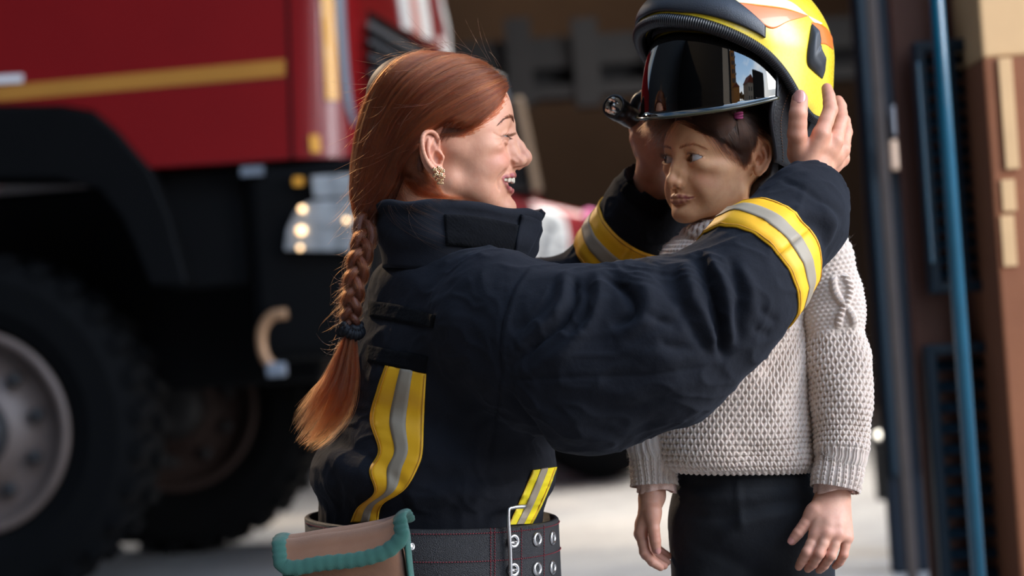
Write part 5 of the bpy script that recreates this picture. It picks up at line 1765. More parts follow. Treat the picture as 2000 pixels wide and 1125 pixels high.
def sleeve_relief(cab):
    def f(U, Vv, L):
        u, v = warp(U, Vv, 2 + cab)
        k = knit(u, v); pu = purl(u, v) * .55
        t = np.clip((v - .150) / .015, 0, 1)
        # cable: two cords crossing over one another on the upper sleeve
        c = 0
        for s in (-1, 1):
            c = np.maximum(c, np.exp(-((u - cab * .012 - s * .010 * np.sin(v / .019)) / .0050) ** 4) * (.95 + .25 * np.cos((v + s * .6 * u) / .0075 * 2 * PI)))
        fade = np.clip((.155 - v) / .012, 0, 1) * np.clip((v - .07) / .01, 0, 1)
        out = np.maximum(pu, 1.5 * c * fade) * (1 - t) + k * t
        tc = np.clip((Vv - (L - .058)) / .006, 0, 1)
        return out * (1 - tc) + (rib(u, v) - .10) * tc
    return f


def torso_fold(P):
    z = P[..., 2]; x = P[..., 0]; d = np.zeros_like(z)
    d += .006 * np.exp(-((z - V(0, 890, 3.5)[2]) / .022) ** 2) * np.sin(x * 31)
    for x0, y0, x1, y1, a, w in ((1575, 640, 1500, 720, -.006, .014), (1582, 700, 1510, 790, .005, .016), (1590, 860, 1470, 880, -.004, .015), (1330, 880, 1400, 860, .004, .02)):
        p0_, p1_ = V(x0, y0, 3.42), V(x1, y1, 3.42); b = p1_ - p0_; b[1] = 0
        q = np.stack((x - p0_[0], z - p0_[2]), -1); bb = b[[0, 2]]; t = np.clip(q @ bb / (bb @ bb), 0, 1)
        d += a * np.exp(-((q - t[..., None] * bb) ** 2).sum(-1) / w ** 2)
    P = P.copy(); P[..., 1] -= d * (P[..., 1] < 3.51)
    return P


rows = [(1420, 430, 3.508, .050, .046), (1423, 446, 3.507, .060, .052), (1427, 466, 3.506, .078, .062), (1430, 492, 3.506, .101, .072), (1432, 540, 3.505, .110, .084), (1430, 640, 3.503, .112, .092), (1428, 760, 3.50, .115, .098),
        (1428, 850, 3.497, .119, .101), (1434, 890, 3.497, .117, .099), (1442, 908, 3.498, .110, .093), (1446, 917, 3.50, .104, .088)]
tv, tq, tu, th, TP = knit_tube(rows, 760, 400, torso_relief, .0044, up=(0, 0, -1), fold=torso_fold)
sweater = mesh_obj('sweater', tv, tq, M['wool'], girl, True, uv=tu, extra={'relief': th})


def arm_fold(seed):
    def f(P):
        z = P[..., 2]; c = P.mean(1, keepdims=True); d = P - c; n = d / np.linalg.norm(d, axis=-1, keepdims=True)
        k = .0045 * vnoise((P * np.array((14, 14, 30))).reshape(-1, 3), seed).reshape(z.shape) + .002 * vnoise((P * 45).reshape(-1, 3), seed + 1).reshape(z.shape)
        return P + n * k[..., None]
    return f


rowsL = [(1560, 480, 3.497, .034, .045), (1597, 498, 3.49, .048, .056), (1616, 560, 3.482, .047, .052), (1628, 640, 3.47, .0455, .049), (1640, 750, 3.452, .0425, .046), (1643, 840, 3.438, .039, .042), (1642, 885, 3.43, .0375, .040), (1641, 893, 3.429, .0350, .037), (1636, 930, 3.424, .0335, .035), (1632, 956, 3.42, .0325, .034)]
lv, lq, lu, lh, LP = knit_tube(rowsL, 300, 500, sleeve_relief(1), .0044, fold=arm_fold(21))
mesh_obj('sleeve', lv, lq, M['wool'], sweater, True, uv=lu, extra={'relief': lh})
rowsR = [(1375, 508, 3.55, .030, .042), (1346, 516, 3.562, .042, .050), (1320, 580, 3.562, .043, .049), (1293, 700, 3.548, .042, .046), (1280, 810, 3.51, .039, .042), (1278, 868, 3.48, .0365, .039), (1279, 880, 3.477, .034, .036), (1279, 920, 3.472, .0320, .034), (1280, 950, 3.468, .0305, .033)]
rv, rq, ru, rh, RP = knit_tube(rowsR, 260, 460, sleeve_relief(-1), .0044, fold=arm_fold(25))
mesh_obj('sleeve', rv, rq, M['wool'], sweater, True, uv=ru, extra={'relief': rh})
# loose fibres
st = []
for P_, n in ((TP, 4200), (LP, 3200), (RP, 1800)):
    a, b = P_.shape[:2]
    for _ in range(n):
        i, j = int(RNG.random() * (a - 3)) + 1, int(RNG.random() * (b - 3)) + 1
        p = P_[i, j]; c = P_[i].mean(0); d = p - c; d /= np.linalg.norm(d); L = .0015 + .0038 * RNG.random() ** 2; k1, k2 = RNG.normal(size=3), RNG.normal(size=3)
        st.append(np.array([p + d * L * f * .75 + k1 * L * .5 * f + k2 * L * .6 * f * f for f in np.linspace(0, 1, 5)]))
hair_obj('wool_fibres', st, .00005, hair_mat('wool_fibre', (.72, .62, .53), (.82, .72, .63), .6), sweater)
# rolled neckband of the sweater
n = 260; ca = np.linspace(0, 2 * PI, n, endpoint=False)
P = np.array([V(1416 + 66 * math.cos(a), 448 - 16 * math.cos(a), 3.505 - .056 * math.sin(a)) for a in ca])
nb, fb = tube(P, .0150, 40, True)
nb = nb.reshape(n, 40, 3); cN = (nb - P[:, None]); cN /= np.linalg.norm(cN, axis=2)[..., None]
uu = np.cumsum(np.linalg.norm(np.diff(P, axis=0, append=P[:1]), axis=1))[:, None] * np.ones((1, 40)); vv2 = np.ones((n, 1)) * np.linspace(0, 2 * PI * .015, 40, endpoint=False)[None]
hh = knit(vv2, uu)
nb = nb + cN * (hh * .0036)[..., None]
mesh_obj('neckband', nb.reshape(-1, 3), np.array(fb), M['wool'], sweater, True, uv=np.stack((uu, vv2), -1).reshape(-1, 2), extra={'relief': hh.ravel()})
# shirt edge showing under the cuffs
shirt = cloth_mat('pale_cotton', (.66, .40, .31), .9, sheen=.2)
for c, r, nm_ in ((V(1630, 962, 3.42), .0265, 'shirt_cuff'), (V(1283, 962, 3.468), .0255, 'shirt_cuff')):
    pts = []; n = 60
    vs, fs = [], []
    for j in range(8):
        for i in range(n):
            a = 2 * PI * i / n; rr = r + .0012 * math.sin(5 * a) + .0018 * math.sin(9 * a) * j / 7
            vs.append(c + np.array((math.cos(a) * rr, math.sin(a) * rr * .9, .026 - .0034 * j - .004 * math.sin(2 * a + 1) * j / 7)))
    for j in range(7):
        for i in range(n): fs.append((j * n + i, j * n + (i + 1) % n, (j + 1) * n + (i + 1) % n, (j + 1) * n + i))
    o = mesh_obj(nm_, vs, fs, shirt, girl, True)
    so = o.modifiers.new('thick', 'SOLIDIFY'); so.thickness = .0012

# ---- trousers and shoes
M['jeans'] = cloth_mat('black_denim', (.0035, .0035, .0042), .8, 1800, .25, .3, sheen=.08, spec=.3)
S = SDF()
S.ell(V(1460, 925, 3.505), (.100, .080, .07), .03); S.ell(V(1462, 1010, 3.505), (.106, .086, .08), .04)
SH = SDF()
for x, x2 in ((1395, 1388), (1548, 1552)):
    a = V(x, 1030, 3.505); b = V(x2, 1200, 3.51); c = b.copy(); c[2] = floor_z(c[0], c[1]) + .07
    S.chain([a, b, c], [.064, .056, .042], .03, .03)
    f = c.copy(); f[2] -= .03; t_ = f + np.array((-.06 if x < 1450 else -.03, -.10, -.012))
    SH.cone(f, t_, .038, .032, .02); SH.cone(f + (0, .02, 0), f, .038, .04, .01)
S.fn(lambda p: (p[:, 2] - V(1460, 893, 3.5)[2]).astype(f32), 0, (.33, 3.5, -.5), 9, 'int')
v_, q_ = sdf_mesh(S, V(1460, 1060, 3.5) + (-.16, -.14, -.66), V(1460, 1060, 3.5) + (.16, .14, .20), .0045)
v_ = relax(v_, q_, 2); sj = Surf(v_, q_)
v_ = strokes(v_, q_, sj, [([(1330, 960), (1400, 975), (1480, 970)], .004, .008), ([(1325, 1000), (1400, 1010), (1500, 985), (1590, 975)], -.004, .008), ([(1440, 930), (1444, 990), (1450, 1040)], .003, .005), ([(1400, 1060), (1460, 1020), (1560, 1000)], .004, .010), ([(1340, 1060), (1420, 1090), (1480, 1125)], -.004, .010), ([(1330, 945), (1450, 948), (1590, 945)], -.0015, .003)])
v_ = v_ + vnormals(v_, q_) * (vnoise(v_ * 40, 31) * .0015)[:, None]
mesh_obj('trousers', v_, q_, M['jeans'], girl, True)
v_, q_ = sdf_mesh(SH, V(1460, 1125, 3.5) + (-.2, -.25, -.68), V(1460, 1125, 3.5) + (.2, .14, -.4), .005)
mesh_obj('shoes', relax(v_, q_, 2), q_, simple('shoe_leather', (.03, .028, .03), .5), girl, True)
# ------------------------------------------------------------------ the helmet
HYAW = .84
HF = np.array((-math.sin(HYAW), -math.cos(HYAW), 0)); HL_ = np.array((math.cos(HYAW), -math.sin(HYAW), 0)); HU = np.array((0, 0, 1.0))
# tipped back a little, as it is being lifted on
tp = .06
HF, HU = HF * math.cos(tp) + HU * math.sin(tp), HU * math.cos(tp) - HF * math.sin(tp)
HC = V(1440, 110, 3.535)
HA, HB_, HT = .158, .127, .130       # half length, half width, height above the centre


def dome(az, e, r=0.0):
    """az: 0 front, + near side; e: height angle from -1 (straight wall below) .. pi/2"""
    if e >= 0: k, z = math.cos(e), math.sin(e) * (HT + r)
    else: k, z = 1.0 + .10 * e * 0, e * .12
    # slightly fuller at the back, flattened sides
    f = math.cos(az) * (HA + r) * k; l = math.sin(az) * (HB_ + r) * k
    return HC + HF * f + HL_ * l + HU * z


def dome_n(az, e):
    d = 1e-3
    a = dome(az + d, e) - dome(az - d, e); b = dome(az, e + d) - dome(az, e - d)
    n = np.cross(a, b); n /= np.linalg.norm(n) + 1e-12
    c = dome(az, e) - HC
    return n if n.dot(c) > 0 else -n


# trace the near half of the rim: pixels -> azimuth, height
g = [(a, e) for a in np.linspace(-PI, PI, 121) for e in np.linspace(-1.2, PI / 2 - .01, 60)]
gv = np.array([dome(a, e) for a, e in g]); gq = []
for i in range(120):
    for j in range(59):
        gq.append((i * 60 + j, (i + 1) * 60 + j, (i + 1) * 60 + j + 1, i * 60 + j + 1))
DS = Surf(gv, gq)
RIMPX = [(1322, 44), (1360, 47), (1402, 58), (1444, 74), (1486, 96), (1514, 120), (1540, 152), (1556, 180), (1572, 214), (1588, 232), (1604, 236)]
ra, rz = [], []
for x, y in RIMPX:
    l, n = DS.hit(x, y)
    if l is None: continue
    q = l - HC; f, s, u = q @ HF, q @ HL_, q @ HU
    ra.append(math.atan2(s / HB_, f / HA)); rz.append(u)
o = np.argsort(ra); ra = np.array(ra)[o]; rz = np.array(rz)[o]
print('rim', np.round(ra, 2), np.round(rz, 3))
z0 = rz[0]


def rim_z(az):
    a = abs(math.atan2(math.sin(az), math.cos(az)))
    if a < ra[0]: return float(z0 + .002 * (1 - (a / ra[0]) ** 2))
    if a > ra[-1]: return float(rz[-1])
    return float(np.interp(a, ra, rz))


azs = np.linspace(-PI, PI, 240, endpoint=False)
rzs = np.array([rim_z(a) for a in azs])
for _ in range(12): rzs = (np.roll(rzs, 1) + 2 * rzs + np.roll(rzs, -1)) / 4


def z_to_e(z): return math.asin(min(z / HT, .99)) if z >= 0 else z / .12


def rim_s(az): return float(np.interp((az + PI) % (2 * PI) - PI, np.append(azs, PI), np.append(rzs, rzs[0])))


helmet = empty('firefighter_helmet', FRAME @ Vector(HC + np.array((0, 0, -.13))))
tag(helmet, 'yellow and orange firefighter helmet with a smoked visor, held on the girl\'s head', 'helmet')
t = NT('helmet_yellow'); o = t.obj(); n_ = t.noise(o, 14, 3); f_ = t.noise(o, 220, 3)
t.set(Base_Color=t.mix(n_, (.72, .50, .022), (.78, .56, .03)), Roughness=t.maprange(f_, .3, .7, .22, .34), Specular_IOR_Level=.5, Coat_Weight=.15, Coat_Roughness=.2)
M['h_yellow'] = t.m
M['h_orange'] = simple('helmet_orange', (.78, .17, .02), .35, noise=.08, nscale=30, Coat_Weight=.3)
M['h_pale'] = simple('helmet_pale_decal', (.84, .70, .42), .38, noise=.05, nscale=30)
M['h_black'] = simple('helmet_grey_plastic', (.018, .018, .021), .42, noise=.15, nscale=60, bump=.2, bscale=700)
M['h_clip'] = simple('clip_plastic', (.030, .033, .036), .5, bump=.1, bscale=900)
t = NT('ribbed_rubber'); u = t.attr('puv', 'Vector')
w = t.n('TexWave', i_Vector=u, i_Scale=95.0, bands_direction='X', wave_profile='SIN').outputs['Fac']
t.set(Base_Color=(.013, .013, .014), Roughness=.38, Specular_IOR_Level=.5); t.bump(w, .9, .0016)
M['h_rubber'] = t.m
M['h_liner'] = simple('black_liner', (.006, .006, .007), .9)
# shell: outer wall, crest ridge, inner wall
NA, NE = 240, 64


def ridge(az, e):
    """raised crest over the top and a raised brow at the front"""
    f = math.cos(az) * math.cos(max(e, 0)); l = math.sin(az) * math.cos(max(e, 0))
    return .012 * max(0, math.cos(az)) ** 2 * math.exp(-((e - .30) / .30) ** 2) + .009 * math.exp(-(l / .22) ** 4) * min(1, max(0, (e - .55) / .35)) - .002 * math.exp(-((abs(l) - .34) / .05) ** 2) * min(1, max(0, (e - .6) / .3))


out = np.zeros((NA, NE, 3)); inn = np.zeros((NA, NE, 3))
for i, a in enumerate(azs):
    e0 = z_to_e(rzs[i])
    for j in range(NE):
        e = e0 + (PI / 2 - 1e-3 - e0) * (j / (NE - 1)) ** 1.0
        out[i, j] = dome(a, e, ridge(a, e)); inn[i, j] = dome(a, e, -.007)
verts = np.concatenate((out.reshape(-1, 3), inn.reshape(-1, 3))); fs = []
n = NA * NE
for i in range(NA):
    k = (i + 1) % NA
    for j in range(NE - 1):
        fs.append((i * NE + j, k * NE + j, k * NE + j + 1, i * NE + j + 1)); fs.append((n + i * NE + j, n + i * NE + j + 1, n + k * NE + j + 1, n + k * NE + j))
    fs.append((i * NE, n + i * NE, n + k * NE, k * NE))
mesh_obj('shell', verts, np.array(fs), [M['h_yellow']], helmet, True)
SHELL = Surf(out.reshape(-1, 3), [f for f in fs if max(f) < n])
# dark padded liner inside
ln = np.zeros((NA, 24, 3))
for i, a in enumerate(azs):
    e0 = z_to_e(rzs[i] + .006)
    for j in range(24): ln[i, j] = dome(a, e0 + (PI / 2 - .01 - e0) * j / 23, -.012)
fs2 = [(i * 24 + j, i * 24 + j + 1, ((i + 1) % NA) * 24 + j + 1, ((i + 1) % NA) * 24 + j) for i in range(NA) for j in range(23)]
lo_ = mesh_obj('liner', ln.reshape(-1, 3), np.array(fs2), M['h_liner'], helmet, True)
md = lo_.modifiers.new('thick', 'SOLIDIFY'); md.thickness = .004; md.offset = -1
# rubber edging
rp = np.array([dome(a, z_to_e(rzs[i]), -.0035 + ridge(a, z_to_e(rzs[i]))) for i, a in enumerate(azs)])
rad = [.0068 + .003 * math.exp(-(math.sin(a / 2) / .55) ** 4) for a in azs]
tv_, tf_ = tube(rp, rad, 14, True)
ul = np.repeat(np.concatenate(([0], np.cumsum(np.linalg.norm(np.diff(rp, axis=0), axis=1)))), 14)
mesh_obj('rubber_edging', tv_, np.array(tf_), M['h_rubber'], helmet, True, uv=np.stack((ul, np.zeros_like(ul)), 1))


def shell_sheet(lower, upper, a0, a1, nu, nv, off, th, bulge=0.0):
    P = np.zeros((nu, nv, 3)); Nn = np.zeros_like(P)
    for i in range(nu):
        a = a0 + (a1 - a0) * i / (nu - 1); el, eu = lower(a), upper(a)
        for j in range(nv):
            f = j / (nv - 1); e = el + (eu - el) * f
            P[i, j] = dome(a, e, ridge(a, e)); Nn[i, j] = dome_n(a, e)
            P[i, j] += Nn[i, j] * bulge * math.sin(PI * f) ** .6 * min(1, 6 * min(i, nu - 1 - i) / nu)
    return sheet(P, Nn, off, th)


# dark brow plate: a wide band over the face opening, tapering to points at the sides
BA = 1.12
def pl_lo(a): return z_to_e(rim_s(a) + .010 + .012 * max(0, abs(a) / BA - .25))
def pl_hi(a):
    k = min(1.0, abs(a) / BA)
    return pl_lo(a) + .12 + .36 * (1 - k ** 1.5)
vf = shell_sheet(pl_lo, pl_hi, -BA, BA, 90, 20, .0008, .0035, .0035)
plate = MB().add(vf).build('brow_plate', M['h_black'], helmet, True)
# thin yellow line under the plate is the shell itself; a raised badge above the brow
vf = shell_sheet(lambda a: pl_hi(a) - .18, lambda a: pl_hi(a) - .05, -.30, .30, 24, 8, .006, .004, .003)
MB().add(vf).build('badge', M['h_clip'], plate, True)


def decal(name, top, bot, mat, off=.0003, th=.0006, nu=40, nv=12):
    vf = patch(SHELL, top, bot, nu, nv, off, th)
    return MB().add(vf).build(name, mat, helmet, True)


decal('orange_flash', [(1428, 4), (1475, 10), (1530, 17), (1576, 31)], [(1428, 6), (1468, 32), (1506, 56), (1540, 42), (1576, 32)], M['h_orange'])
decal('orange_flash', [(1585, 44), (1600, 47), (1616, 58), (1625, 74)], [(1588, 66), (1598, 84), (1613, 87), (1627, 97)], M['h_orange'])
decal('pale_flash', [(1430, 3), (1480, -8), (1540, 2), (1577, 30)], [(1431, 4), (1478, 9), (1532, 16), (1577, 30.5)], M['h_pale'], off=.0002)
decal('pale_flash', [(1578, 31), (1592, 38), (1606, 46)], [(1579, 33), (1590, 44), (1602, 48)], M['h_pale'], off=.0002)
# hinge cover at the near side
def clip_piece():
    top = [(1586, 47), (1594, 60), (1599, 74), (1597, 84), (1604, 104), (1611, 134)]
    bot = [(1584, 50), (1580, 76), (1576, 104), (1577, 126), (1588, 139), (1605, 154)]
    nu, nv = 26, 12
    A = smooth_curve(top, nu); Bt = smooth_curve(bot, nu); P = np.zeros((nu, nv, 3)); Nn = np.zeros_like(P)
    for i in range(nu):
        for j in range(nv):
            x, y = A[i] + (Bt[i] - A[i]) * j / (nv - 1)
            l, nn = SHELL.hit(x, y)
            if l is None: l, nn = SHELL.near(V(x, y, 3.5))
            f, g_ = j / (nv - 1), i / (nu - 1)
            h = min(1, 4 * min(f, 1 - f) + .05) * min(1, 5 * min(g_, 1 - g_) + .05)
            P[i, j] = l + nn * (.0085 * h + .003 * (g_ > .55) * max(0, 1 - abs(f - .35) / .3) * h); Nn[i, j] = nn
    return sheet(P, Nn, .0003, .001)
MB().add(clip_piece()).build('hinge_cover', M['h_clip'], helmet, True)
# visor: smoked pane with a lip along its lower edge
t = NT('smoked_visor')
fr = t.n('Fresnel', i_IOR=1.75).outputs[0]
gl = t.n('BsdfGlossy', i_Color=(.95, .93, .88, 1), i_Roughness=.015)
tr = t.n('BsdfTransparent', i_Color=(.10, .075, .055, 1))
ms = t.n('MixShader'); t.t.links.new(t.math('ADD', t.math('MULTIPLY', fr, .80), .05), ms.inputs[0]); t.t.links.new(tr.outputs[0], ms.inputs[1]); t.t.links.new(gl.outputs[0], ms.inputs[2])
t.t.links.new(ms.outputs[0], t.out.inputs['Surface'])
M['visor'] = t.m
VC = HC + HF * .004


def visor_pt(a, f, r=0.0):
    """a: azimuth, f: 0 lower lip .. 1 top"""
    k = abs(a) / 1.35
    zb = -.108 + .036 * k ** 2.0; zt = .026 - .062 * max(0, k - .45) ** 1.6 * 2.2
    z = zb + (zt - zb) * f
    A, B = .151 + r, .117 + r
    s = 1 - 13.0 * (z + .07) ** 2
    lip = max(0, 1 - f / .07)
    A += .009 * lip ** 1.3 * (1 - .5 * k); B += .009 * lip ** 1.3 * (1 - .6 * k)
    return VC + HF * (math.cos(a) * A * s) + HL_ * (math.sin(a) * B * s) + HU * z


na, nf = 110, 48
aa = np.linspace(-1.35, 1.35, na); ff = np.linspace(0, 1, nf) ** 1.25
P = np.array([[visor_pt(a, f) for f in ff] for a in aa])
q = [(i * nf + j, (i + 1) * nf + j, (i + 1) * nf + j + 1, i * nf + j + 1) for i in range(na - 1) for j in range(nf - 1)]
visor = mesh_obj('visor', P.reshape(-1, 3), np.array(q), M['visor'], helmet, True)
# its lower edge is thick clear plastic, its frame dark
edge = np.array([visor_pt(a, 0) for a in aa])
M['visor_edge'] = simple('visor_edge_plastic', (.050, .045, .022), .12, Specular_IOR_Level=.7)
MB().add(tube(edge, .0024, 8)).build('visor_lip', M['visor_edge'], visor, True)
side = np.concatenate((np.array([visor_pt(1.35, f) for f in np.linspace(0, 1, 20)]), np.array([visor_pt(a, 1) for a in np.linspace(1.35, -1.35, 80)]), np.array([visor_pt(-1.35, f) for f in np.linspace(1, 0, 20)])))
MB().add(tube(side, .0022, 8)).build('visor_frame', M['h_black'], visor, True)
# browband behind the visor
bb = [HC + HF * (math.cos(a) * .120) + HL_ * (math.sin(a) * .090) + HU * .020 for a in np.linspace(-1.5, 1.5, 60)]
MB().add(tube(bb, .020, 12, flat=([HU] * 60, .45) if False else None)).build('brow_pad', M['h_liner'], helmet, True)
# ear and neck cover: black leather sheet hanging from the near side, stitched along its front edge
M['leather'] = simple('black_leather', (.010, .010, .011), .5, noise=.2, nscale=80, bump=.35, bscale=350)
M['stitch'] = simple('tan_thread', (.26, .13, .07), .8)


def flap(side):
    nu, nv = 60, 30; P = np.zeros((nu, nv, 3)); Nn = np.zeros_like(P)
    for i in range(nu):
        f = i / (nu - 1)                         # 0 front edge .. 1 nape
        a = side * (1.47 + f * (PI - 1.47))
        for j in range(nv):
            g_ = j / (nv - 1)
            zt = rim_s(a) + .012; zb = -.180 + .020 * (1 - f) - .012 * f
            if f < .25: zt = max(zt, -.02 + .05 * (1 - f / .25))
            z = zt + (zb - zt) * g_
            pull = -.020 * g_ + .004 * math.sin(9 * f + 3 * g_)
            fwd = (.030 * math.exp(-((g_ - .62) / .28) ** 2) + .010 * math.exp(-(g_ / .2) ** 2) - .006) * (1 - f) ** 3
            P[i, j] = HC + HF * (math.cos(a) * (HA - .016 + pull) + fwd) + HL_ * (math.sin(a) * (HB_ - .014 + pull)) + HU * z
    Nn = np.cross(np.gradient(P, axis=0), np.gradient(P, axis=1)); Nn /= np.linalg.norm(Nn, axis=2)[..., None]
    if (Nn * (P - HC)).sum() < 0: Nn = -Nn
    return P, Nn


for s in (1, -1):
    P, Nn = flap(s)
    fo = MB().add(sheet(P, Nn, 0, .0035)).build('neck_flap', M['leather'], helmet, True)
    e = P[0] + Nn[0] * .0032
    MB().add(tube(P[0] + Nn[0] * .001, .0032, 8)).build('flap_piping', M['h_black'], fo, True)
    line = smooth_curve(P[4] + Nn[4] * .0042, 90); mb = MB()
    for k in range(0, 88, 2): mb.add(tube([line[k], line[k + 1]], .0006, 5))
    mb.build('flap_stitching', M['stitch'], fo, True)
# torch clamped to the far side, pointing forwards
ta, tb_ = V(1200, 208, 3.545), V(1254, 252, 3.60)
M['torch'] = simple('torch_black', (.008, .008, .009), .32, bump=.08, bscale=500)
td = tb_ - ta; td /= np.linalg.norm(td)
td = td * .75 + np.array((.25, .62, -.05)); td /= np.linalg.norm(td)
prof = [(-.004, .0150), (-.004, .0172), (-.001, .0182), (.016, .0182), (.020, .0172), (.024, .0168), (.050, .0162), (.054, .0150), (.090, .0148), (.094, .0156), (.106, .0156), (.108, .0140), (.108, .001)]
e1 = np.cross(td, (0, 0, 1)); e1 /= np.linalg.norm(e1); e2 = np.cross(e1, td)
def lathe(prof, c, n=40):
    vs = [c + td * x + (e1 * math.cos(2 * PI * k / n) + e2 * math.sin(2 * PI * k / n)) * r for x, r in prof for k in range(n)]
    return vs, [(i * n + k, i * n + (k + 1) % n, (i + 1) * n + (k + 1) % n, (i + 1) * n + k) for i in range(len(prof) - 1) for k in range(n)]
torch = MB().add(lathe(prof, ta)).build('torch', M['torch'], helmet, True)
refl = [(-.0015, .0150), (.004, .0142), (.012, .0110), (.020, .0070), (.024, .0030), (.0245, .0005)]
MB().add(lathe(refl, ta)).build('torch_reflector', simple('reflector_chrome', (.9, .88, .84), .05, 1.0, bump=.15, bscale=180), torch, True)
t = NT('torch_glass'); fr = t.n('Fresnel', i_IOR=1.5).outputs[0]; ms = t.n('MixShader')
t.t.links.new(fr, ms.inputs[0]); t.t.links.new(t.n('BsdfTransparent', i_Color=(.92, .93, .93, 1)).outputs[0], ms.inputs[1]); t.t.links.new(t.n('BsdfGlossy', i_Roughness=.02).outputs[0], ms.inputs[2]); t.t.links.new(ms.outputs[0], t.out.inputs['Surface'])
MB().add(lathe([(-.0022, .0150), (-.0028, .008), (-.0030, .0004)], ta)).build('torch_lens', t.m, torch, True)
br = smooth_curve([ta + td * .060 + HU * .014, ta + td * .060 + HU * .03 + HL_ * .01, HC + HF * .06 - HL_ * .118 + HU * -.055], 20)
MB().add(tube(br, .008, 10)).build('torch_clamp', M['h_black'], torch, True)
# ------------------------------------------------------------------ background, in world axes
CAMW = Vector((0, 0, CAM_H))


def on_plane(px, py, p0, n):
    d = FRAME.to_3x3() @ Vector(V(px, py, 1.0))
    t = (Vector(p0) - CAMW).dot(n) / d.dot(n)
    return CAMW + d * t


def prism(name, pts, vec, mat, parent=None, bevel=.0, seg=3, smooth=False):
    bm = bmesh.new(); vs = [bm.verts.new(p) for p in pts]; f = bm.faces.new(vs)
    r = bmesh.ops.extrude_face_region(bm, geom=[f])
    bmesh.ops.translate(bm, vec=vec, verts=[v for v in r['geom'] if isinstance(v, bmesh.types.BMVert)])
    bmesh.ops.recalc_face_normals(bm, faces=bm.faces[:])
    return bm_obj(name, bm, mat, parent, False, smooth, bevel, seg)


def wbox(name, c, s, mat, parent=None, bevel=0.0, rz=0.0):
    bm = bmesh.new(); bx(bm, (0, 0, 0), s, Matrix.Translation(Vector(c)) @ Matrix.Rotation(rz, 4, 'Z'))
    return bm_obj(name, bm, mat, parent, False, False, bevel)


def vbox(name, x0, x1, y0, y1, d, th, mat, parent=None, bevel=0.0, rz=0.0):
    """upright box covering a pixel rectangle at depth d, th thick away from the camera"""
    ym = (y0 + y1) / 2; xm = (x0 + x1) / 2
    a, b = W(x0, ym, d), W(x1, ym, d); t, u = W(xm, y0, d), W(xm, y1, d)
    c = W(xm, ym, d); w = (b - a).length; h = t.z - u.z
    return wbox(name, (c.x, c.y + th / 2, c.z), (w, th, h), mat, parent, bevel, rz)


# ---- setting
t = NT('concrete'); o = t.obj()
n1 = t.noise(o, .7, 5, .6); n2 = t.noise(o, 6, 6, .65); n3 = t.noise(o, 60, 3)
c = t.ramp(n1, [(.30, (.20, .19, .19)), (.50, (.31, .295, .28)), (.68, (.42, .39, .36))])
c = t.mix(t.maprange(n2, .35, .7, 0, .55), c, (.20, .19, .185)); c = t.mix(t.math('MULTIPLY', n3, .25), c, (.45, .42, .39))
t.set(Base_Color=c, Roughness=t.maprange(n2, .3, .7, .55, .9)); t.bump(t.math('ADD', n2, t.math('MULTIPLY', n3, .4)), .4, .01)
M['concrete'] = t.m
t = NT('garage_wall'); o = t.obj(); n = t.noise(o, 1.2, 4); n2 = t.noise(o, 14, 4)
t.set(Base_Color=t.mix(n, (.050, .036, .028), t.mix(n2, (.075, .053, .040), (.11, .076, .055))), Roughness=.85)
M['wall'] = t.m
M['beam'] = simple('grey_steel_beam', (.008, .0075, .008), .6, noise=.3, nscale=6)
M['dark'] = simple('dark_paint', (.012, .011, .012), .6, noise=.3, nscale=8)


def struct(o): o['kind'] = 'structure'; return o


GY = 6.9
struct(wbox('floor', (1, 8, -.05), (30, 34, .1), M['concrete']))
struct(wbox('wall_back', (0, 21.1, 2.6), (16, .2, 5.2), M['wall']))
struct(wbox('wall_left', (-5.7, 17.2, 2.6), (.2, 7.8, 5.2), M['wall']))
struct(wbox('wall_right', (4.4, 14.2, 2.6), (.2, 14, 5.2), M['dark']))
struct(wbox('ceiling', (.85, 14, 5.3), (7.5, 14.4, .2), M['dark']))
struct(wbox('wall_front', (.85, GY + .1, 4.75), (7.5, .2, .9), M['wall']))
# gallery across the rear of the hall, and roof trusses
def hbeam(py0, py1, d, mat, x0=-5.5, x1=4.2, th=.3):
    a, b = W(1080, py0, d), W(1080, py1, d)
    return (( (x0 + x1) / 2, a.y, (a.z + b.z) / 2), (x1 - x0, th, a.z - b.z))
for k, (y0, y1, d, m) in enumerate([(78, 104, 15.5, 'dark'), (104, 138, 15.4, 'beam'), (138, 172, 15.6, 'dark'), (172, 196, 15.3, 'beam')]):
    c_, s_ = hbeam(y0, y1, d, M[m]); o = wbox('ceiling_beam', c_, s_, M[m]); struct(o)
for px in (1015, 1145, 1290):
    a = W(px, 130, 15.2); o = wbox('ceiling_strut', (a.x, a.y, a.z + .02), (.16, .2, .55), M['beam']); struct(o)
for y_ in (9, 11.4, 13.8, 16.2, 18.6):
    struct(wbox('ceiling_beam', (.85, y_, 5.0), (7.3, .22, .36), M['beam']))
# dark wall behind the camera, sized to darken the visor and block fill
struct(wbox('wall_rear_blocker', (-14.2, -3.2, 6.0), (31.7, .3, 12.4), M['dark']))

struct(wbox('wall_left_blocker', (-9.2, 4.4, 6.0), (.3, 15.0, 12.4), M['dark']))  # unseen wall added to darken the visor's left side and the light from there

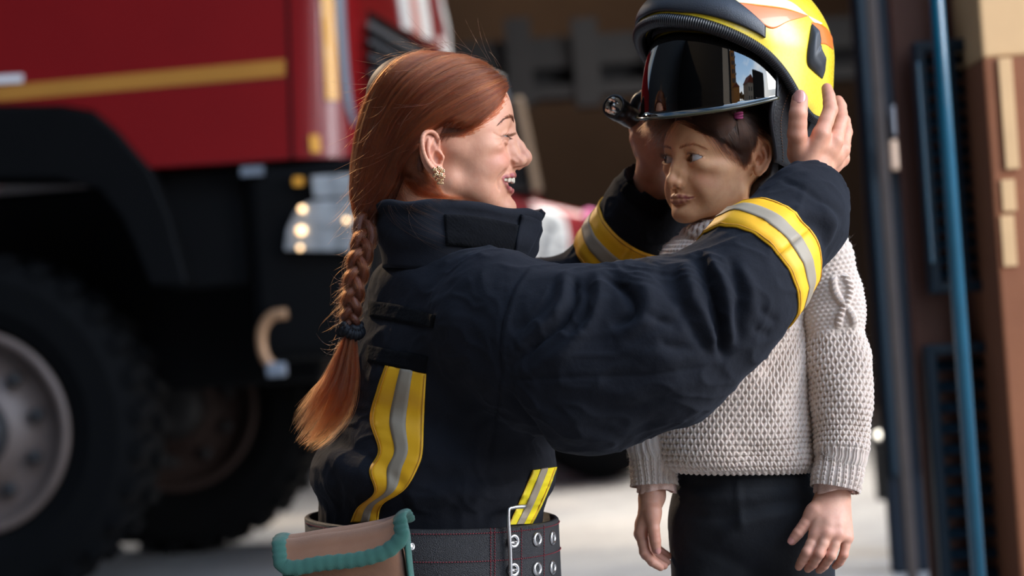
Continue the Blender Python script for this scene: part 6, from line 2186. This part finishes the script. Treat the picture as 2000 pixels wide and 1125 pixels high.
# ---- fire engine
t = NT('engine_red'); o = t.obj(); n = t.noise(o, 3, 3)
t.set(Base_Color=t.mix(n, (.19, .005, .0065), (.235, .0065, .0075)), Roughness=.34, Coat_Weight=.3, Coat_Roughness=.12)
M['red'] = t.m
M['gold_paint'] = simple('gold_stripe', (.44, .19, .032), .4, noise=.1, nscale=5)
M['white_paint'] = simple('white_lettering', (.78, .77, .76), .4)
M['pink_paint'] = simple('faded_pink', (.62, .28, .24), .4)
M['amber'] = simple('amber_reflector', (.80, .36, .045), .25)
M['grey_trim'] = simple('grey_trim', (.18, .20, .23), .35)
M['black_plastic'] = simple('black_plastic', (.0022, .0022, .0024), .55, Specular_IOR_Level=.15, noise=.25, nscale=10)
M['bumper'] = simple('bumper_grey', (.0022, .0022, .0024), .6, Specular_IOR_Level=.12, noise=.25, nscale=8)
M['tyre'] = simple('tyre_rubber', (.0024, .0024, .0026), .85, Specular_IOR_Level=.12, noise=.35, nscale=14, bump=.3, bscale=60)
M['rim'] = simple('wheel_rim_paint', (.13, .092, .075), .5, noise=.25, nscale=9)
M['hub'] = simple('wheel_hub_dark', (.02, .018, .018), .6)
al = math.radians(6.7)
C0 = W(705, 300, 8.6); C0.z = 0
BK = Vector((-math.cos(al), math.sin(al), 0)); FAR = Vector((math.sin(al), math.cos(al), 0)); NEARN = -FAR; FW = -BK
WID = 2.45
engine = empty('fire_engine', C0)
tag(engine, 'red fire engine with a gold stripe and big off-road tyres, standing behind the woman', 'fire engine')


def sp(px, py, off=0.0): return on_plane(px, py, C0 + NEARN * off, FAR)
def fp(px, py, off=0.0): return on_plane(px, py, C0 + FW * off, FW)
def loc(s, z, w=0.0): return C0 + BK * s + Vector((0, 0, z)) + FAR * w


low = [sp(x, y) for x, y in [(703, 306), (570, 310), (292, 328), (264, 297), (228, 255), (182, 217), (120, 206), (-200, 206)]]
zarch = low[-1].z; sA = (low[-1] - C0).dot(BK); sB = (low[2] - C0).dot(BK)
back = [loc(sA + (sA - sB) * .25, zarch), loc(sA + (sA - sB) * .75, low[2].z), loc(6.8, low[2].z), loc(6.8, 3.05), loc(.10, 3.05), loc(0, 2.75)]
bm = bmesh.new(); vs = [bm.verts.new(p) for p in low + back]; f = bm.faces.new(vs)
r = bmesh.ops.extrude_face_region(bm, geom=[f]); bmesh.ops.translate(bm, vec=FAR * WID, verts=[v for v in r['geom'] if isinstance(v, bmesh.types.BMVert)])
bmesh.ops.recalc_face_normals(bm, faces=bm.faces[:])
# the near front corner is widely rounded
ed = [e for e in bm.edges if all(abs((v.co - C0).dot(FAR)) < .01 and abs((v.co - C0).dot(BK)) < .02 for v in e.verts) and abs(e.verts[0].co.z - e.verts[1].co.z) > 1]
bmesh.ops.bevel(bm, geom=ed, offset=.24, segments=12, affect='EDGES', profile=.5)
cabv = np.array([FRAME.inverted() @ v.co for v in bm.verts]); cabf = [[v.index for v in f.verts] for f in bm.faces]
CABS = Surf(cabv, cabf)
cab = bm_obj('cab_body', bm, M['red'], engine, False, False, .03, 3)
def cab_patch(name, left, right, mat, nu=24, nv=6, off=.002, th=.012):
    return MB().add(patch(CABS, left, right, nu, nv, off, th)).build(name, mat, engine, True, smooth=False)
# side stripe, door gap, small plate
def side_patch(name, pix, mat, off=.004, th=.008, parent=engine, bevel=0):
    return prism(name, [sp(x, y, off) for x, y in pix], FAR * th, mat, parent, bevel)
def front_patch(name, pix, mat, off=.004, th=.008, parent=engine, bevel=0):
    return prism(name, [fp(x, y, off) for x, y in pix], BK * th, mat, parent, bevel)
side_patch('gold_stripe', [(-300, 196), (556, 116), (556, 148), (-300, 224)], M['gold_paint'])
side_patch('white_plate', [(-60, 150), (44, 145), (44, 160), (-60, 166)], M['white_paint'], .006)
side_patch('door_gap', [(548, -400), (553, -400), (573, 310), (567, 310)], M['black_plastic'], .003)
side_patch('door_gap', [(-340, 214), (575, 151), (575, 154), (-340, 218)], simple('stripe_groove_red', (.16, .004, .005), .5), .003)  # thin darker red line below the gold stripe
cab_patch('amber_marker', [(622, -60), (628, 60), (635, 196)], [(645, -60), (651, 60), (657, 196)], M['amber'])
cab_patch('amber_marker', [(604, 265), (607, 298)], [(622, 264), (625, 297)], M['amber'], 8, 4)
cab_patch('corner_vane', [(646, -80), (658, 80), (668, 190), (684, 244)], [(664, -80), (672, 80), (681, 190), (690, 246)], M['grey_trim'])
# front: grille with slats, stripes, lettering
gr = front_patch('grille', [(722, 21), (862, 108), (872, 330), (738, 300)], M['black_plastic'], .006, .03)
for k in range(9):
    f = k / 9
    y0 = 42 + 30 * k; y1 = y0 + 12
    prism('slat', [fp(724 + 1.2 * k, y0, .02), fp(866 + .6 * k, y0 + 86 - 5 * k, .02), fp(866 + .6 * k, y1 + 86 - 5 * k, .045), fp(724 + 1.2 * k, y1, .045)], BK * .012, simple('slat_grey', (.05, .052, .06), .45) if k == 0 else bpy.data.materials['slat_grey'], gr)
front_patch('white_stripe', [(770, -60), (793, -60), (807, 61), (788, 54)], M['white_paint'])
front_patch('white_stripe', [(806, -60), (826, -60), (846, 79), (826, 72)], M['white_paint'])
front_patch('pink_stripe', [(793, -60), (806, -60), (826, 72), (807, 61)], M['pink_paint'], .003)
cu = bpy.data.curves.new('lettering', 'FONT'); cu.body = 'S'; cu.size = .62; cu.extrude = .004; cu.align_x = 'CENTER'; cu.align_y = 'CENTER'
cu.materials.append(M['white_paint'])
lt0 = bpy.data.objects.new('lettering', cu)
COL.objects.link(lt0); bpy.context.view_layer.update()
lm = bpy.data.meshes.new_from_object(lt0.evaluated_get(bpy.context.evaluated_depsgraph_get()))
COL.objects.unlink(lt0); bpy.data.objects.remove(lt0)
lt = bpy.data.objects.new('lettering', lm); COL.objects.link(lt)
Rm = Matrix((FAR, Vector((0, 0, 1)), FW)).transposed().to_4x4()
lt.parent = engine; lt.matrix_basis = engine.matrix_basis.inverted() @ (Matrix.Translation(fp(868, 44, .006)) @ Rm)
# fender over the front wheel
fo = [(-200, 208), (120, 208), (182, 219), (228, 257), (264, 299), (292, 330), (330, 420), (366, 556)]
fi = [(292, 558), (262, 480), (236, 425), (192, 370), (112, 348), (-200, 348)]
prism('fender', [sp(x, y, .03) for x, y in fo + fi], FAR * .55, M['bumper'], engine, .012, 2)
# underbody, bumper, lamps
zt = low[1].z - .005
def lbox(name, s0, s1, z0, z1, w0, w1, mat, parent=engine, bevel=.02):
    return prism(name, [loc(s0, z0, w0), loc(s1, z0, w0), loc(s1, z1, w0), loc(s0, z1, w0)], FAR * (w1 - w0), mat, parent, bevel, 2)
s48 = (sp(480, 500) - C0).dot(BK); s29 = (sp(300, 500) - C0).dot(BK)
lbox('step_box', s48 + .01, s29 - .02, sp(400, 560).z, zt, .10, WID - .1, M['black_plastic'])
lbox('bumper', -.02, s48, sp(600, 705).z, zt, .02, WID - .02, M['bumper'], bevel=.05)
lbox('chassis', .3, 6.6, .75, zt, .55, WID - .55, M['black_plastic'])
M['lens'] = simple('lamp_lens', (.50, .52, .54), .16, .45, noise=.9, nscale=16, bump=.9, bscale=28)  # pale mottled base carries the sky's glare on the lens
hl = side_patch('headlamp', [(553, 489), (560, 446), (578, 408), (604, 392), (708, 388), (708, 492)], M['lens'], .035, .06, bevel=.01)
t = NT('glint_glow'); t.set(Base_Color=(1, .75, .5), Emission_Color=(1, .62, .30, 1), Emission_Strength=3.0, Roughness=.3); M['warm_glint'] = t.m  # glowing beads stand for the warm glints in the headlamp
for px, py, r in ((590, 408, .012), (588, 450, .016), (586, 484, .009), (676, 430, .009)):
    c = sp(px, py, .05)
    bm = bmesh.new(); bmesh.ops.create_uvsphere(bm, u_segments=16, v_segments=10, radius=r, matrix=Matrix.Translation(c))
    bm_obj('warm_glint', bm, M['warm_glint'], hl, smooth=True)
side_patch('fog_lamp', [(606, 343), (706, 338), (706, 384), (612, 386)], M['lens'], .035, .05, bevel=.008)
side_patch('marker_lamp', [(572, 346), (590, 345), (590, 362), (572, 363)], M['amber'], .03, .03, bevel=.004)
side_patch('step_plate', [(470, 326), (512, 324), (512, 342), (470, 344)], M['grey_trim'], .0, .03)
# tow loop
tl_ = [sp(x, y, .10) for x, y in [(560, 612), (530, 618), (512, 645), (512, 680), (524, 708), (545, 724)]]
MB().add(tube(smooth_curve(tl_, 30), .020, 12)).build('tow_loop', simple('orange_lit_steel', (.42, .23, .12), .45, .4, noise=.3), engine)  # orange light on the steel is put into its colour
wbox('tow_shackle', sp(540, 722, .10), (.07, .06, .05), M['grey_trim'], engine, .01)


def lathe_w(prof, c, axis, n=64):
    """prof: (along axis, radius); c base point, around a world axis"""
    ax_ = np.array(axis, float); e1 = np.cross(ax_, (0, 0, 1)); e1 /= np.linalg.norm(e1); e2 = np.cross(e1, ax_); c = np.array(c)
    vs = [c + ax_ * x + (e1 * math.cos(2 * PI * k / n) + e2 * math.sin(2 * PI * k / n)) * r for x, r in prof for k in range(n)]
    return vs, [(i * n + k, i * n + (k + 1) % n, (i + 1) * n + (k + 1) % n, (i + 1) * n + k) for i in range(len(prof) - 1) for k in range(n)]


def make_wheel(c, axis, r=.66, w=.42, far=False):
    axis = np.array(axis); axis = axis / np.linalg.norm(axis); e1 = np.cross(axis, (0, 0, 1)); e1 /= np.linalg.norm(e1); e2 = np.cross(e1, axis); c = np.array(c)
    tp_ = [(.03, r * .56), (-.01, r * .60), (-.035, r * .70), (-.03, r * .86), (.0, r * .93), (.03, r * .955), (w - .03, r * .955), (w, r * .93), (w + .03, r * .86), (w + .03, r * .7), (w, r * .56)]
    mb = MB().add(lathe_w(tp_, c, axis, 96))
    for k in range(30):
        a0 = 2 * PI * k / 30
        for half in (0, 1):
            a = a0 + (PI / 30 if half else 0); d1 = .085; lug = []
            for (x, da, rr) in ((0.0, 0, r * .90), (0.0, d1, r * .90), (w * .47, d1 * 1.5, r * .95), (w * .47, d1 * .5, r * .95), (0.004, 0, r * .985), (.004, d1, r * .985), (w * .47, d1 * 1.5, r), (w * .47, d1 * .5, r)):
                xx = x - .012 if not half else w - x + .012
                lug.append(c + axis * xx + (e1 * math.cos(a + da) + e2 * math.sin(a + da)) * rr)
            mb.add((lug, [(0, 1, 2, 3), (4, 7, 6, 5), (0, 4, 5, 1), (1, 5, 6, 2), (2, 6, 7, 3), (3, 7, 4, 0)]))
    ty = mb.build('tyre', M['tyre'], engine, smooth=False)
    rp_ = [(.02, r * .575), (-.012, r * .575), (-.018, r * .545), (-.005, r * .52), (.03, r * .50), (.06, r * .48), (.065, r * .30), (.02, r * .26), (.02, r * .02)]
    rm = MB().add(lathe_w(rp_, c, axis, 64)).build('rim', M['rim'], engine)
    hp = [(.03, r * .22), (-.05, r * .21), (-.07, r * .17), (-.08, r * .10), (-.08, .001)]
    MB().add(lathe_w(hp, c, axis, 40)).build('hub', M['hub'], rm)
    for k in range(10):
        a = 2 * PI * k / 10 + .2; q = c + axis * .045 + (e1 * math.cos(a) + e2 * math.sin(a)) * r * .375
        MB().add(lathe_w([(.02, .026), (-.015, .026), (-.022, .018), (-.022, .001)], q, axis, 12)).build('wheel_nut', M['hub'], rm)
        a += PI / 10
    if far:
        for o_ in (rm,): o_.data.materials[0] = M['rim_dark']
    return ty


M['rim_dark'] = simple('shaded_rim', (.030, .014, .009), .8)  # shade on the far rim, put into a darker paint
wc = sp(-62, 826, -.04); wc.z = .655
make_wheel(wc, FAR)
wc2 = wc + FAR * 1.95 + FW * .25
make_wheel(wc2, FAR, far=True)
wc3 = wc + BK * 4.2; make_wheel(wc3, FAR); make_wheel(wc3 + FAR * 1.95, FAR)

# ---- second engine, far inside
eng2 = empty('fire_engine', W(1080, 600, 13.0) * 1.0); eng2.location.z = 0
tag(eng2, 'dark red fire engine parked far inside the garage, seen beyond the woman\'s chin', 'fire engine')
D2 = 13.0
def dp(px, py, d=D2): return W(px, py, d)
M['red2'] = simple('dark_red_paint', (.26, .008, .012), .35, Coat_Weight=.4)
zb_ = .55
pts = [dp(900, 372), dp(1000, 380), dp(1060, 396), dp(1130, 412), dp(1230, 424)]
pts += [Vector((pts[-1].x, pts[-1].y, zb_)), Vector((pts[0].x, pts[0].y, zb_))]
prism('body', pts, Vector((.2, 3.5, 0)), M['red2'], eng2, .05, 3)
prism('cab', [dp(900, 120), dp(988, 150), dp(1048, 378), dp(900, 368)], Vector((.1, 2.4, 0)), simple('dark_windscreen', (.012, .013, .016), .2), eng2, .03)
prism('windscreen_pillar', [dp(1003, 190, 12.9), dp(1022, 190, 12.9), dp(1058, 372, 12.9), dp(1042, 376, 12.9)], Vector((0, .08, 0)), simple('tan_pillar', (.22, .155, .105), .5), eng2, .01)
hl2 = prism('headlamp', [dp(1036, 404, 12.95), dp(1084, 411, 12.95), dp(1106, 428, 12.95), dp(1113, 470, 12.95), dp(1110, 522, 12.95), dp(1036, 528, 12.95)], Vector((0, .06, 0)), simple('white_lamp_panel', (.78, .80, .80), .3, noise=.15, nscale=9), eng2, .02)
for px, py, a, b in ((1078, 440, 9, 8), (1066, 470, 8, 6), (1098, 472, 7, 5), (1064, 498, 5, 12), (1090, 500, 4, 9)):
    c = dp(px, py, 12.93); k = 12.93 / FPX
    bm = bmesh.new(); bmesh.ops.create_uvsphere(bm, u_segments=16, v_segments=8, radius=1, matrix=Matrix.Translation(c) @ Matrix.Diagonal((a * k, .02, b * k, 1)))
    bm_obj('lamp_socket', bm, M['grey_trim'], hl2, smooth=True)
bm = bmesh.new(); bmesh.ops.create_uvsphere(bm, u_segments=20, v_segments=12, radius=.035, matrix=Matrix.Translation(dp(1151, 421, 12.95)))
bm_obj('marker_lamp', bm, simple('pink_lamp', (.80, .18, .42), .3), eng2, smooth=True)
for px in (960, 1160):
    c = dp(px, 600, 13.6); c.z = .45
    MB().add(lathe_w([(.0, .20), (-.02, .30), (0, .43), (.28, .45), (.30, .3), (.3, .01)], c, (0, 1, 0), 40)).build('wheel', M['tyre'], eng2)

# ---- gate leaves, pole, column on the right
t = NT('gate_blue'); o = t.obj(); n = t.noise(o, 9, 5)
t.set(Base_Color=t.mix(n, (.0012, .009, .017), (.003, .016, .027)), Roughness=.5, Specular_IOR_Level=.25); M['gate'] = t.m
M['gate_bright'] = simple('bright_blue_paint', (.003, .070, .115), .25, noise=.2, nscale=12, Coat_Weight=.3)
M['navy_steel'] = simple('navy_steel', (.0015, .005, .011), .6, Specular_IOR_Level=.2, noise=.3, nscale=6)
t = NT('orange_plaster'); o = t.obj(); n = t.noise(o, 4, 5, .6); n2 = t.noise(o, 30, 3)
t.set(Base_Color=t.mix(n, (.17, .052, .017), t.mix(n2, (.22, .070, .024), (.28, .10, .036))), Roughness=.8); t.bump(n2, .3, .004); M['orange'] = t.m
M['cream'] = simple('sunlit_plaster', (.56, .34, .16), .8, noise=.12, nscale=8, bump=.2, bscale=60)
M['brown_door'] = simple('brown_door_paint', (.085, .025, .012), .6, noise=.25, nscale=7)
M['rust_patch'] = simple('worn_yellow_paint', (.50, .38, .16), .7, noise=.3, nscale=40)
GD = 6.0
g1c = W(1870, 562, GD)
gate = empty('gate_leaf', (g1c.x, g1c.y, 0)); tag(gate, 'brown gate leaf with two blue louvred panels, right of the girl', 'gate')
wbox('door_sheet', (g1c.x + .015, g1c.y + .10, 1.65), (.235, .05, 3.2), M['brown_door'], gate, .004)
def louvre(y0, y1, x0, x1, slots_warm):
    a, b = W((x0 + x1) / 2, y0, GD), W((x0 + x1) / 2, y1, GD); c = (a + b) / 2; w = (W(x1, 500, GD) - W(x0, 500, GD)).length; h = a.z - b.z
    f = MB()
    def bar(cx, cz, sx, sz, sy=.07):
        bm = bmesh.new(); bx(bm, (cx, c.y, cz), (sx, sy, sz)); vs = [np.array(v.co) for v in bm.verts]; f.add((vs, [[v.index for v in q.verts] for q in bm.faces])); bm.free()
    bw = .028
    bar(c.x - w / 2 + bw / 2, c.z, bw, h); bar(c.x + w / 2 - bw / 2, c.z, bw, h); bar(c.x, c.z + h / 2 - bw / 2, w - bw, bw); bar(c.x, c.z - h / 2 + bw / 2, w - bw, bw)
    bar(c.x + .004, c.z, .020, h - bw)
    fr = f.build('louvre_frame', M['gate'], gate, smooth=False); bv_ = fr.modifiers.new('bevel', 'BEVEL'); bv_.width = .006; bv_.segments = 2
    n = 15
    for k in range(n):
        zz = c.z - h / 2 + bw + (h - 2 * bw) * (k + .5) / n
        bm = bmesh.new(); bx(bm, (0, 0, 0), (w - .04, .034, .006), Matrix.Translation((c.x, c.y + .012, zz)) @ Matrix.Rotation(.7, 4, 'X'))
        bm_obj('louvre_slat', bm, M['gate'], fr)
        if slots_warm:
            wbox('worn_patch', (c.x - .022, c.y - .0355, zz), (.016, .004, .020 + .008 * ((k * 7) % 3)), M['rust_patch'] if k % 3 else M['gate_bright'], fr)
    return fr
louvre(78, 572, 1797, 1935, True); louvre(668, 1330, 1826, 1966, False)
wbox('edge_strip', (W(1800, 320, GD).x + .002, g1c.y - .045, W(1800, 320, GD).z), (.012, .012, .50), M['gate_bright'], gate, .003)
pole = W(1870, 562, 5.3)
po = MB().add(tube([(pole.x, pole.y, 0.0), (pole.x, pole.y, 1.5), (pole.x, pole.y, 3.0)], .0165, 20)).build('gate_pole', M['gate_bright'])
tag(po, 'bright blue upright steel pole standing in front of the louvred gate', 'pole')
cc_ = W(1985, 562, 5.75)
struct(wbox('wall_column', (cc_.x + .045, cc_.y + .25, .78), (.17, .5, 1.56), M['orange'], None, .008))
zc = W(1985, 108, 5.75).z
o = bpy.data.objects['wall_column']; me = o.data
for v in me.vertices: v.co.z = v.co.z  # column stands on the floor
struct(wbox('wall_column_top', (cc_.x + .045, cc_.y + .25, zc + .9), (.17, .5, 1.8), M['cream'], None, .008))  # cream stands for sunlight on the column's top
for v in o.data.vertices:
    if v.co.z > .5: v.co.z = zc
# sunlight on the column's face, painted as pale strips
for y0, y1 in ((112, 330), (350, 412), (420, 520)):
    oo = vbox('trim_sun_patch', 1958, 1984, y0, y1, 5.745, .008, M['cream']); struct(oo)
struct(vbox('wall_right_pier', 1905, 1948, -600, 1400, 6.15, .3, simple('dark_brown_paint', (.045, .018, .011), .6)))
# a second leaf further in, with a post
g2c = W(1748, 562, 8.0)
gate2 = empty('gate_leaf', (g2c.x, g2c.y, 0)); tag(gate2, 'dark navy gate leaf further inside, between the girl and the brown louvred leaf', 'gate')
wbox('door_sheet', (g2c.x, g2c.y + .03, 1.6), (.15, .06, 3.2), M['navy_steel'], gate2, .01)
wbox('stiffener', (g2c.x - .045, g2c.y - .012, 1.75), (.03, .03, 2.85), M['gate'], gate2, .006)
wbox('stiffener', (g2c.x + .06, g2c.y - .012, 1.75), (.02, .03, 2.85), M['navy_steel'], gate2, .006)
pst = W(1735, 300, 7.6)
po = wbox('timber_post', (pst.x - .02, pst.y, 1.6), (.030, .05, 3.2), simple('weathered_timber', (.04, .028, .023), .8, noise=.3, nscale=20), None, .004)
tag(po, 'slim weathered timber post beside the dark navy gate leaf', 'post')
vbox('junction_box', 1741, 1779, 272, 330, 7.9, .06, simple('cream_box', (.66, .44, .30), .6), gate2, .006)
vbox('meter_box', 1745, 1782, 204, 262, 7.9, .06, simple('grey_box', (.40, .40, .42), .5), gate2, .006)
vb = struct(vbox('wall_pier_orange', 1752, 1788, -600, 1400, 8.4, .3, M['orange']))
# glowing stand-in for a bright white spot low by the gate
lc = W(1731, 848, 11.0)
spot_o = empty('glow_spot', (lc.x, lc.y, 0)); tag(spot_o, 'small glowing stand-in for a bright white spot beside the dark navy gate', 'lamp')
t = NT('spot_glow'); t.set(Base_Color=(1, .95, .85), Emission_Color=(1, .93, .80, 1), Emission_Strength=3.0); M['glow'] = t.m
bm = bmesh.new(); bmesh.ops.create_uvsphere(bm, u_segments=24, v_segments=12, radius=1, matrix=Matrix.Translation((lc.x, lc.y, lc.z)) @ Matrix.Diagonal((.052, .03, .019, 1)))
bm_obj('glow_body', bm, M['glow'], spot_o, smooth=True)
wbox('spot_base', (lc.x, lc.y + .02, lc.z / 2 - .015), (.12, .08, max(.02, lc.z - .03)), M['black_plastic'], spot_o, .006)

# ---- what stands outside behind the camera and shows in the visor
M['ochre'] = simple('ochre_render', (.62, .30, .10), .85, noise=.1, nscale=1)
M['roof'] = simple('red_roof_tiles', (.30, .09, .06), .8, noise=.2, nscale=3)
M['window_dark'] = simple('window_glass', (.10, .13, .16), .1)
M['pale'] = simple('pale_render', (.55, .54, .52), .85)
b1 = empty('apartment_tower', (13.4, -24, 0)); tag(b1, 'ochre apartment tower with balconies, reflected in the visor', 'building')
wbox('tower_wall', (12.4, -24.5, 9), (2.4, 4.2, 18), M['ochre'], b1)
wbox('low_wing', (12.7, -21.4, 2.6), (3.4, 2.0, 5.2), M['ochre'], b1)
prism('wing_roof', [Vector((10.8, -20.2, 5.2)), Vector((14.6, -20.2, 5.2)), Vector((12.7, -20.2, 6.3))], Vector((0, -2.2, 0)), M['roof'], b1)
for k in range(6):
    for dx in (-.6, 0.5):
        f = wbox('window', (12.3 + dx, -22.38, 2 + k * 2.7), (.8, .08, 1.3), M['window_dark'], b1)
    wbox('balcony', (13.2, -22.2, 1.1 + k * 2.7), (1.0, .9, .5), M['pale'], b1)
b2 = empty('town_house', (25, -25, 0)); tag(b2, 'grey town house with a red roof, reflected in the visor', 'building')
wbox('house_wall', (25, -25, 3.5), (6, 5, 7), M['pale'], b2)
prism('house_roof', [Vector((21.6, -22.2, 7)), Vector((28.4, -22.2, 7)), Vector((25, -22.2, 9.8))], Vector((0, -5.6, 0)), M['roof'], b2)
for dx in (-2, 0, 2):
    for zz in (2.2, 5): wbox('window', (25 + dx, -22.46, zz), (.9, .08, 1.3), M['window_dark'], b2)
M['bark'] = simple('bark', (.12, .08, .05), .9); M['leaf'] = simple('autumn_foliage', (.22, .13, .045), .8, noise=.4, nscale=5)
for k, (x, y, h) in enumerate(((15.8, -21, 4.2), (17.4, -21.6, 3.6), (17.0, -25, 4.4))):
    tr_ = empty('tree', (x, y, 0)); tag(tr_, 'bare autumn tree between the two buildings reflected in the visor', 'tree', 'trees in the visor reflection')
    MB().add(tube([(x, y, 0), (x + .1, y, h * .5), (x, y, h * .8)], [.16, .12, .06], 10)).build('trunk', M['bark'], tr_)
    mb = MB(); rg = np.random.default_rng(k)
    for q in range(40):
        bm = bmesh.new(); bmesh.ops.create_icosphere(bm, subdivisions=1, radius=.16 + .2 * rg.random()); c = np.array((x, y, h * .72)) + np.clip(rg.normal(size=3), -1.3, 1.3) * (.30, .30, h * .13)
        mb.add(([c + np.array(v.co) for v in bm.verts], [[v.index for v in f.verts] for f in bm.faces])); bm.free()
    mb.build('foliage', M['leaf'], tr_)
struct(wbox('wall_pier_pale', (2.13, -3.2, 3.0), (.86, .3, 6.0), simple('grey_post', (.62, .58, .52), .7)))
struct(wbox('wall_pier_dark', (2.76, -3.2, 3.0), (.22, .3, 6.0), M['dark']))
struct(wbox('wall_gate_right', (6.0, -1.0, 1.5), (2.2, .12, 3.0), M['dark']))
# ------------------------------------------------------------------ camera, light, world
cam = bpy.data.cameras.new('camera'); co = bpy.data.objects.new('camera', cam); COL.objects.link(co)
co.matrix_world = Matrix(((_r.x, _u.x, -_f.x, 0), (_r.y, _u.y, -_f.y, 0), (_r.z, _u.z, -_f.z, CAM_H), (0, 0, 0, 1)))
cam.lens = 85; cam.sensor_width = 36; cam.clip_start = .05; cam.clip_end = 200
cam.dof.use_dof = True; cam.dof.focus_distance = 3.32; cam.dof.aperture_fstop = 3.2; cam.dof.aperture_blades = 9
SC.camera = co
w = bpy.data.worlds.new('sky'); SC.world = w; w.use_nodes = True
nt = w.node_tree; bg = nt.nodes['Background']
tc = nt.nodes.new('ShaderNodeTexCoord')
sep = nt.nodes.new('ShaderNodeSeparateXYZ'); nt.links.new(tc.outputs['Generated'], sep.inputs[0])
rp_ = nt.nodes.new('ShaderNodeValToRGB'); e = rp_.color_ramp.elements
e[0].position = .0; e[0].color = (.30, .28, .26, 1); e[1].position = .55; e[1].color = (.16, .33, .62, 1)
m = e.new(.02); m.color = (.72, .74, .76, 1); m = e.new(.18); m.color = (.38, .56, .80, 1)
nt.links.new(sep.outputs[2], rp_.inputs[0])
cl = nt.nodes.new('ShaderNodeTexNoise'); cl.inputs['Scale'].default_value = 3.2; cl.inputs['Detail'].default_value = 6
nt.links.new(tc.outputs['Generated'], cl.inputs['Vector'])
cr_ = nt.nodes.new('ShaderNodeValToRGB'); cr_.color_ramp.elements[0].position = .46; cr_.color_ramp.elements[1].position = .66
nt.links.new(cl.outputs['Fac'], cr_.inputs[0])
mx = nt.nodes.new('ShaderNodeMix'); mx.data_type = 'RGBA'
nt.links.new(cr_.outputs[0], mx.inputs[0]); nt.links.new(rp_.outputs[0], mx.inputs[6]); mx.inputs[7].default_value = (.85, .86, .88, 1)
# hazy bright quarter of the sky, away from the sun
dt = nt.nodes.new('ShaderNodeVectorMath'); dt.operation = 'DOT_PRODUCT'; nt.links.new(tc.outputs['Generated'], dt.inputs[0]); dt.inputs[1].default_value = Vector((.62, -.72, .30)).normalized()
mr = nt.nodes.new('ShaderNodeMapRange'); mr.interpolation_type = 'SMOOTHSTEP'; nt.links.new(dt.outputs['Value'], mr.inputs[0])
mr.inputs[1].default_value = .35; mr.inputs[2].default_value = 1.0; mr.inputs[3].default_value = 1.0; mr.inputs[4].default_value = 7.0
mu = nt.nodes.new('ShaderNodeVectorMath'); mu.operation = 'SCALE'; nt.links.new(mx.outputs[2], mu.inputs[0]); nt.links.new(mr.outputs[0], mu.inputs['Scale'])
nt.links.new(mu.outputs[0], bg.inputs[0]); bg.inputs[1].default_value = 0.85


def sun(name, frm, col, en, ang):
    l = bpy.data.lights.new(name, 'SUN'); l.color = col; l.energy = en; l.angle = math.radians(ang)
    o = bpy.data.objects.new(name, l); COL.objects.link(o); o.rotation_euler = Vector(frm).to_track_quat('Z', 'Y').to_euler(); o.location = Vector(frm) * 5
    return o


def area(name, loc_, tgt, size, col, en, spread=180):
    l = bpy.data.lights.new(name, 'AREA'); l.shape = 'RECTANGLE'; l.size, l.size_y = size; l.color = col; l.energy = en; l.spread = math.radians(spread)
    o = bpy.data.objects.new(name, l); COL.objects.link(o); o.location = loc_
    o.rotation_euler = (Vector(tgt) - Vector(loc_)).to_track_quat('-Z', 'Y').to_euler()
    return o


sun('sun', (-.40, .80, .50), (1, .74, .48), 1.3, 1.2)
area('added_key', (5.3, 2.1, 2.9), (0, 3.5, 1.0), (2.6, 2.6), (.97, .97, 1), 270)  # off-frame area lamp added as a soft key on the people
area('floor_fill', (1.3, 12.0, 5.0), (1.3, 12.0, 0), (2.0, 5.0), (1, .96, .90), 230, 95)  # unseen area lamp added to brighten the hall floor
area('hall_lamp', (.5, 18.5, 4.9), (.8, 21, 3.4), (1.5, .6), (1, .66, .38), 55, 160)
vs_ = SC.view_settings
vs_.view_transform = 'Standard'; vs_.look = 'None'; vs_.gamma = 1; vs_.use_curve_mapping = False; vs_.exposure = 0.32
SC.cycles.use_denoising = True
